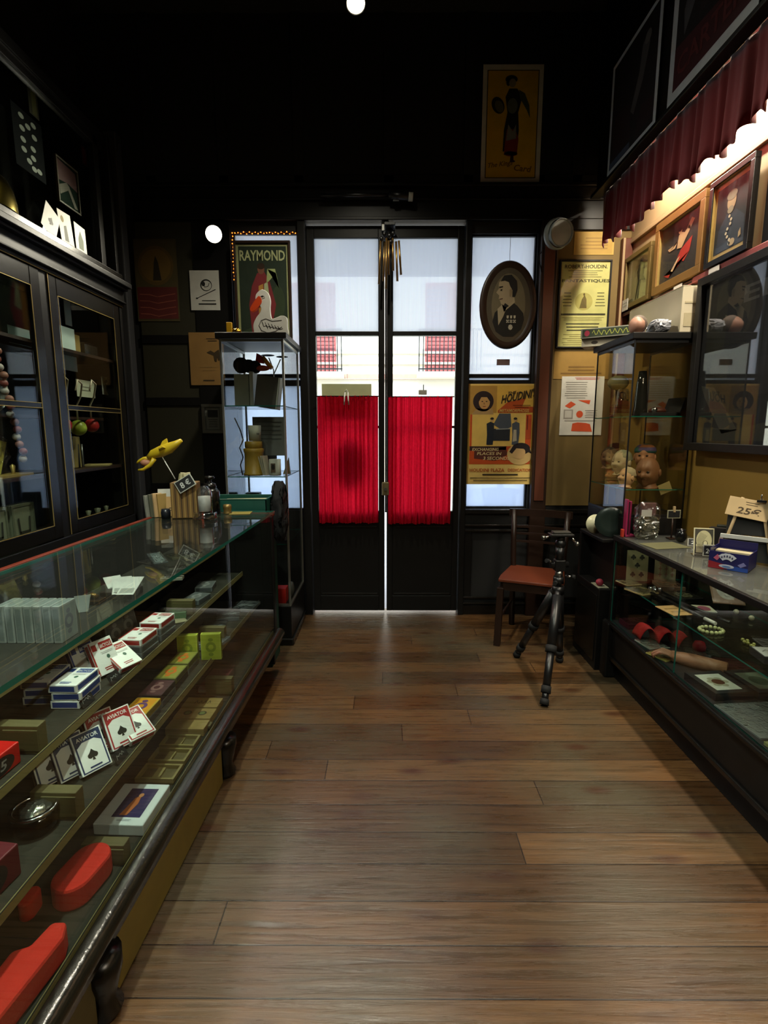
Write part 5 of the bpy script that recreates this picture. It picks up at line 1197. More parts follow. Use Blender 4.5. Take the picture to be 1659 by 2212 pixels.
# rubber hand lying on the deck
t = thing('rubber_hand', 'pinkish rubber hand and forearm lying on the lower deck', 'hand', T(1.345, 2.34, DZ+.026) @ RZ(-40))
M_SK = mt('rubber_hand_skin', '#9a6a52', .5)
b = MB(); b.tube([(.02, 0, 0), (.06, 0, .002), (.10, 0, .002), (.18, 0, .002), (.24, 0, .004)], .03, M_SK, 14, rf=lambda u: .024+.006*math.sin(u*3)+.004*u)
for k, (y, ln_, cz) in enumerate(((-.018, .055, .02), (-.006, .065, .024), (.007, .062, .022), (.019, .05, .018))): b.tube([(.03, y, .0), (.0, y*1.2, .012), (-ln_*.55, y*1.4, .014), (-ln_, y*1.5, -.006), (-ln_*.95, y*1.5, -.018)], .0075, M_SK, 8, rf=lambda u: .0085-.003*u)
b.tube([(.05, .022, 0), (.02, .038, .008), (-.005, .045, .0)], .008, M_SK, 8, rf=lambda u: .009-.003*u); b.build('hand', t)
packet('flattened dark red box in film behind the rubber hand', flat(1.50, 2.16, DZ, -12), .18, .16, .03, '#4c1418', None)
packet('grey film packet beside the dark red box', flat(1.46, 2.36, DZ, -15), .15, .12, .01, '#3c423e', None)
fl = lambda c: (lambda b, w, h: (b.rect(.08*w, .08*h, .92*w, .92*h, q('#a9aaa4', .5), 1), [b.ell((.5+.22*math.cos(a))*w, (.5+.2*math.sin(a))*h, .11*w, .09*h, q(c, .5), 2+.1*a) for a in range(6)], b.ell(.5*w, .5*h, .2*w, .18*h, q('#4a2a20', .5), 3)))
box_art('boxed_picture', 'dark box with white floral picture lid at the deck front', 'box', flat(1.335, 1.96, DZ, 6), .17, .19, .034, M_INK, lambda b, w, h: (setattr(b, 'M', b.M), b.rect(.14*w, .12*h, .80*w, .84*h, q('#b0b0a8', .5), 1), [b.ell((.47+.17*math.cos(a))*w, (.47+.15*math.sin(a))*h, .10*w, .07*h, q('#8a8674', .5), 2+.1*a) for a in range(6)], b.ell(.47*w, .47*h, .15*w, .12*h, q('#4a2a1c', .5), 3)))
box_art('boxed_picture', 'dark box with greenish floral picture lid deeper on the deck', 'box', flat(1.515, 1.97, DZ, 4), .165, .20, .034, M_INK, lambda b, w, h: (b.rect(.14*w, .12*h, .80*w, .84*h, q('#5c6156', .5), 1), b.ell(.47*w, .47*h, .22*w, .2*h, q('#3a4034', .5), 2)))
packet('large pale grey plastic sheet packet along the deck front', flat(1.325, 1.69, DZ, 5), .30, .24, .008, '#74787a', None)
packet('yellow green crinkled packet at the near end of the deck', flat(1.335, 1.52, DZ, 8), .22, .15, .014, '#8c8c5a', ln('#5c5c34', 3))

# ================================================================ CHAIR
t = thing('wooden_chair', 'old dark wooden chair with reddish seat beside the window', 'chair', T(1.0, 3.395, 0) @ RZ(-23))
M_CH = mt('dark_chair_wood', '#22150f', .35, var=.3, scale=8); M_SEAT = mt('reddish_seat', '#5e2c1a', .35, var=.2, scale=8)
b = MB(); pts = []
for u, v in ((-.20, -.20), (.20, -.20), (.205, -.10), (.185, .19), (.15, .21), (-.15, .21), (-.185, .19), (-.205, -.10)): pts.append((u, v))
b.prism(pts, .440, .462, M_SEAT); o = b.build('seat', t, bevel=.006)
for x, y, x2, y2 in ((-.185, -.18, -.195, -.19), (.185, -.18, .195, -.19)):
    b = MB(); b.box(-.021, .021, -.021, .021, 0, .40, M_CH, .003); 
    for v in b.bm.verts: v.co.x += x + (x2-x)*(1-v.co.z/.4); v.co.y += y + (y2-y)*(1-v.co.z/.4)
    b.build('leg', t)
for sx in (-1, 1):
    b = MB(); b.tube([(sx*.17, .235, 0), (sx*.168, .205, .22), (sx*.168, .195, .45), (sx*.175, .21, .65), (sx*.185, .245, .86)], .02, M_CH, 6, rf=lambda u: .023-.003*u); b.build('leg', t)
b = MB(); b.box(-.17, .17, -.19, -.17, .385, .44, M_CH, .002); b.box(-.17, .17, .18, .20, .385, .44, M_CH, .002); b.box(-.19, -.17, -.17, .19, .385, .44, M_CH, .002); b.box(.17, .19, -.17, .19, .385, .44, M_CH, .002)
b.tube([(-.182, -.18, .20), (-.168, .2, .20)], .009, M_CH); b.tube([(.182, -.18, .20), (.168, .2, .20)], .009, M_CH); b.build('apron', t)
for z, y, hh, nm in ((.84, .238, .05, 'top_rail'), (.74, .226, .016, 'back_slat'), (.69, .22, .014, 'back_slat'), (.635, .21, .014, 'back_slat')):
    b = MB(); rows = []; W2_ = .215 if nm == 'top_rail' else .168
    for i in range(13):
        x = -W2_+2*W2_*i/12; yy = y+.03*(1-(x/.22)**2)
        rows.append([(x, yy-.009, z-hh/2), (x, yy-.009, z+hh/2), (x, yy+.009, z+hh/2), (x, yy+.009, z-hh/2)])
    V = b.grid(rows, M_CH, False, True)
    for r in (V[0], V[-1]): f = b.bm.faces.new(r); f.material_index = 0
    b.build(nm, t)

# ================================================================ TRIPOD
t = thing('camera_tripod', 'compact black camera tripod with folded head in front of the chair', 'tripod', T(.955, 2.87, 0))
ap = Vector((.03, -.01, .50)); feet = ((-.125, .24, 0), (-.13, -.36, 0), (.125, .17, 0))
for k, (fx, fy, fz) in enumerate(feet):
    f = Vector((fx, fy, .012)); s0 = ap+Vector((fx, fy, 0))*.12; d = f-s0
    b = MB(); b.cyl(s0, s0+d*.50, .026, M_BLACKM, seg=14); b.cyl(s0+d*.48, s0+d*.54, .030, M_RUB, seg=14); b.cyl(s0+d*.5, s0+d*.86, .021, M_BLACKM, seg=14); b.cyl(s0+d*.84, s0+d*.90, .026, M_RUB, seg=14); b.cyl(s0+d*.88, s0+d*.97, .018, M_BLACKM, seg=12); o = b.build('leg', t)
    b = MB(); b.cyl(s0+d*.95, f, .022, M_RUB, r1=.024, seg=12); b.build('rubber_foot', o)
    b = MB(); h0 = Vector((.03, -.01, .52)); b.cyl(h0+Vector((fx, fy, 0)).normalized()*.03, s0+d*.03, .016, M_BLACKM, seg=10); b.build('hinge', o)
b = MB(); b.cyl((.03, -.01, .44), (.03, -.01, .62), .013, M_BLACKM); b.cyl((.03, -.01, .50), (.03, -.01, .545), .034, M_BLACKM, seg=20); b.build('centre_column', t)
b = MB(); b.cyl((.03, -.01, .56), (.03, -.01, .60), .03, M_BLACKM, seg=20); b.cyl((.03, -.01, .60), (.03, -.01, .635), .022, M_STEEL, seg=20); b.box(.0, .06, -.035, .015, .635, .70, M_BLACKM, .006); b.cyl((-.02, -.01, .67), (.08, -.01, .67), .017, M_BLACKM)
b.cyl((.03, -.01, .70), (.03, -.01, .77), .024, M_BLACKM, seg=18); b.blob((.03, -.01, .79), .03, M_BLACKM); b.cyl((.03, -.01, .81), (.03, -.01, .835), .022, M_BLACKM); b.build('ball_head', t)
b = MB(); b.box(-.035, .095, -.045, .025, .835, .85, M_BLACKM, .004); b.box(-.02, .08, -.035, .015, .85, .862, M_STEEL, .003); b.build('camera_plate', t)
for c, d in (((-.03, -.02, .835), (-.065, -.03, .83)), ((.085, -.02, .83), (.11, -.03, .80)), ((-.01, -.03, .69), (-.045, -.05, .70)), ((.06, -.03, .61), (.09, -.05, .61)), ((.01, -.04, .58), (-.005, -.065, .58))):
    b = MB(); b.cyl(c, d, .006, M_CHROME, seg=10); b.cyl(d, Vector(d)+(Vector(d)-Vector(c)).normalized()*.018, .012, M_STEEL if c[2] > .82 else M_RUB, seg=14); b.build('knob', t)

# ================================================================ CARD DECKS IN THE LEFT COUNTER
def spade(b, u, v, s, m, L):
    b.ell(u-s*.42, v-s*.12, s*.46, s*.46, m, L, 16); b.ell(u+s*.42, v-s*.12, s*.46, s*.46, m, L+.3, 16)
    b.pol([(u-s*.84, v+s*.02), (u+s*.84, v+s*.02), (u+s*.35, v+s*.55), (u, v+s*1.05), (u-s*.35, v+s*.55)], m, L+.6); b.pol([(u-s*.26, v-s*.95), (u+s*.26, v-s*.95), (u, v)], m, L+.9)
DW_, DH_, DT_ = .084, .116, .024
def art_bicycle(c):
    def f(b, w, h):
        k = q(c, .4); b.rect(.40*w, .70*h, .94*w, .92*h, k, 1); b.txt('BICYCLE', .43*w, .745*h, .11*h, q('#d8d8d4', .4), w=.48*w, L=2); b.rect(.08*w, .72*h, .28*w, .90*h, k, 1)
        b.ell(.62*w, .46*h, .07*w, .06*h, q('#4a6a5c', .5), 1); b.lines(.36*w, .9*w, .56*h, .64*h, 2, q('#8a8a88', .5), 1, .3); b.lines(.3*w, .7*w, .08*h, .2*h, 2, k, 1, .5); b.rect(.0, .02*h, .06*w, .98*h, k, 1)
    return f
def art_aviator(c):
    def f(b, w, h):
        k = q(c, .4); b.rect(.05*w, .03*h, .95*w, .97*h, k, 1); b.rect(.10*w, .06*h, .90*w, .94*h, q('#eef1ec', .4), 2)
        b.pol([(.10*w, .94*h), (.10*w, .66*h), (.30*w, .76*h), (.70*w, .76*h), (.90*w, .66*h), (.90*w, .94*h)], k, 3)
        b.txt('AVIATOR', .14*w, .80*h, .10*h, q('#eef1ec', .4), w=.72*w, L=4); spade(b, .5*w, .40*h, .19*w, q('#22241f', .4), 4)
        b.lines(.3*w, .7*w, .09*h, .15*h, 1, k, 4, .7)
    return f
def art_back(c, c2):
    def f(b, w, h):
        b.rect(.06*w, .05*h, .94*w, .95*h, q(c, .4), 1); b.ell(.5*w, .5*h, .26*w, .2*h, q(c2, .4), 2); b.ell(.5*w, .78*h, .12*w, .07*h, q(c2, .4), 2); b.ell(.5*w, .22*h, .12*w, .07*h, q(c2, .4), 2); b.ell(.5*w, .5*h, .13*w, .1*h, q(c, .4), 3)
    return f
def side_bands(b, c, w=DW_, h=DH_, t=DT_):
    """coloured bands round the thin sides of a tuck box"""
    k = q(c, .4); e = .0004
    b.face([(.006, -e, .004), (w-.006, -e, .004), (w-.006, -e, t-.004), (.006, -e, t-.004)], k); b.face([(w+e, .008, .004), (w+e, h-.008, .004), (w+e, h-.008, t-.004), (w+e, .008, t-.004)], k)
    b.face([(-e, .008, .004), (-e, h-.008, .004), (-e, h-.008, t-.004), (-e, .008, t-.004)], k); b.face([(.006, h+e, .004), (w-.006, h+e, .004), (w-.006, h+e, t-.004), (.006, h+e, t-.004)], k)
_PROTO = {}
def deck(label, key, M, group=None):
    """one tuck box of cards; every kind is built once and copied"""
    if key in _PROTO:
        o = _PROTO[key].copy(); C.objects.link(o); o.matrix_world = M; o['label'] = label
        if group: o['group'] = group
        elif 'group' in o: del o['group']
        return o
    kinds = {'bic_red': ('#eef1ec', art_bicycle('#9c2420'), '#9c2420'), 'bic_blue': ('#eef1ec', art_bicycle('#23428a'), '#23428a'), 'avi_red': ('#eef1ec', art_aviator('#a5262a'), '#a5262a'), 'avi_blue': ('#eef1ec', art_aviator('#22345c'), '#22345c'),
             'yellow': ('#b59a3a', art_back('#c98a1c', '#5a3a6a'), '#7a6a2a'), 'green': ('#a5a63a', art_back('#6a7030', '#a59a3a'), '#8a8a30'), 'orange': ('#6a6c3a', art_back('#8a8a3c', '#c96a2a'), '#4a4a34'), 'dark': ('#3a2a2c', art_back('#4a2c30', '#7a5a58'), '#2a2a2c'), 'grey': ('#6c7070', art_back('#5a5e5e', '#8a8c8a'), '#4a4c4e'),
             'pale': ('#b5bcb8', art_back('#9aa5a2', '#7a7f8a'), '#8f9a98'), 'lime': ('#b5bf4a', art_back('#a5b03c', '#7a8a2c'), '#8a9430')}[key]
    b = MB(I4, .00025); b.box(0, DW_, 0, DH_, 0, DT_-.0002, q(kinds[0], .35), .0015); b.M = T(0, 0, DT_); kinds[1](b, DW_, DH_); b.M = I4; side_bands(b, kinds[2])
    o = b.build('card_deck'); o.matrix_world = M; tag(o, label, 'card deck', group); _PROTO[key] = o; return o
def lean(x, y, z, ang, tilt):
    """upright box whose face looks to the aisle; ang turns it, tilt leans it back"""
    a, t_ = math.radians(ang), math.radians(tilt); u = Vector((math.sin(a), math.cos(a), 0)); pr = Vector((-u.y, u.x, 0)); v = pr*math.sin(t_)+Vector((0, 0, math.cos(t_)))
    return frame((x, y, z), u, v)
S0, S1, S2, S3 = .7815, .6185, .4485, .2635
# top shelf: row of boxes seen through the glass top
for i in range(7):
    x = -1.005 - i*.0285
    deck('boxed card deck in the row under glass top, '+('nearest the aisle' if i == 0 else 'mid row' if i < 6 else 'farthest from aisle'), 'pale', frame((x, 1.49, S0), (0, 1, 0), (0, 0, 1)), 'row of boxed decks under the glass top')
# white folded cards fanned
for i, (x, y, rz, l) in enumerate(((-1.075, 1.99, 40, 'white card at the left of the fan under the glass top'), (-1.03, 1.955, 22, 'white card in the middle of the fan under the glass top'), (-.985, 1.93, 4, 'largest white card at the right of the fan'))):
    b = MB(T(x, y, S0+.035+.006*i) @ RZ(rz) @ RX(18)); b.box(-.032, .032, -.06, .06, 0, .0015, q('#ecede8', .5), .0006); b.box(-.025, .025, -.05, -.02, .0015, .002, q('#b0b2ac', .5)); tag(b.build('folded_card'), l, 'card', 'fan of white cards')
b = MB(T(-1.03, 1.95, S0)); b.box(-.06, .06, -.05, .05, 0, .028, M_DARKB, .003); tag(b.build('display_block'), 'dark block that the fanned white cards rest on', 'block')
packet('shiny dark packet under the glass top by the clear dispenser', flat(-1.06, 2.30, S0+.03, 38, 10), .07, .14, .006, '#5a6266', lambda b, w, h: b.rect(.2*w, .1*h, .8*w, .9*h, q('#a5b5b8', .3), 1))
packet('dim brown packet beside the shiny dark one', flat(-1.12, 2.40, S0, 60), .08, .12, .006, '#3a342c', ln('#6a6454', 2))
b = MB(T(-1.13, 1.86, S0)); b.tube([(0, 0, .03), (.01, 0, .02), (.03, .01, .03), (.05, .01, .02)], .010, mt('dull_brass', None)); b.box(-.02, .07, -.02, .03, 0, .015, M_DARKB, .002); tag(b.build('brass_ornament'), 'small dull brass ornament at the left of the fanned cards', 'ornament')
for x, y, l in ((-1.14, 1.70, 'small white trapezoid label upright in front of the fanned cards'), (-1.09, 1.76, 'small dim white label behind the trapezoid one')):
    b = MB(frame((x, y, S0), (.9, .44, 0), (0, .1, 1))); b.prism([(0, .0), (.03, 0), (.042, .06), (-.01, .06)], 0, .0015, q('#b9c0bc', .5)); tag(b.build('paper_label'), l, 'label')
# top shelf, farther on: loose packets near the front edge
for x, y, rz, w, l, c, a, lb in ((-.99, 2.27, 30, .09, .06, '#4a4a44', ln('#8a8a80', 1), 'dim grey packet lying at the edge of the top inner shelf'), (-.97, 2.14, 10, .10, .05, '#8c8c80', ln('#2a2a28', 1), 'pale banner card lying near the shelf edge'), (-1.06, 2.50, 40, .16, .10, '#5c5c42', None, 'olive flat booklet at the far end of the top inner shelf')):
    packet(lb, flat(x, y, S0, rz), w, l, .012, c, a)
packet('bright green patterned packet beneath the pale banner card', flat(-.97, 2.10, S1, 15), .12, .15, .03, '#4a6a4a', lambda b, w, h: [b.ell((.2+.13*i)*w, (.5+.25*math.sin(i*2))*h, .12*w, .1*h, q('#5ca052', .4), 1+.2*i) for i in range(5)])
packet('cream leaflet slipping out under the green packet', flat(-.95, 2.02, S1, 35), .14, .08, .004, '#8a8468', None, film=False)
# shelf L1
for i, (dx, rz) in enumerate(((0, 0), (.005, 2), (-.003, -1))):
    deck('blue sided boxed deck in the flat stack, '+('lowest', 'middle', 'topmost')[i], 'bic_blue', T(-.975+dx, 1.40, S1+i*(DT_+.001)) @ RZ(rz), 'flat stack of blue boxed decks')
    deck('blue boxed deck in the pile farther left, '+('lowest', 'middle', 'topmost')[i], 'bic_blue', T(-1.07+dx, 1.42, S1+i*(DT_+.001)) @ RZ(rz+4), 'second flat stack of blue boxed decks')
deck('red printed white deck leaning upright, front of the pair', 'bic_red', lean(-.945, 1.585, S1, 24, 26)); deck('blue printed white deck leaning just left of the red printed one', 'bic_blue', lean(-1.0, 1.56, S1, 24, 24)); deck('red printed deck lying low below the leaning pair', 'bic_red', lean(-.885, 1.615, S1, 26, 62))
for k_, (y_, nm) in enumerate(((1.735, 'nearer'), (1.895, 'farther'))):
    for i in range(3):
        deck(nm+' stack behind the leaning pair, '+('lowest', 'middle', 'red and white topmost')[i]+' deck', 'bic_red' if i == 2 else 'grey', T(-.945, y_, S1+i*(DT_+.0008)) @ RZ(-6+i), nm+' stack of decks')
deck('dim deck leaning slanted behind the farther stack', 'grey', lean(-1.02, 1.78, S1, 20, 10)); deck('dim deck leaning slanted just past the other slanted one', 'grey', lean(-1.015, 1.87, S1, 20, 14))
for i, (x, y, rz, lb) in enumerate(((-.955, 2.50, 8, 'grey boxed deck flat at the far end of the upper middle shelf'), (-.95, 2.32, -10, 'grey boxed deck flat past the farther stack'))): deck(lb, 'grey', T(x, y, S1) @ RZ(rz))
# shelf L2
deck('white deck with blue border and large spade, front left', 'avi_blue', lean(-.862, 1.325, S2, 34, 32)); deck('blue bordered spade deck tucked behind the front blue one', 'avi_blue', lean(-.908, 1.30, S2, 34, 29)); deck('third blue bordered spade deck farthest left', 'avi_blue', lean(-.952, 1.275, S2, 34, 26))
deck('white deck with red border and large spade, front', 'avi_red', lean(-.840, 1.445, S2, 36, 30)); deck('red bordered spade deck tucked behind the front red one', 'avi_red', lean(-.892, 1.43, S2, 36, 27)); deck('red bordered spade deck lying low beside the price slip', 'avi_red', lean(-.795, 1.475, S2, 36, 62))
for k, (y, cols) in enumerate(((1.575, ('grey', 'yellow')), (1.705, ('grey', 'dark')), (1.83, ('dark', 'orange')), (1.955, ('grey', 'orange')))):
    for i, c in enumerate(cols):
        deck(('first', 'second', 'third', 'fourth')[k]+' low pile along the lower middle shelf, '+('bottom deck', 'top deck')[i], c, T(-.875, y, S2+i*(DT_+.0008)) @ RZ(-3+k))
deck('lime green deck box standing upright past the low piles', 'lime', frame((-.885, 2.10, S2), (1, .1, 0), (0, 0, 1))); deck('lime green deck box standing nearer the glass', 'lime', frame((-.79, 2.115, S2), (1, .1, 0), (0, 0, 1)))
for i, (x, y, rz, c, lb) in enumerate(((-.83, 2.19, -12, '#7f8a8e', 'pale silver packet past the lime green boxes'), (-.86, 2.36, 8, '#4e5254', 'dark grey packet under the pale silver one'), (-.83, 2.53, 14, '#55585a', 'grey packet at the far end of lower middle shelf'), (-.80, 2.69, -6, '#6a6e70', 'small pale packet at the far end near the panel'))):
    packet(lb, flat(x-.04, y, S2+.003*(i == 0), rz), .12, .15, .016, c, ln('#9aa2a4', 1))
# price slips on shelf edges
for x, y, z, t_, lb in ((-.87, 1.54, S1, '\u20ac', 'black price slip on the shelf edge below the leaning white pair'), (-.785, 1.385, S2, '\u20ac', 'black price slip clipped below the blue spade deck'), (-.775, 1.53, S2, '\u20ac', 'black price slip below the red spade deck'), (-.88, 1.40, S1, '\u20ac', 'black round price slip beside the blue flat stack'), (-.875, 1.78, S1, '\u20ac', 'black price slip before the farther stack')):
    b = MB(lean(x, y, z, 4, 30)); b.box(0, .055, 0, .035, 0, .0015, q('#121314', .6)); b.stroke([(.008+.005*i, .012+.012*abs(math.sin(i*1.3))) for i in range(8)], .0016, q('#8c8f8c', .7), 4); tag(b.build('price_slip'), lb, 'price slip')
# shelf L3 (deck)
def art(b, w, h):
    b.rect(.03*w, .03*h, .97*w, .97*h, q('#e0e8ea', .35), 1); b.rect(.26*w, .16*h, .84*w, .86*h, q('#33305c', .4), 2)
    for i in range(7): b.stroke([(.28*w, (.22+.09*i)*h), (.82*w, (.30+.09*i)*h)], .008*w, q('#5a4a6a', .4), 3)
    b.pol([(.40*w, .20*h), (.55*w, .20*h), (.62*w, .48*h), (.58*w, .66*h), (.48*w, .62*h), (.44*w, .40*h)], q('#b5673a', .4), 5); b.ell(.57*w, .68*h, .05*w, .05*h, q('#c98a5c', .4), 6)
    b.lines(.4*w, .7*w, .07*h, .12*h, 2, q('#6a6c7a', .5), 2, .35)
box_art('tarot_box', 'large pale blue white box with a purple picture, on the bottom shelf', 'box', flat(-.845, 1.335, S3, -2), .148, .175, .036, q('#e0e8ea', .35), art, bev=.003)
t = thing('deck_case', 'clear case with a pinkish red backed deck on the bottom shelf', 'card case', flat(-.84, 2.15, S3, -3))
b = MB(); b.box(.004, .104, .03, .19, .004, .03, q('#8c4a4c', .4), .003); b.box(.006, .102, -.0, .028, .004, .024, q('#b5b5b0', .4), .002); b.ell(.054, .015, .02, .008, q('#5a5040', .4), 1) ; b.build('deck', t)
b = MB(); b.box(0, .11, -.006, .20, 0, .045, glass('acrylic')); b.build('clear_case', t)
M_TAN = mt('tan_wood_box', '#97814e', .5, var=.15)
def art_eye(c):
    def f(b, w, h):
        for u in (.3, .7): b.ell(u*w, .5*h, .11*w, .22*h, q('#3f3c28', .5), 1); b.ell(u*w, .5*h, .07*w, .14*h, q(c, .5), 2)
    return f
def art_txt(b, w, h):
    for i in range(4): b.stroke([((.3+.12*i)*w, .35*h), ((.34+.12*i)*w, .65*h), ((.38+.12*i)*w, .4*h)], .02*w, q('#2c2818', .5), 1)
for y, l, a, lb in ((1.99, .075, art_txt, 'tan box with black brush writing, farthest of the three tan boxes'), (1.905, .075, art_eye('#6a7a4a'), 'tan box printed with two green eyes, middle of the three'), (1.83, .065, None, 'plain tan box nearest the camera of the three')):
    box_art('wooden_box', lb, 'box', flat(-.845, y, S3, -2), .15, l, .03, M_TAN, a)
for i, (y, l, lb) in enumerate(((1.74, .07, 'dim olive tray past the tarot box, farthest of three'), (1.65, .075, 'dim olive tray in the middle of the three'), (1.555, .08, 'dim olive tray nearest the tarot box'))):
    b = MB(flat(-.83, y, S3, -2)); b.box(0, .13, 0, l, 0, .006, M_OLIVED); border(b, .13, l, .008, .006, .02, M_OLIVE, 0); b.box(.05, .075, .012, l-.012, .006, .014, M_OLIVE); tag(b.build('shallow_tray'), lb, 'tray')
# jar, boxes and red foam pieces at the near end
t = thing('glass_jar', 'round clear jar with a shiny metal rim on the lower middle shelf', 'jar', T(-.865, 1.145, S2))
b = MB(); b.lathe([(0, 0), (.045, 0), (.048, .01), (.048, .05), (.0, .05)], glass('jar_glass', (.55, .56, .56), 2, .1), seg=32); b.build('body', t)
b = MB(); b.lathe([(.043, .05), (.052, .05), (.053, .058), (.046, .060), (.043, .055)], M_CHROME, seg=36); b.build('rim', t)
b = MB(); b.blob((.0, 0, .045), (.036, .036, .02), mt('crumpled_silver', None), 20, 12, fn=lambda d: 1+.12*math.sin(d.x*12+d.y*9)); b.build('foil_filling', t)
t = thing('maroon_box', 'dark red box carrying a round price label, nearest on lower middle shelf', 'box', flat(-.945, .90, S2, -8))
b = MB(); b.box(0, .12, 0, .13, 0, .075, q('#5c1420', .5), .003); b.build('box_body', t)
b = MB(frame((.121, .02, .004), (0, 1, 0), (.0, 0, 1))); b.ell(.04, .035, .036, .030, q('#17181a', .6), 1); b.txt('16', .022, .018, .035, q('#8f9090', .6), w=.034, L=2, shear=.15); b.build('price_label', t)
t = thing('red_box', 'bright red box with a black price label on the upper middle shelf', 'box', flat(-1.00, 1.05, S1, -4))
b = MB(); b.box(0, .10, 0, .115, 0, .055, q('#c41c18', .35), .003); b.build('box_body', t)
b = MB(frame((.101, .01, .002), (0, 1, 0), (0, 0, 1))); b.ell(.045, .024, .04, .022, q('#17181a', .6), 1); b.txt('15', .026, .012, .024, q('#8f9090', .6), w=.036, L=2, shear=.15); b.build('price_label', t)
M_FOAM = mt('bright_red_foam', '#c8281a', .9, var=.1, scale=30, bump=.3)
def stadium(l, r, n=14): return [(r*math.cos(a), l/2+r*math.sin(a)) for a in [PI*i/n for i in range(n+1)]] + [(r*math.cos(a), -l/2+r*math.sin(a)) for a in [PI+PI*i/n for i in range(n+1)]]
b = MB(T(-.775, 1.165, S3) @ RZ(-10)); b.prism(stadium(.06, .048), 0, .062, M_FOAM); tag(b.build('red_foam_shape', bevel=.008), 'thick rounded bright red foam block on the bottom shelf', 'foam block')
b = MB(T(-.86, 1.09, S3)); b.prism(stadium(.02, .018), 0, .05, M_FOAM); tag(b.build('red_foam_peg', bevel=.006), 'small red foam peg beside the rounded foam block', 'foam block')
b = MB(T(-.75, .92, S3) @ RZ(-6)); b.prism([(-.045, -.11), (.03, -.11), (.038, .06), (.02, .095), (-.012, .09), (-.02, .035), (-.05, .02)], 0, .062, M_FOAM); tag(b.build('red_foam_shape', bevel=.008), 'stepped bright red foam block nearest the camera', 'foam block')

# ================================================================ ON TOP OF THE LEFT COUNTER
TZ2 = .9712
t = thing('block_holder', 'striped brown wooden block holding cards on the left counter', 'holder', T(-1.045, 2.69, TZ2) @ RZ(8))
M_STR = mt('striped_brown_wood', '#6a4f28', .6, var=.5, scale=3); 
b = MB(); b.box(-.065, .065, -.05, .05, 0, .185, M_STR, .004)
for i in range(9): b.box(-.058+.0145*i, -.052+.0145*i, -.0515, -.05, .004, .18, q('#3c2a14' if i % 2 else '#8a6f3c', .6))
b.build('wooden_block', t)
for i in range(4): b = MB(T(-.02+.012*i, .0, .17) @ RY(12-6*i) @ RZ(10*i)); b.box(-.018, .018, -.006, .004, 0, .055+.008*(i % 2), q('#b8b08c' if i % 2 else '#8f8a64', .6), .001); b.build('card_bundle', t)
t = thing('chalkboard_sign', 'tilted small chalkboard reading 8 euro on the wooden block', 'price sign', T(-1.005, 2.628, 1.125) @ RX(80) @ RZ(32))
b = MB(); b.box(-.048, .048, 0, .066, 0, .004, q('#a5a79c', .5), .003); b.M = T(0, 0, .004); b.rect(-.043, .005, .043, .061, q('#0e0f10', .6), 1); b.txt('8', -.026, .016, .032, q('#b5b8b4', .8), w=.02, L=2); b.txt('\u20ac', .004, .018, .030, q('#b5b8b4', .8), w=.024, L=2); b.build('board', t)
# flying yellow figure
t = thing('flying_figure', 'yellow flying finger puppet figure on a thin white rod', 'figurine', T(-1.075, 2.64, 1.175))
M_YEL = mt('yellow_plastic', '#b59a1c', .4, var=.15); M_PK = mt('pinkish_plastic', '#9c6a50', .5)
b = MB(); b.cyl((0, 0, 0), (-.065, 0, .125), .0025, M_WHITE, seg=8); b.build('rod', t)
b = MB(T(-.065, 0, .135) @ RY(-24)); b.tube([(-.07, 0, .0), (-.04, 0, .008), (0, 0, .004), (.05, 0, .002), (.09, 0, .006), (.125, 0, .012)], .02, M_YEL, 14, rf=lambda u: (.012+.016*math.sin(min(1, u*1.6)*PI*.55))*(1 if u < .55 else max(.25, 1-(u-.55)*1.7)) + .002)
b.build('body', t)
b = MB(T(-.065, 0, .135) @ RY(-24)); b.pol([(0, 0), (0, 0.001), (.001, 0)], M_YEL, 0)
b.prism([(-.01, .0), (.05, .0), (.055, .045), (.03, .04)], -.004, .004, M_YEL, M=T(0, 0, .01) @ RX(70)); b.prism([(-.01, .0), (.05, .0), (.04, .05), (.02, .05)], -.004, .004, M_YEL, M=T(0, 0, .0) @ RX(160)); b.build('wing', t)
b = MB(T(-.065, 0, .135)); b.tube([(-.05, 0, -.028), (-.09, .0, -.032), (-.115, 0, -.045), (-.125, 0, -.055)], .009, M_YEL, 10, rf=lambda u: .012-.007*u); b.tube([(-.03, -.01, -.03), (-.05, -.015, -.062), (-.085, -.02, -.085), (-.11, -.02, -.088)], .009, M_YEL, 10, rf=lambda u: .012-.006*u); b.build('claw', t)
b = MB(T(-.065, 0, .135)); b.blob((-.078, -.003, -.052), (.028, .02, .018), M_PK, 14, 10); b.build('head', t)
# booklets standing behind the block
for i, (x, y, w, h, c, rz, lb) in enumerate(((-1.245, 2.66, .10, .115, '#77786e', 62, 'grey booklet, leftmost of the upright booklets on the counter'), (-1.225, 2.665, .11, .12, '#4a4c3e', 58, 'dark green booklet, second from the left in the upright row'), (-1.205, 2.67, .11, .125, '#b5956a', 55, 'tan booklet in the middle of the upright row'), (-1.185, 2.672, .11, .122, '#8f7440', 52, 'brownish gold booklet beside the pale cover'),)):
    b = MB(frame((x, y, TZ2), (math.cos(math.radians(rz)), math.sin(math.radians(rz)), 0), (-.12, 0, 1))); b.box(0, w, 0, h, -.006, .006, q(c, .6), .001); b.box(.002, w-.002, h-.001, h+.0004, -.0045, .0045, q('#bcb8a8', .7)); tag(b.build('booklet'), lb, 'booklet')
def art(b, w, h):
    b.rect(.0, .0, w, .72*h, q('#b5905c', .6), 1); b.lines(.45*w, .85*w, .18*h, .34*h, 2, q('#4a4030', .6), 2, .5); b.rect(.6*w, .0, w, .14*h, q('#2c3040', .6), 3)
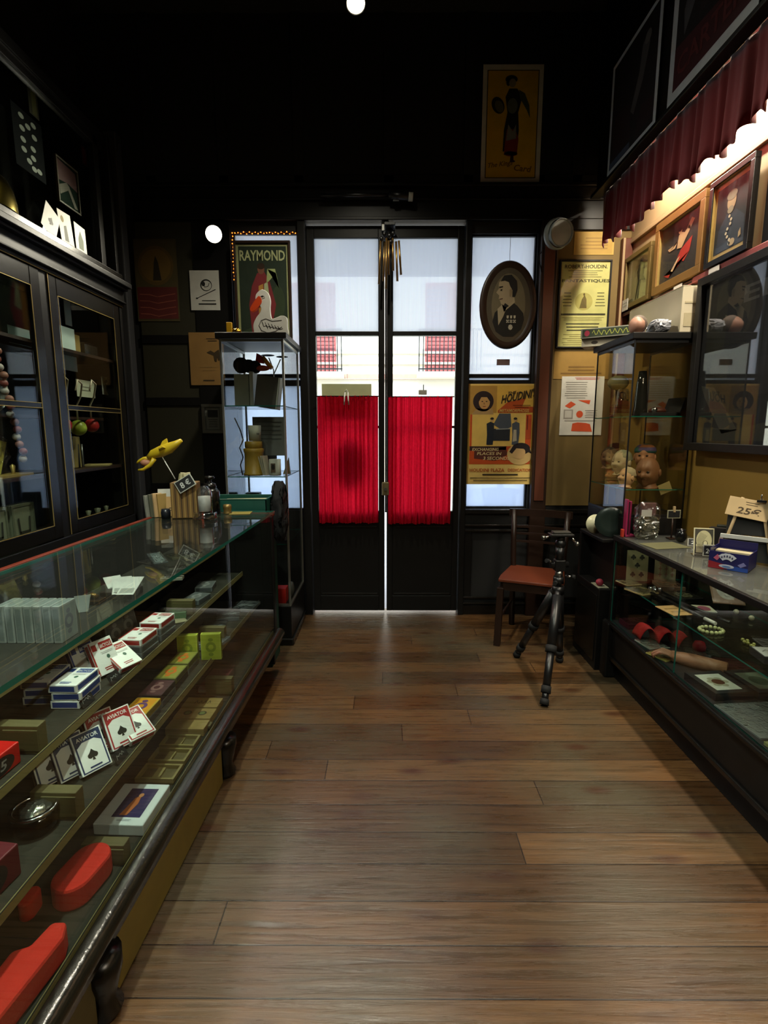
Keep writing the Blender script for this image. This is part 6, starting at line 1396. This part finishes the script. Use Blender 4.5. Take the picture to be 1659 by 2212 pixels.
box_art('booklet', 'white and tan covered booklet facing out beside the wooden block', 'booklet', frame((-1.20, 2.70, TZ2), (1, .12, 0), (0, .15, 1)), .125, .145, .008, q('#b8b5aa', .6), art)
b = MB(T(-1.135, 2.64, TZ2)); b.lathe([(0, 0), (.022, 0), (.024, .03), (.02, .05), (0, .05)], q('#15181f', .3), seg=20); tag(b.build('ink_pot'), 'small black pot between the booklets and the wooden block', 'pot')
# clear dispenser
t = thing('clear_dispenser', 'clear domed plastic bottle dispenser on a thick clear base', 'dispenser', T(-.925, 2.62, TZ2))
M_ACR = glass('thick_acrylic', (.86, .87, .86), 3.0, .04)
b = MB(); b.lathe([(0, 0), (.060, 0), (.062, .012), (.058, .016), (.058, .034), (.05, .036), (0, .036)], M_ACR, seg=36); b.build('base', t)
b = MB(); b.lathe([(.036, .036), (.038, .04), (.038, .125), (.034, .148), (.022, .165), (.010, .172), (0, .173)], M_ACR, seg=32); b.build('dome', t)
b = MB(); b.lathe([(.030, .042), (.031, .044), (.031, .118), (.0, .12)], mt('milky_label', '#a9aaa6', .5), seg=28); b.build('label', t)
t = thing('black_jar', 'small black lidded jar behind the clear dispenser', 'jar', T(-.955, 2.80, TZ2))
b = MB(); b.lathe([(0, 0), (.05, 0), (.05, .12), (.035, .14), (0, .14)], M_BLACKG, seg=24); b.build('body', t)
b = MB(); b.lathe([(.03, .14), (.036, .145), (.03, .165), (.012, .17), (.01, .185), (.028, .195), (.024, .205), (0, .207)], M_BLACKG, seg=24); b.build('lid', t)
b = MB(T(-.865, 2.80, TZ2)); b.lathe([(0, 0), (.022, 0), (.023, .004), (.020, .008), (.022, .03), (.024, .034), (.02, .05), (.0, .052)], mt('patterned_gold_tin', '#7a6438', .35, metal=.6, var=.6, scale=80), seg=24); tag(b.build('small_tin'), 'tiny patterned gold tin beside the clear dispenser', 'tin')
b = MB(T(-1.0, 2.75, TZ2) @ RZ(20)); b.prism([(0, 0), (.05, 0), (.02, .03)], 0, .07, q('#b5482a', .5)); tag(b.build('orange_card'), 'little orange folded card left of the black jar', 'card')
b = MB(T(-.79, 2.80, TZ2) @ RZ(5)); b.box(-.06, .05, -.03, .06, 0, .002, q('#8a7a3a', .5)); tag(b.build('gold_mat'), 'dull gold mat at the far corner of the counter', 'mat')

# green chest and black bag between counter and vitrine
t = thing('green_chest', 'dark green open chest of papers behind the far counter end', 'chest', T(-.84, 3.07, 0))
M_GRN = mt('dark_green_paint', '#12463a', .5, var=.2)
b = MB(); x0, x1, y0_, y1_ = -.20, .155, -.11, .12
for a in ((x0, x1, y0_, y0_+.012), (x0, x1, y1_-.012, y1_), (x0, x0+.012, y0_, y1_), (x1-.012, x1, y0_, y1_)): b.box(*a, 0, 1.03, M_GRN, .003)
b.box(x0, x1, y0_, y1_, .90, .91, M_GRN); b.build('chest_body', t)
b = MB(T(x0, y0_, 1.03) @ RX(35)); b.box(0, x1-x0, -.004, .0, -.06, .0, M_GRN); b.build('flap', t)
for i in range(4): b = MB(T(-.86+.01*i, 3.06, .955+.016*i) @ RZ(6*i-8) @ RX(4)); b.box(-.12, .12, -.08, .08, 0, .003, q('#b5af8c', .7)); tag(b.build('paper_sheet'), 'cream paper sheet lying in the green chest, '+('lowest', 'second', 'third', 'topmost')[i]+' of four', 'paper', 'papers in the green chest')
b = MB(); M_BCL = mt('black_cloth', '#0b0b0c', .85, bump=.6, scale=5)
b.M = T(-.642, 3.10, .76); b.crumple(.07, .17, .36, M_BCL, .012, 4, n=(8, 10, 12)); tag(b.build('black_bag'), 'slumped black cloth bag between the green chest and glass vitrine', 'bag')

# ================================================================ IN AND ON THE LEFT VITRINE
VZ = (.278, .691, 1.131, 1.576, 2.0115)
t = thing('white_duck', 'flat white wooden duck with orange beak on the left vitrine', 'ornament', frame((-.83, 3.42, VZ[4]), (1, -.05, 0), (0, 0, 1)))
M_DK = q('#c9c8c0', .5)
def smooth(pts, n=6):
    out = []; N = len(pts)
    for i in range(N):
        p0, p1, p2, p3 = [Vector((*pts[(i+k-1) % N], 0)) for k in range(4)]
        for j in range(n):
            s_ = j/n; out.append(tuple((.5*((2*p1)+(p2-p0)*s_+(2*p0-5*p1+4*p2-p3)*s_**2+(3*p1-p0-3*p2+p3)*s_**3))[:2]))
    return out
body = smooth([(.015, .0), (.12, .0), (.212, .0), (.215, .05), (.212, .105), (.18, .118), (.14, .105), (.115, .105), (.108, .16), (.112, .21), (.098, .255), (.06, .275), (.022, .245), (.022, .20), (.05, .17), (.045, .14), (.02, .11), (.0, .07), (.0, .03)])
b = MB(); b.prism(body, 0, .02, M_DK); b.build('body', t, bevel=.002)
b = MB(); b.prism(smooth([(.045, .235), (.02, .215), (-.015, .165), (-.005, .145), (.03, .165), (.058, .20)]), -.004, .026, q('#c8441c', .4)); b.build('beak', t)
b = MB(T(0, 0, .0202)); k = M_INK
b.stroke([(.05, .09), (.035, .06), (.05, .03), (.09, .015), (.14, .025), (.18, .05)], .0035, k); b.stroke([(.05, .09), (.08, .10), (.12, .085), (.18, .09)], .0035, k)
for i in range(6): b.stroke([(.055+.02*i, .085-.006*i), (.065+.02*i, .055-.004*i), (.085+.02*i, .06-.004*i), (.09+.018*i, .04)], .003, k)
b.stroke([(.05, .232), (.062, .238), (.074, .234)], .003, k); b.ell(.062, .233, .005, .004, k, 2); b.stroke([(.045, .224), (.06, .220), (.078, .226)], .002, k); b.build('painted_lines', t)
t = thing('gold_trinket', 'small yellow and gold trinket at the left corner of the vitrine top', 'trinket', T(-.965, 3.38, VZ[4]))
b = MB(); b.box(-.03, .005, -.01, .01, 0, .075, q('#b58a1c', .35), .003); b.build('yellow_post', t)
b = MB(); b.blob((.03, 0, .02), (.028, .015, .02), mt('polished_gold', '#c09030', .2, metal=1), 14, 10, fn=lambda d: 1+.2*math.sin(d.x*9)); b.tube([(.0, 0, .04), (.015, 0, .02), (.045, 0, .035)], .006, mt('polished_gold', None)); b.build('gold_piece', t)
# top shelf
t = thing('white_book_box', 'white boxed set with dark front leaning on the top vitrine shelf', 'box', T(-.87, 3.42, VZ[3]))
b = MB(); b.box(-.10, -.005, -.02, .09, 0, .20, q('#8f9488', .6), .003); b.box(.0, .025, -.03, .12, 0, .215, q('#a8aca4', .5), .002); b.build('boxes', t)
b = MB(RY(8)); b.box(.03, .17, -.05, -.04, .0, .20, q('#55524c', .5), .002); b.box(.165, .178, -.055, .05, 0, .20, q('#a8aca4', .5), .002); b.build('cover', t)
t = thing('black_plush', 'black tousled plush with red and orange limbs atop white boxes', 'toy', T(-.88, 3.44, VZ[3]+.218))
b = MB(); 
for x, z, r in ((-.05, .04, .05), (0, .035, .042), (.04, .03, .04)): b.blob((x, 0, z), r, q('#100f12', .9), 18, 12, fn=lambda d: 1+.10*math.sin(d.x*14)*math.sin(d.z*13))
b.build('body', t)
b = MB(); b.prism([(.045, .06), (.10, .05), (.085, .10), (.055, .115)], -.012, .012, q('#a52418', .5), M=RX(90)); b.tube([(.09, 0, .09), (.12, -.01, .055), (.15, -.01, .02)], .014, q('#c98a1c', .4), 10); b.blob((.09, -.02, .02), (.05, .02, .018), q('#a5483c', .5)); b.build('coloured_limbs', t)
t = thing('rod_stand', 'clear rod stand with dark oval plates at the back of top shelf', 'stand', T(-.76, 3.62, VZ[3]))
b = MB(); b.tube([(0, 0, 0), (.0, 0, .25), (-.03, 0, .33)], .004, M_ALU); b.tube([(0, 0, .22), (.05, 0, .32)], .004, M_ALU); b.lathe([(0, 0), (.05, 0), (.05, .006), (0, .008)], M_INK); b.build('rods', t)
b = MB(); b.blob((-.035, 0, .345), (.045, .03, .006), M_INK); b.blob((.06, 0, .335), (.04, .03, .006), M_INK); b.build('plates', t)
# second shelf
t = thing('yellow_tin', 'ribbed yellow ochre tin on the middle vitrine shelf', 'tin', T(-.86, 3.40, VZ[2])); M_YT = mt('yellow_ochre_tin', '#94762c', .4, var=.12)
b = MB(); b.lathe([(0, 0), (.068, 0), (.070, .012), (.063, .018), (.060, .14), (.064, .15), (.066, .17), (.06, .175), (0, .175)], M_YT, seg=36); b.build('body', t)
b = MB(); b.lathe([(.05, .175), (.056, .18), (.056, .215), (.05, .22), (.0, .22)], M_YT, seg=32); b.build('lid', t)
b = MB(T(-.85, 3.40, VZ[2]+.222)); b.lathe([(.0, 0), (.038, 0), (.042, .10), (.040, .10), (.037, .004), (0, .004)], q('#a8a898', .5), seg=28); b.M = b.M @ frame((.02, -.036, .04), (1, .4, 0), (0, 0, 1)); b.lines(0, .02, 0, .012, 2, M_INK, 1, .5); tag(b.build('cream_cup'), 'cream paper cup standing upturned on the yellow tin', 'cup')
t = thing('white_mug', 'white mug with dark printed portrait at the vitrine right', 'mug', T(-.72, 3.38, VZ[2]))
b = MB(); b.lathe([(0, 0), (.036, 0), (.038, .004), (.038, .105), (.035, .105), (.034, .006), (0, .006)], q('#b5b4a8', .3), seg=28); b.build('cup', t)
b = MB(frame((-.02, -.0385, .02), (1, 0, 0), (0, 0, 1))); b.rect(0, 0, .03, .06, q('#5c4c3c', .5), 0); b.ell(.015, .035, .010, .018, q('#1c1612', .5), 1); b.build('print', t)
for i in range(3): b = MB(T(-.785+.008*i, 3.36, VZ[2]) @ RZ(-20) @ RY(-16+3*i)); b.box(0, .004, -.02, .04, .002, .13, q('#a8a08c', .4), .001); tag(b.build('card_packet'), 'patterned card packet leaning on the yellow tin, '+('left', 'middle', 'right')[i]+' of three', 'packet', 'packets leaning on the tin')
b = MB(T(-.80, 3.55, VZ[2])); b.box(-.10, .12, 0, .03, .12, .38, q('#6c6f6c', .6), .002); b.box(-.03, .05, -.005, .04, 0, .12, M_INK); b.M = b.M @ frame((-.10, -.001, .12), (1, 0, 0), (0, 0, 1)); b.lines(.02, .20, .1, .24, 5, q('#4c4f4c', .6), 1, .2); tag(b.build('grey_box'), 'grey printed box on a dark stand behind the yellow tin', 'box')
b = MB(T(-.69, 3.50, VZ[2])); b.prism([(0, 0), (.05, 0), (.04, .11)], 0, .02, q('#8a7440', .5), M=RX(90)); tag(b.build('tan_wedge'), 'tan triangular wedge behind the white mug', 'wedge')
b = MB(); b.tube([(-.965, 3.36, 1.50), (-.93, 3.36, 1.42), (-.915, 3.36, 1.36), (-.94, 3.36, 1.31), (-.92, 3.36, 1.25), (-.94, 3.36, 1.20), (-.93, 3.37, VZ[2]+.004)], .004, M_INK); tag(b.build('power_cable'), 'wavy dark cord hanging left of the yellow tin', 'cord')
# third shelf and bottom
t = thing('black_hat', 'flattened black hat on the lower vitrine shelf', 'hat', T(-.86, 3.50, VZ[1]))
b = MB(); b.lathe([(0, 0), (.13, 0), (.135, .006), (.08, .012)], M_BCL, seg=32); b.build('brim', t)
b = MB(); b.lathe([(.08, .012), (.085, .09), (.06, .12), (.0, .12)], M_BCL, seg=32); b.build('crown', t)
for x, y, z, w, h, c, lb in ((-.70, 3.42, VZ[1], .07, .22, '#4c4a50', 'dim grey pink box standing at the right of the lower shelf'), (-.93, 3.62, VZ[1], .10, .30, '#3a3c3e', 'tall dim grey box at the back of the lower shelf')):
    b = MB(); b.box(x-w/2, x+w/2, y-.03, y+.03, z, z+h, q(c, .5), .003); tag(b.build('grey_box'), lb, 'box')
b = MB(); b.box(-.75, -.665, 3.33, 3.42, VZ[0], VZ[0]+.10, q('#a82018', .45), .003); tag(b.build('red_carton'), 'small red carton at the bottom of the left vitrine', 'box')
b = MB(); b.blob((-.66, 3.50, VZ[0]+.05), (.02, .05, .05), q('#8f948e', .5), fn=lambda d: 1+.1*math.sin(d.z*11)); tag(b.build('white_cloth'), 'small whitish crumpled cloth at the bottom of the left vitrine', 'cloth')

# ================================================================ IN AND ON THE LEFT WALL CABINET
def cz(y, z): return (CX-.10, y, z)
b = MB(); 
for i in range(26):
    z = 2.16-.035*i; b.blob((CX-.055+.008*math.sin(i*1.9), 2.33+.0075*i, z), .018, q(('#7a3a34', '#a59a94', '#8a5a4c')[i % 3], .5), 10, 6)
tag(b.build('bead_string'), 'knotted red and white string hanging in the nearer cabinet door', 'string')
for (x0, y0, x1, y1), c, lb in (((18, 708, 64, 745), '#8fa5a5', 'pale bluish card standing behind the nearer cabinet door'), ((138, 625, 152, 702), '#b8c4c0', 'white strip card high behind the farther cabinet door'), ((131, 708, 163, 800), '#b0bdb8', 'tall pale sheet behind the farther cabinet door'), ((165, 822, 204, 858), '#aaa890', 'cream card below the tall pale sheet'), ((220, 815, 241, 853), '#b9b8a8', 'small white card with a black face print')):
    a_, e_ = P(x0, (y0+y1)/2, X=CX-.12), P(x1, (y0+y1)/2, X=CX-.12); y, w = a_.y, e_.y-a_.y; h = P((x0+x1)/2, y0, X=CX-.12).z-P((x0+x1)/2, y1, X=CX-.12).z; z = P((x0+x1)/2, y1, X=CX-.12).z
    M = frame((CX-.12, y, z), (0, 1, 0), (0, 0, 1)); b = MB(M); b.box(0, w, 0, h, 0, .0015, q(c, .6))
    if 'face print' in lb: b.ell(w/2, h*.68, w*.26, h*.18, M_INK, 5); b.pol([(w*.4, h*.5), (w*.6, h*.5), (w*.62, h*.2), (w*.5, h*.1), (w*.38, h*.2)], M_INK, 5); b.ell(w/2, h*.62, w*.14, h*.08, q(c, .6), 7)
    elif 'cream' in lb: b.lines(w*.2, w*.8, h*.3, h*.7, 2, A('#6a6450'), 5, .3)
    tag(b.build('card'), lb, 'card')
b = MB(); b.box(CX-.24, CX-.13, 3.06, 3.22, 1.862, 1.98, mt('dull_gold_box', '#7f6834', .5), .003); tag(b.build('dull_gold_box'), 'dull gold box on the upper shelf behind the farther door', 'box')
b = MB(); b.box(CX-.24, CX-.12, 3.25, 3.40, 1.862, 1.95, M_FILM); b.box(CX-.235, CX-.125, 3.255, 3.395, 1.862, 1.94, q('#3a3834', .5)); tag(b.build('wrapped_box'), 'dark box wrapped in film right of the dull gold box', 'box')
M_ROPE = q('#a59c84', .7)
for y, z, c, r, lb in ((P(150, 915, X=CX-.075).y-.05, 1.45, '#b52a24', .040, 'red ball at the left edge behind the farther door'), (P(169, 919, X=CX-.075).y, 1.435, '#9aa83a', .044, 'lime green ball hanging on a cord in the cabinet'), (P(196, 914, X=CX-.075).y+.01, 1.45, '#a82420', .040, 'red ball hanging on a cord right of the green one')):
    t = thing('hanging_ball', lb, 'ball', T(CX-.075, y, z)); b = MB(); b.blob((0, 0, 0), r, q(c, .35), 22, 14); b.build('ball', t)
    b = MB(); b.tube([(0, 0, r), (0, 0, r+.08), (.03, -.005, r+.13), (.06, -.03, r+.20), (.06, -.07, r+.22), (.06, -.10, r+.16)], .005, M_ROPE); b.build('cord', t)
b = MB(); b.box(CX-.22, CX-.12, 2.965, 3.11, 1.202, 1.385, mt('tan_prop_box', '#7d6c38', .5), .003); tag(b.build('tan_box'), 'tan box on the middle shelf below the green ball', 'box')
for i, y in enumerate((3.08, 3.12)): b = MB(); b.tube([(CX-.12, y, 1.202), (CX-.125, y+.01, 1.34)], .007, M_STEEL if i else M_INK); tag(b.build('thin_rod'), ('dark' if i == 0 else 'steel')+' thin rod standing right of the tan box', 'rod')
b = MB(T(CX-.12, 3.28, 1.202) @ RZ(20)); b.box(-.07, .07, -.08, .08, 0, .008, q('#a5935c', .6)); tag(b.build('tan_card'), 'flat tan card on the middle shelf far right', 'card')
t = thing('wrapped_kit', 'bulky prop kit in crinkled film behind the nearer door', 'kit', T(CX-.18, 2.36, 1.215))
b = MB(); b.box(-.06, .06, -.12, .10, 0, .16, q('#20282c', .5), .004); b.pol([(0, 0), (0, .001), (.001, 0)], M_INK, 0); b.build('kit_box', t)
b = MB(T(.065, -.05, 0)); b.prism([(0, 0), (.12, 0), (.18, .15), (.14, .16)], 0, .006, q('#9c9440', .5), M=frame((0, 0, 0), (0, 1, 0), (0, 0, 1))); b.build('yellow_wedge', t)
b = MB(); b.crumple(.15, .34, .22, M_FILM, .010, 6, n=(6, 12, 8), flat=True); b.build('film', t)
b = MB(T(CX-.10, 2.50, 1.202)); b.lathe([(0, 0), (.014, 0), (.008, .02), (.012, .05), (0, .06)], M_GOLD); tag(b.build('gold_piece'), 'tiny gold piece beside the wrapped prop kit', 'ornament')
b = MB(T(CX-.10, 2.43, 1.202) @ RZ(5)); b.box(-.05, .05, -.16, .16, 0, .012, mt('dull_gold_box', None)); tag(b.build('gold_plinth'), 'flat gold plinth under the shelf edge of the wrapped kit', 'plinth')
for i, (y, z, h) in enumerate(((2.30, 1.505, .20), (2.46, 1.505, .22))):
    b = MB(T(CX-.15, y, z)); b.crumple(.12, .13, h, mt('crumpled_silver', None) if i else M_FILM, .012, i+2, n=(6, 8, 8), flat=True); tag(b.build('foil_parcel'), 'crumpled '+('silver' if i else 'clear')+' parcel on the middle shelf behind the nearer door', 'parcel')
for i, r in enumerate((.085, .095)): b = MB(frame((CX-.20, 2.42+.04*i, 1.96-.02*i), (0, 1, 0), (0, 0, 1))); b.lathe([(r-.012, -.003), (r, -.003), (r, .003), (r-.012, .003), (r-.012, -.003)], M_STEEL, seg=32); tag(b.build('metal_ring'), ('smaller' if i == 0 else 'larger')+' grey metal ring on the upper shelf, nearer door', 'ring')
for i, y in enumerate((2.265, 2.455)):
    M = frame((CX-.10, y, .872), (0, 1, 0), (0, 0, 1)); b = MB(M); b.box(0, .16, 0, .19, -.05, 0, q('#6c6e5a', .6), .003); border(b, .16, .19, .012, 0, .004, q('#5a5c4a', .6), 0)
    b.stroke([(.04, .12), (.045, .05), (.115, .05), (.12, .12)], .012, q('#2c2a22', .6), 9); tag(b.build('printed_box'), 'grey green box printed with a dark cup shape, '+('left' if i == 0 else 'right')+' of the pair', 'box', 'printed boxes on the cabinet floor')
b = MB(); b.box(CX-.12, CX-.06, 2.80, 2.88, .872, .95, q('#8a8f92', .5), .003); tag(b.build('pale_box'), 'pale box at the cabinet floor behind the farther door', 'box')
for i, (y, r) in enumerate(((3.08, .02), (3.18, .024), (3.28, .018))): b = MB(T(CX-.09, y, .872)); b.lathe([(0, 0), (r, 0), (r*1.1, .03), (r*.5, .045), (r*.8, .07), (0, .075)], q('#55563f', .4), seg=18); tag(b.build('small_cup'), 'small dim cup on the cabinet floor, '+('left', 'middle', 'right')[i]+' of three', 'cup', 'cups on the cabinet floor')
# brass dome and cards on the cornice
b = MB(T(CX-.012, 2.49, 2.402)); b.lathe([(.10, 0), (.098, .04), (.08, .09), (.05, .125), (.015, .14), (.0, .142)], mt('polished_brass', '#8a7a2a', .15, metal=1), seg=36, M=Matrix.Scale(.34, 4, (1, 0, 0))); tag(b.build('brass_dome'), 'polished brass dome standing on the cabinet cornice', 'ornament')
for y, w, h, rot, lb, c in ((2.755, .115, .15, 35, 'white jumbo card tilted on its corner on the cornice', '#a8a89c'), (2.92, .115, .165, 2, 'white jumbo court card standing upright on the cornice', '#a09e8c'), (3.05, .105, .155, -4, 'white jumbo card with green figure, right of the court card', '#a3a294')):
    M = frame((CX-.01, y, 2.402+(.035 if rot > 20 else .002)), (0, 1, 0), (-.06, 0, 1)) @ RZ(rot if rot < 20 else -28); b = MB(M); b.box(0, w, 0, h, 0, .002, q(c, .5))
    if rot > 20: spade(b, w/2, h/2, .022, A('#6a6a64'), 5)
    elif rot > 0: b.ell(w*.3, h*.75, w*.12, h*.10, A('#7a6a2a'), 5); b.pol([(w*.3, h*.1), (w*.6, h*.1), (w*.55, h*.6), (w*.35, h*.55)], A('#5a5c50'), 5)
    else: b.pol([(w*.3, h*.15), (w*.7, h*.15), (w*.75, h*.5), (w*.5, h*.8), (w*.3, h*.5)], A('#4f5a40'), 5)
    tag(b.build('jumbo_card'), lb, 'card')
# dim things behind the upper glass
def art(b, w, h):
    for u, v in ((.3, .88), (.7, .88), (.5, .78), (.3, .68), (.7, .68), (.3, .5), (.62, .46), (.3, .34), (.6, .3), (.45, .2), (.6, .12), (.78, .14)): b.ell(u*w, v*h, .09*w, .045*h, A('#77786e'), 2)
def at_l(y0, y1, z0, z1): return at_left(y0, y1, z0, z1, CX-.09)
poster('dotted_picture', 'dark panel with white dots behind the upper cabinet glass', 'panel', at_l(2.74, 2.965, 2.70, 2.98), mt('matt_black_card', '#0b0b0d', .9, spec=.05), art)
poster('yellow_picture', 'narrow dim yellow panel high behind the upper cabinet glass', 'panel', at_l(2.88, 2.955, 3.0, 3.14), q('#2a2410', .6), lambda b, w, h: b.rect(.3*w, .05*h, .8*w, .95*h, A('#4f481c'), 2))
def art(b, w, h): b.pol([(.05*w, .95*h), (.9*w, .9*h), (.95*w, .5*h), (.5*w, .55*h), (.1*w, .5*h)], A('#4a1c1c'), 2); b.pol([(.1*w, .4*h), (.45*w, .55*h), (.55*w, .5*h), (.9*w, .1*h), (.75*w, .08*h), (.5*w, .4*h), (.12*w, .2*h)], A('#4f4434'), 3)
poster('framed_print', 'dim framed red and green print behind the upper cabinet glass', 'print', at_l(3.06, 3.265, 2.66, 2.90), mt('matt_dark_green_card', '#15201a', .9, spec=.05), art, fr=(.01, .008, q('#4a3a28', .5)))
poster('red_picture', 'dim red tall strip behind the upper cabinet glass at right', 'panel', at_l(3.34, 3.39, 2.98, 3.08), q('#4a1018', .6), lambda b, w, h: b.rect(.2*w, .1*h, .8*w, .9*h, A('#6a1420'), 2))
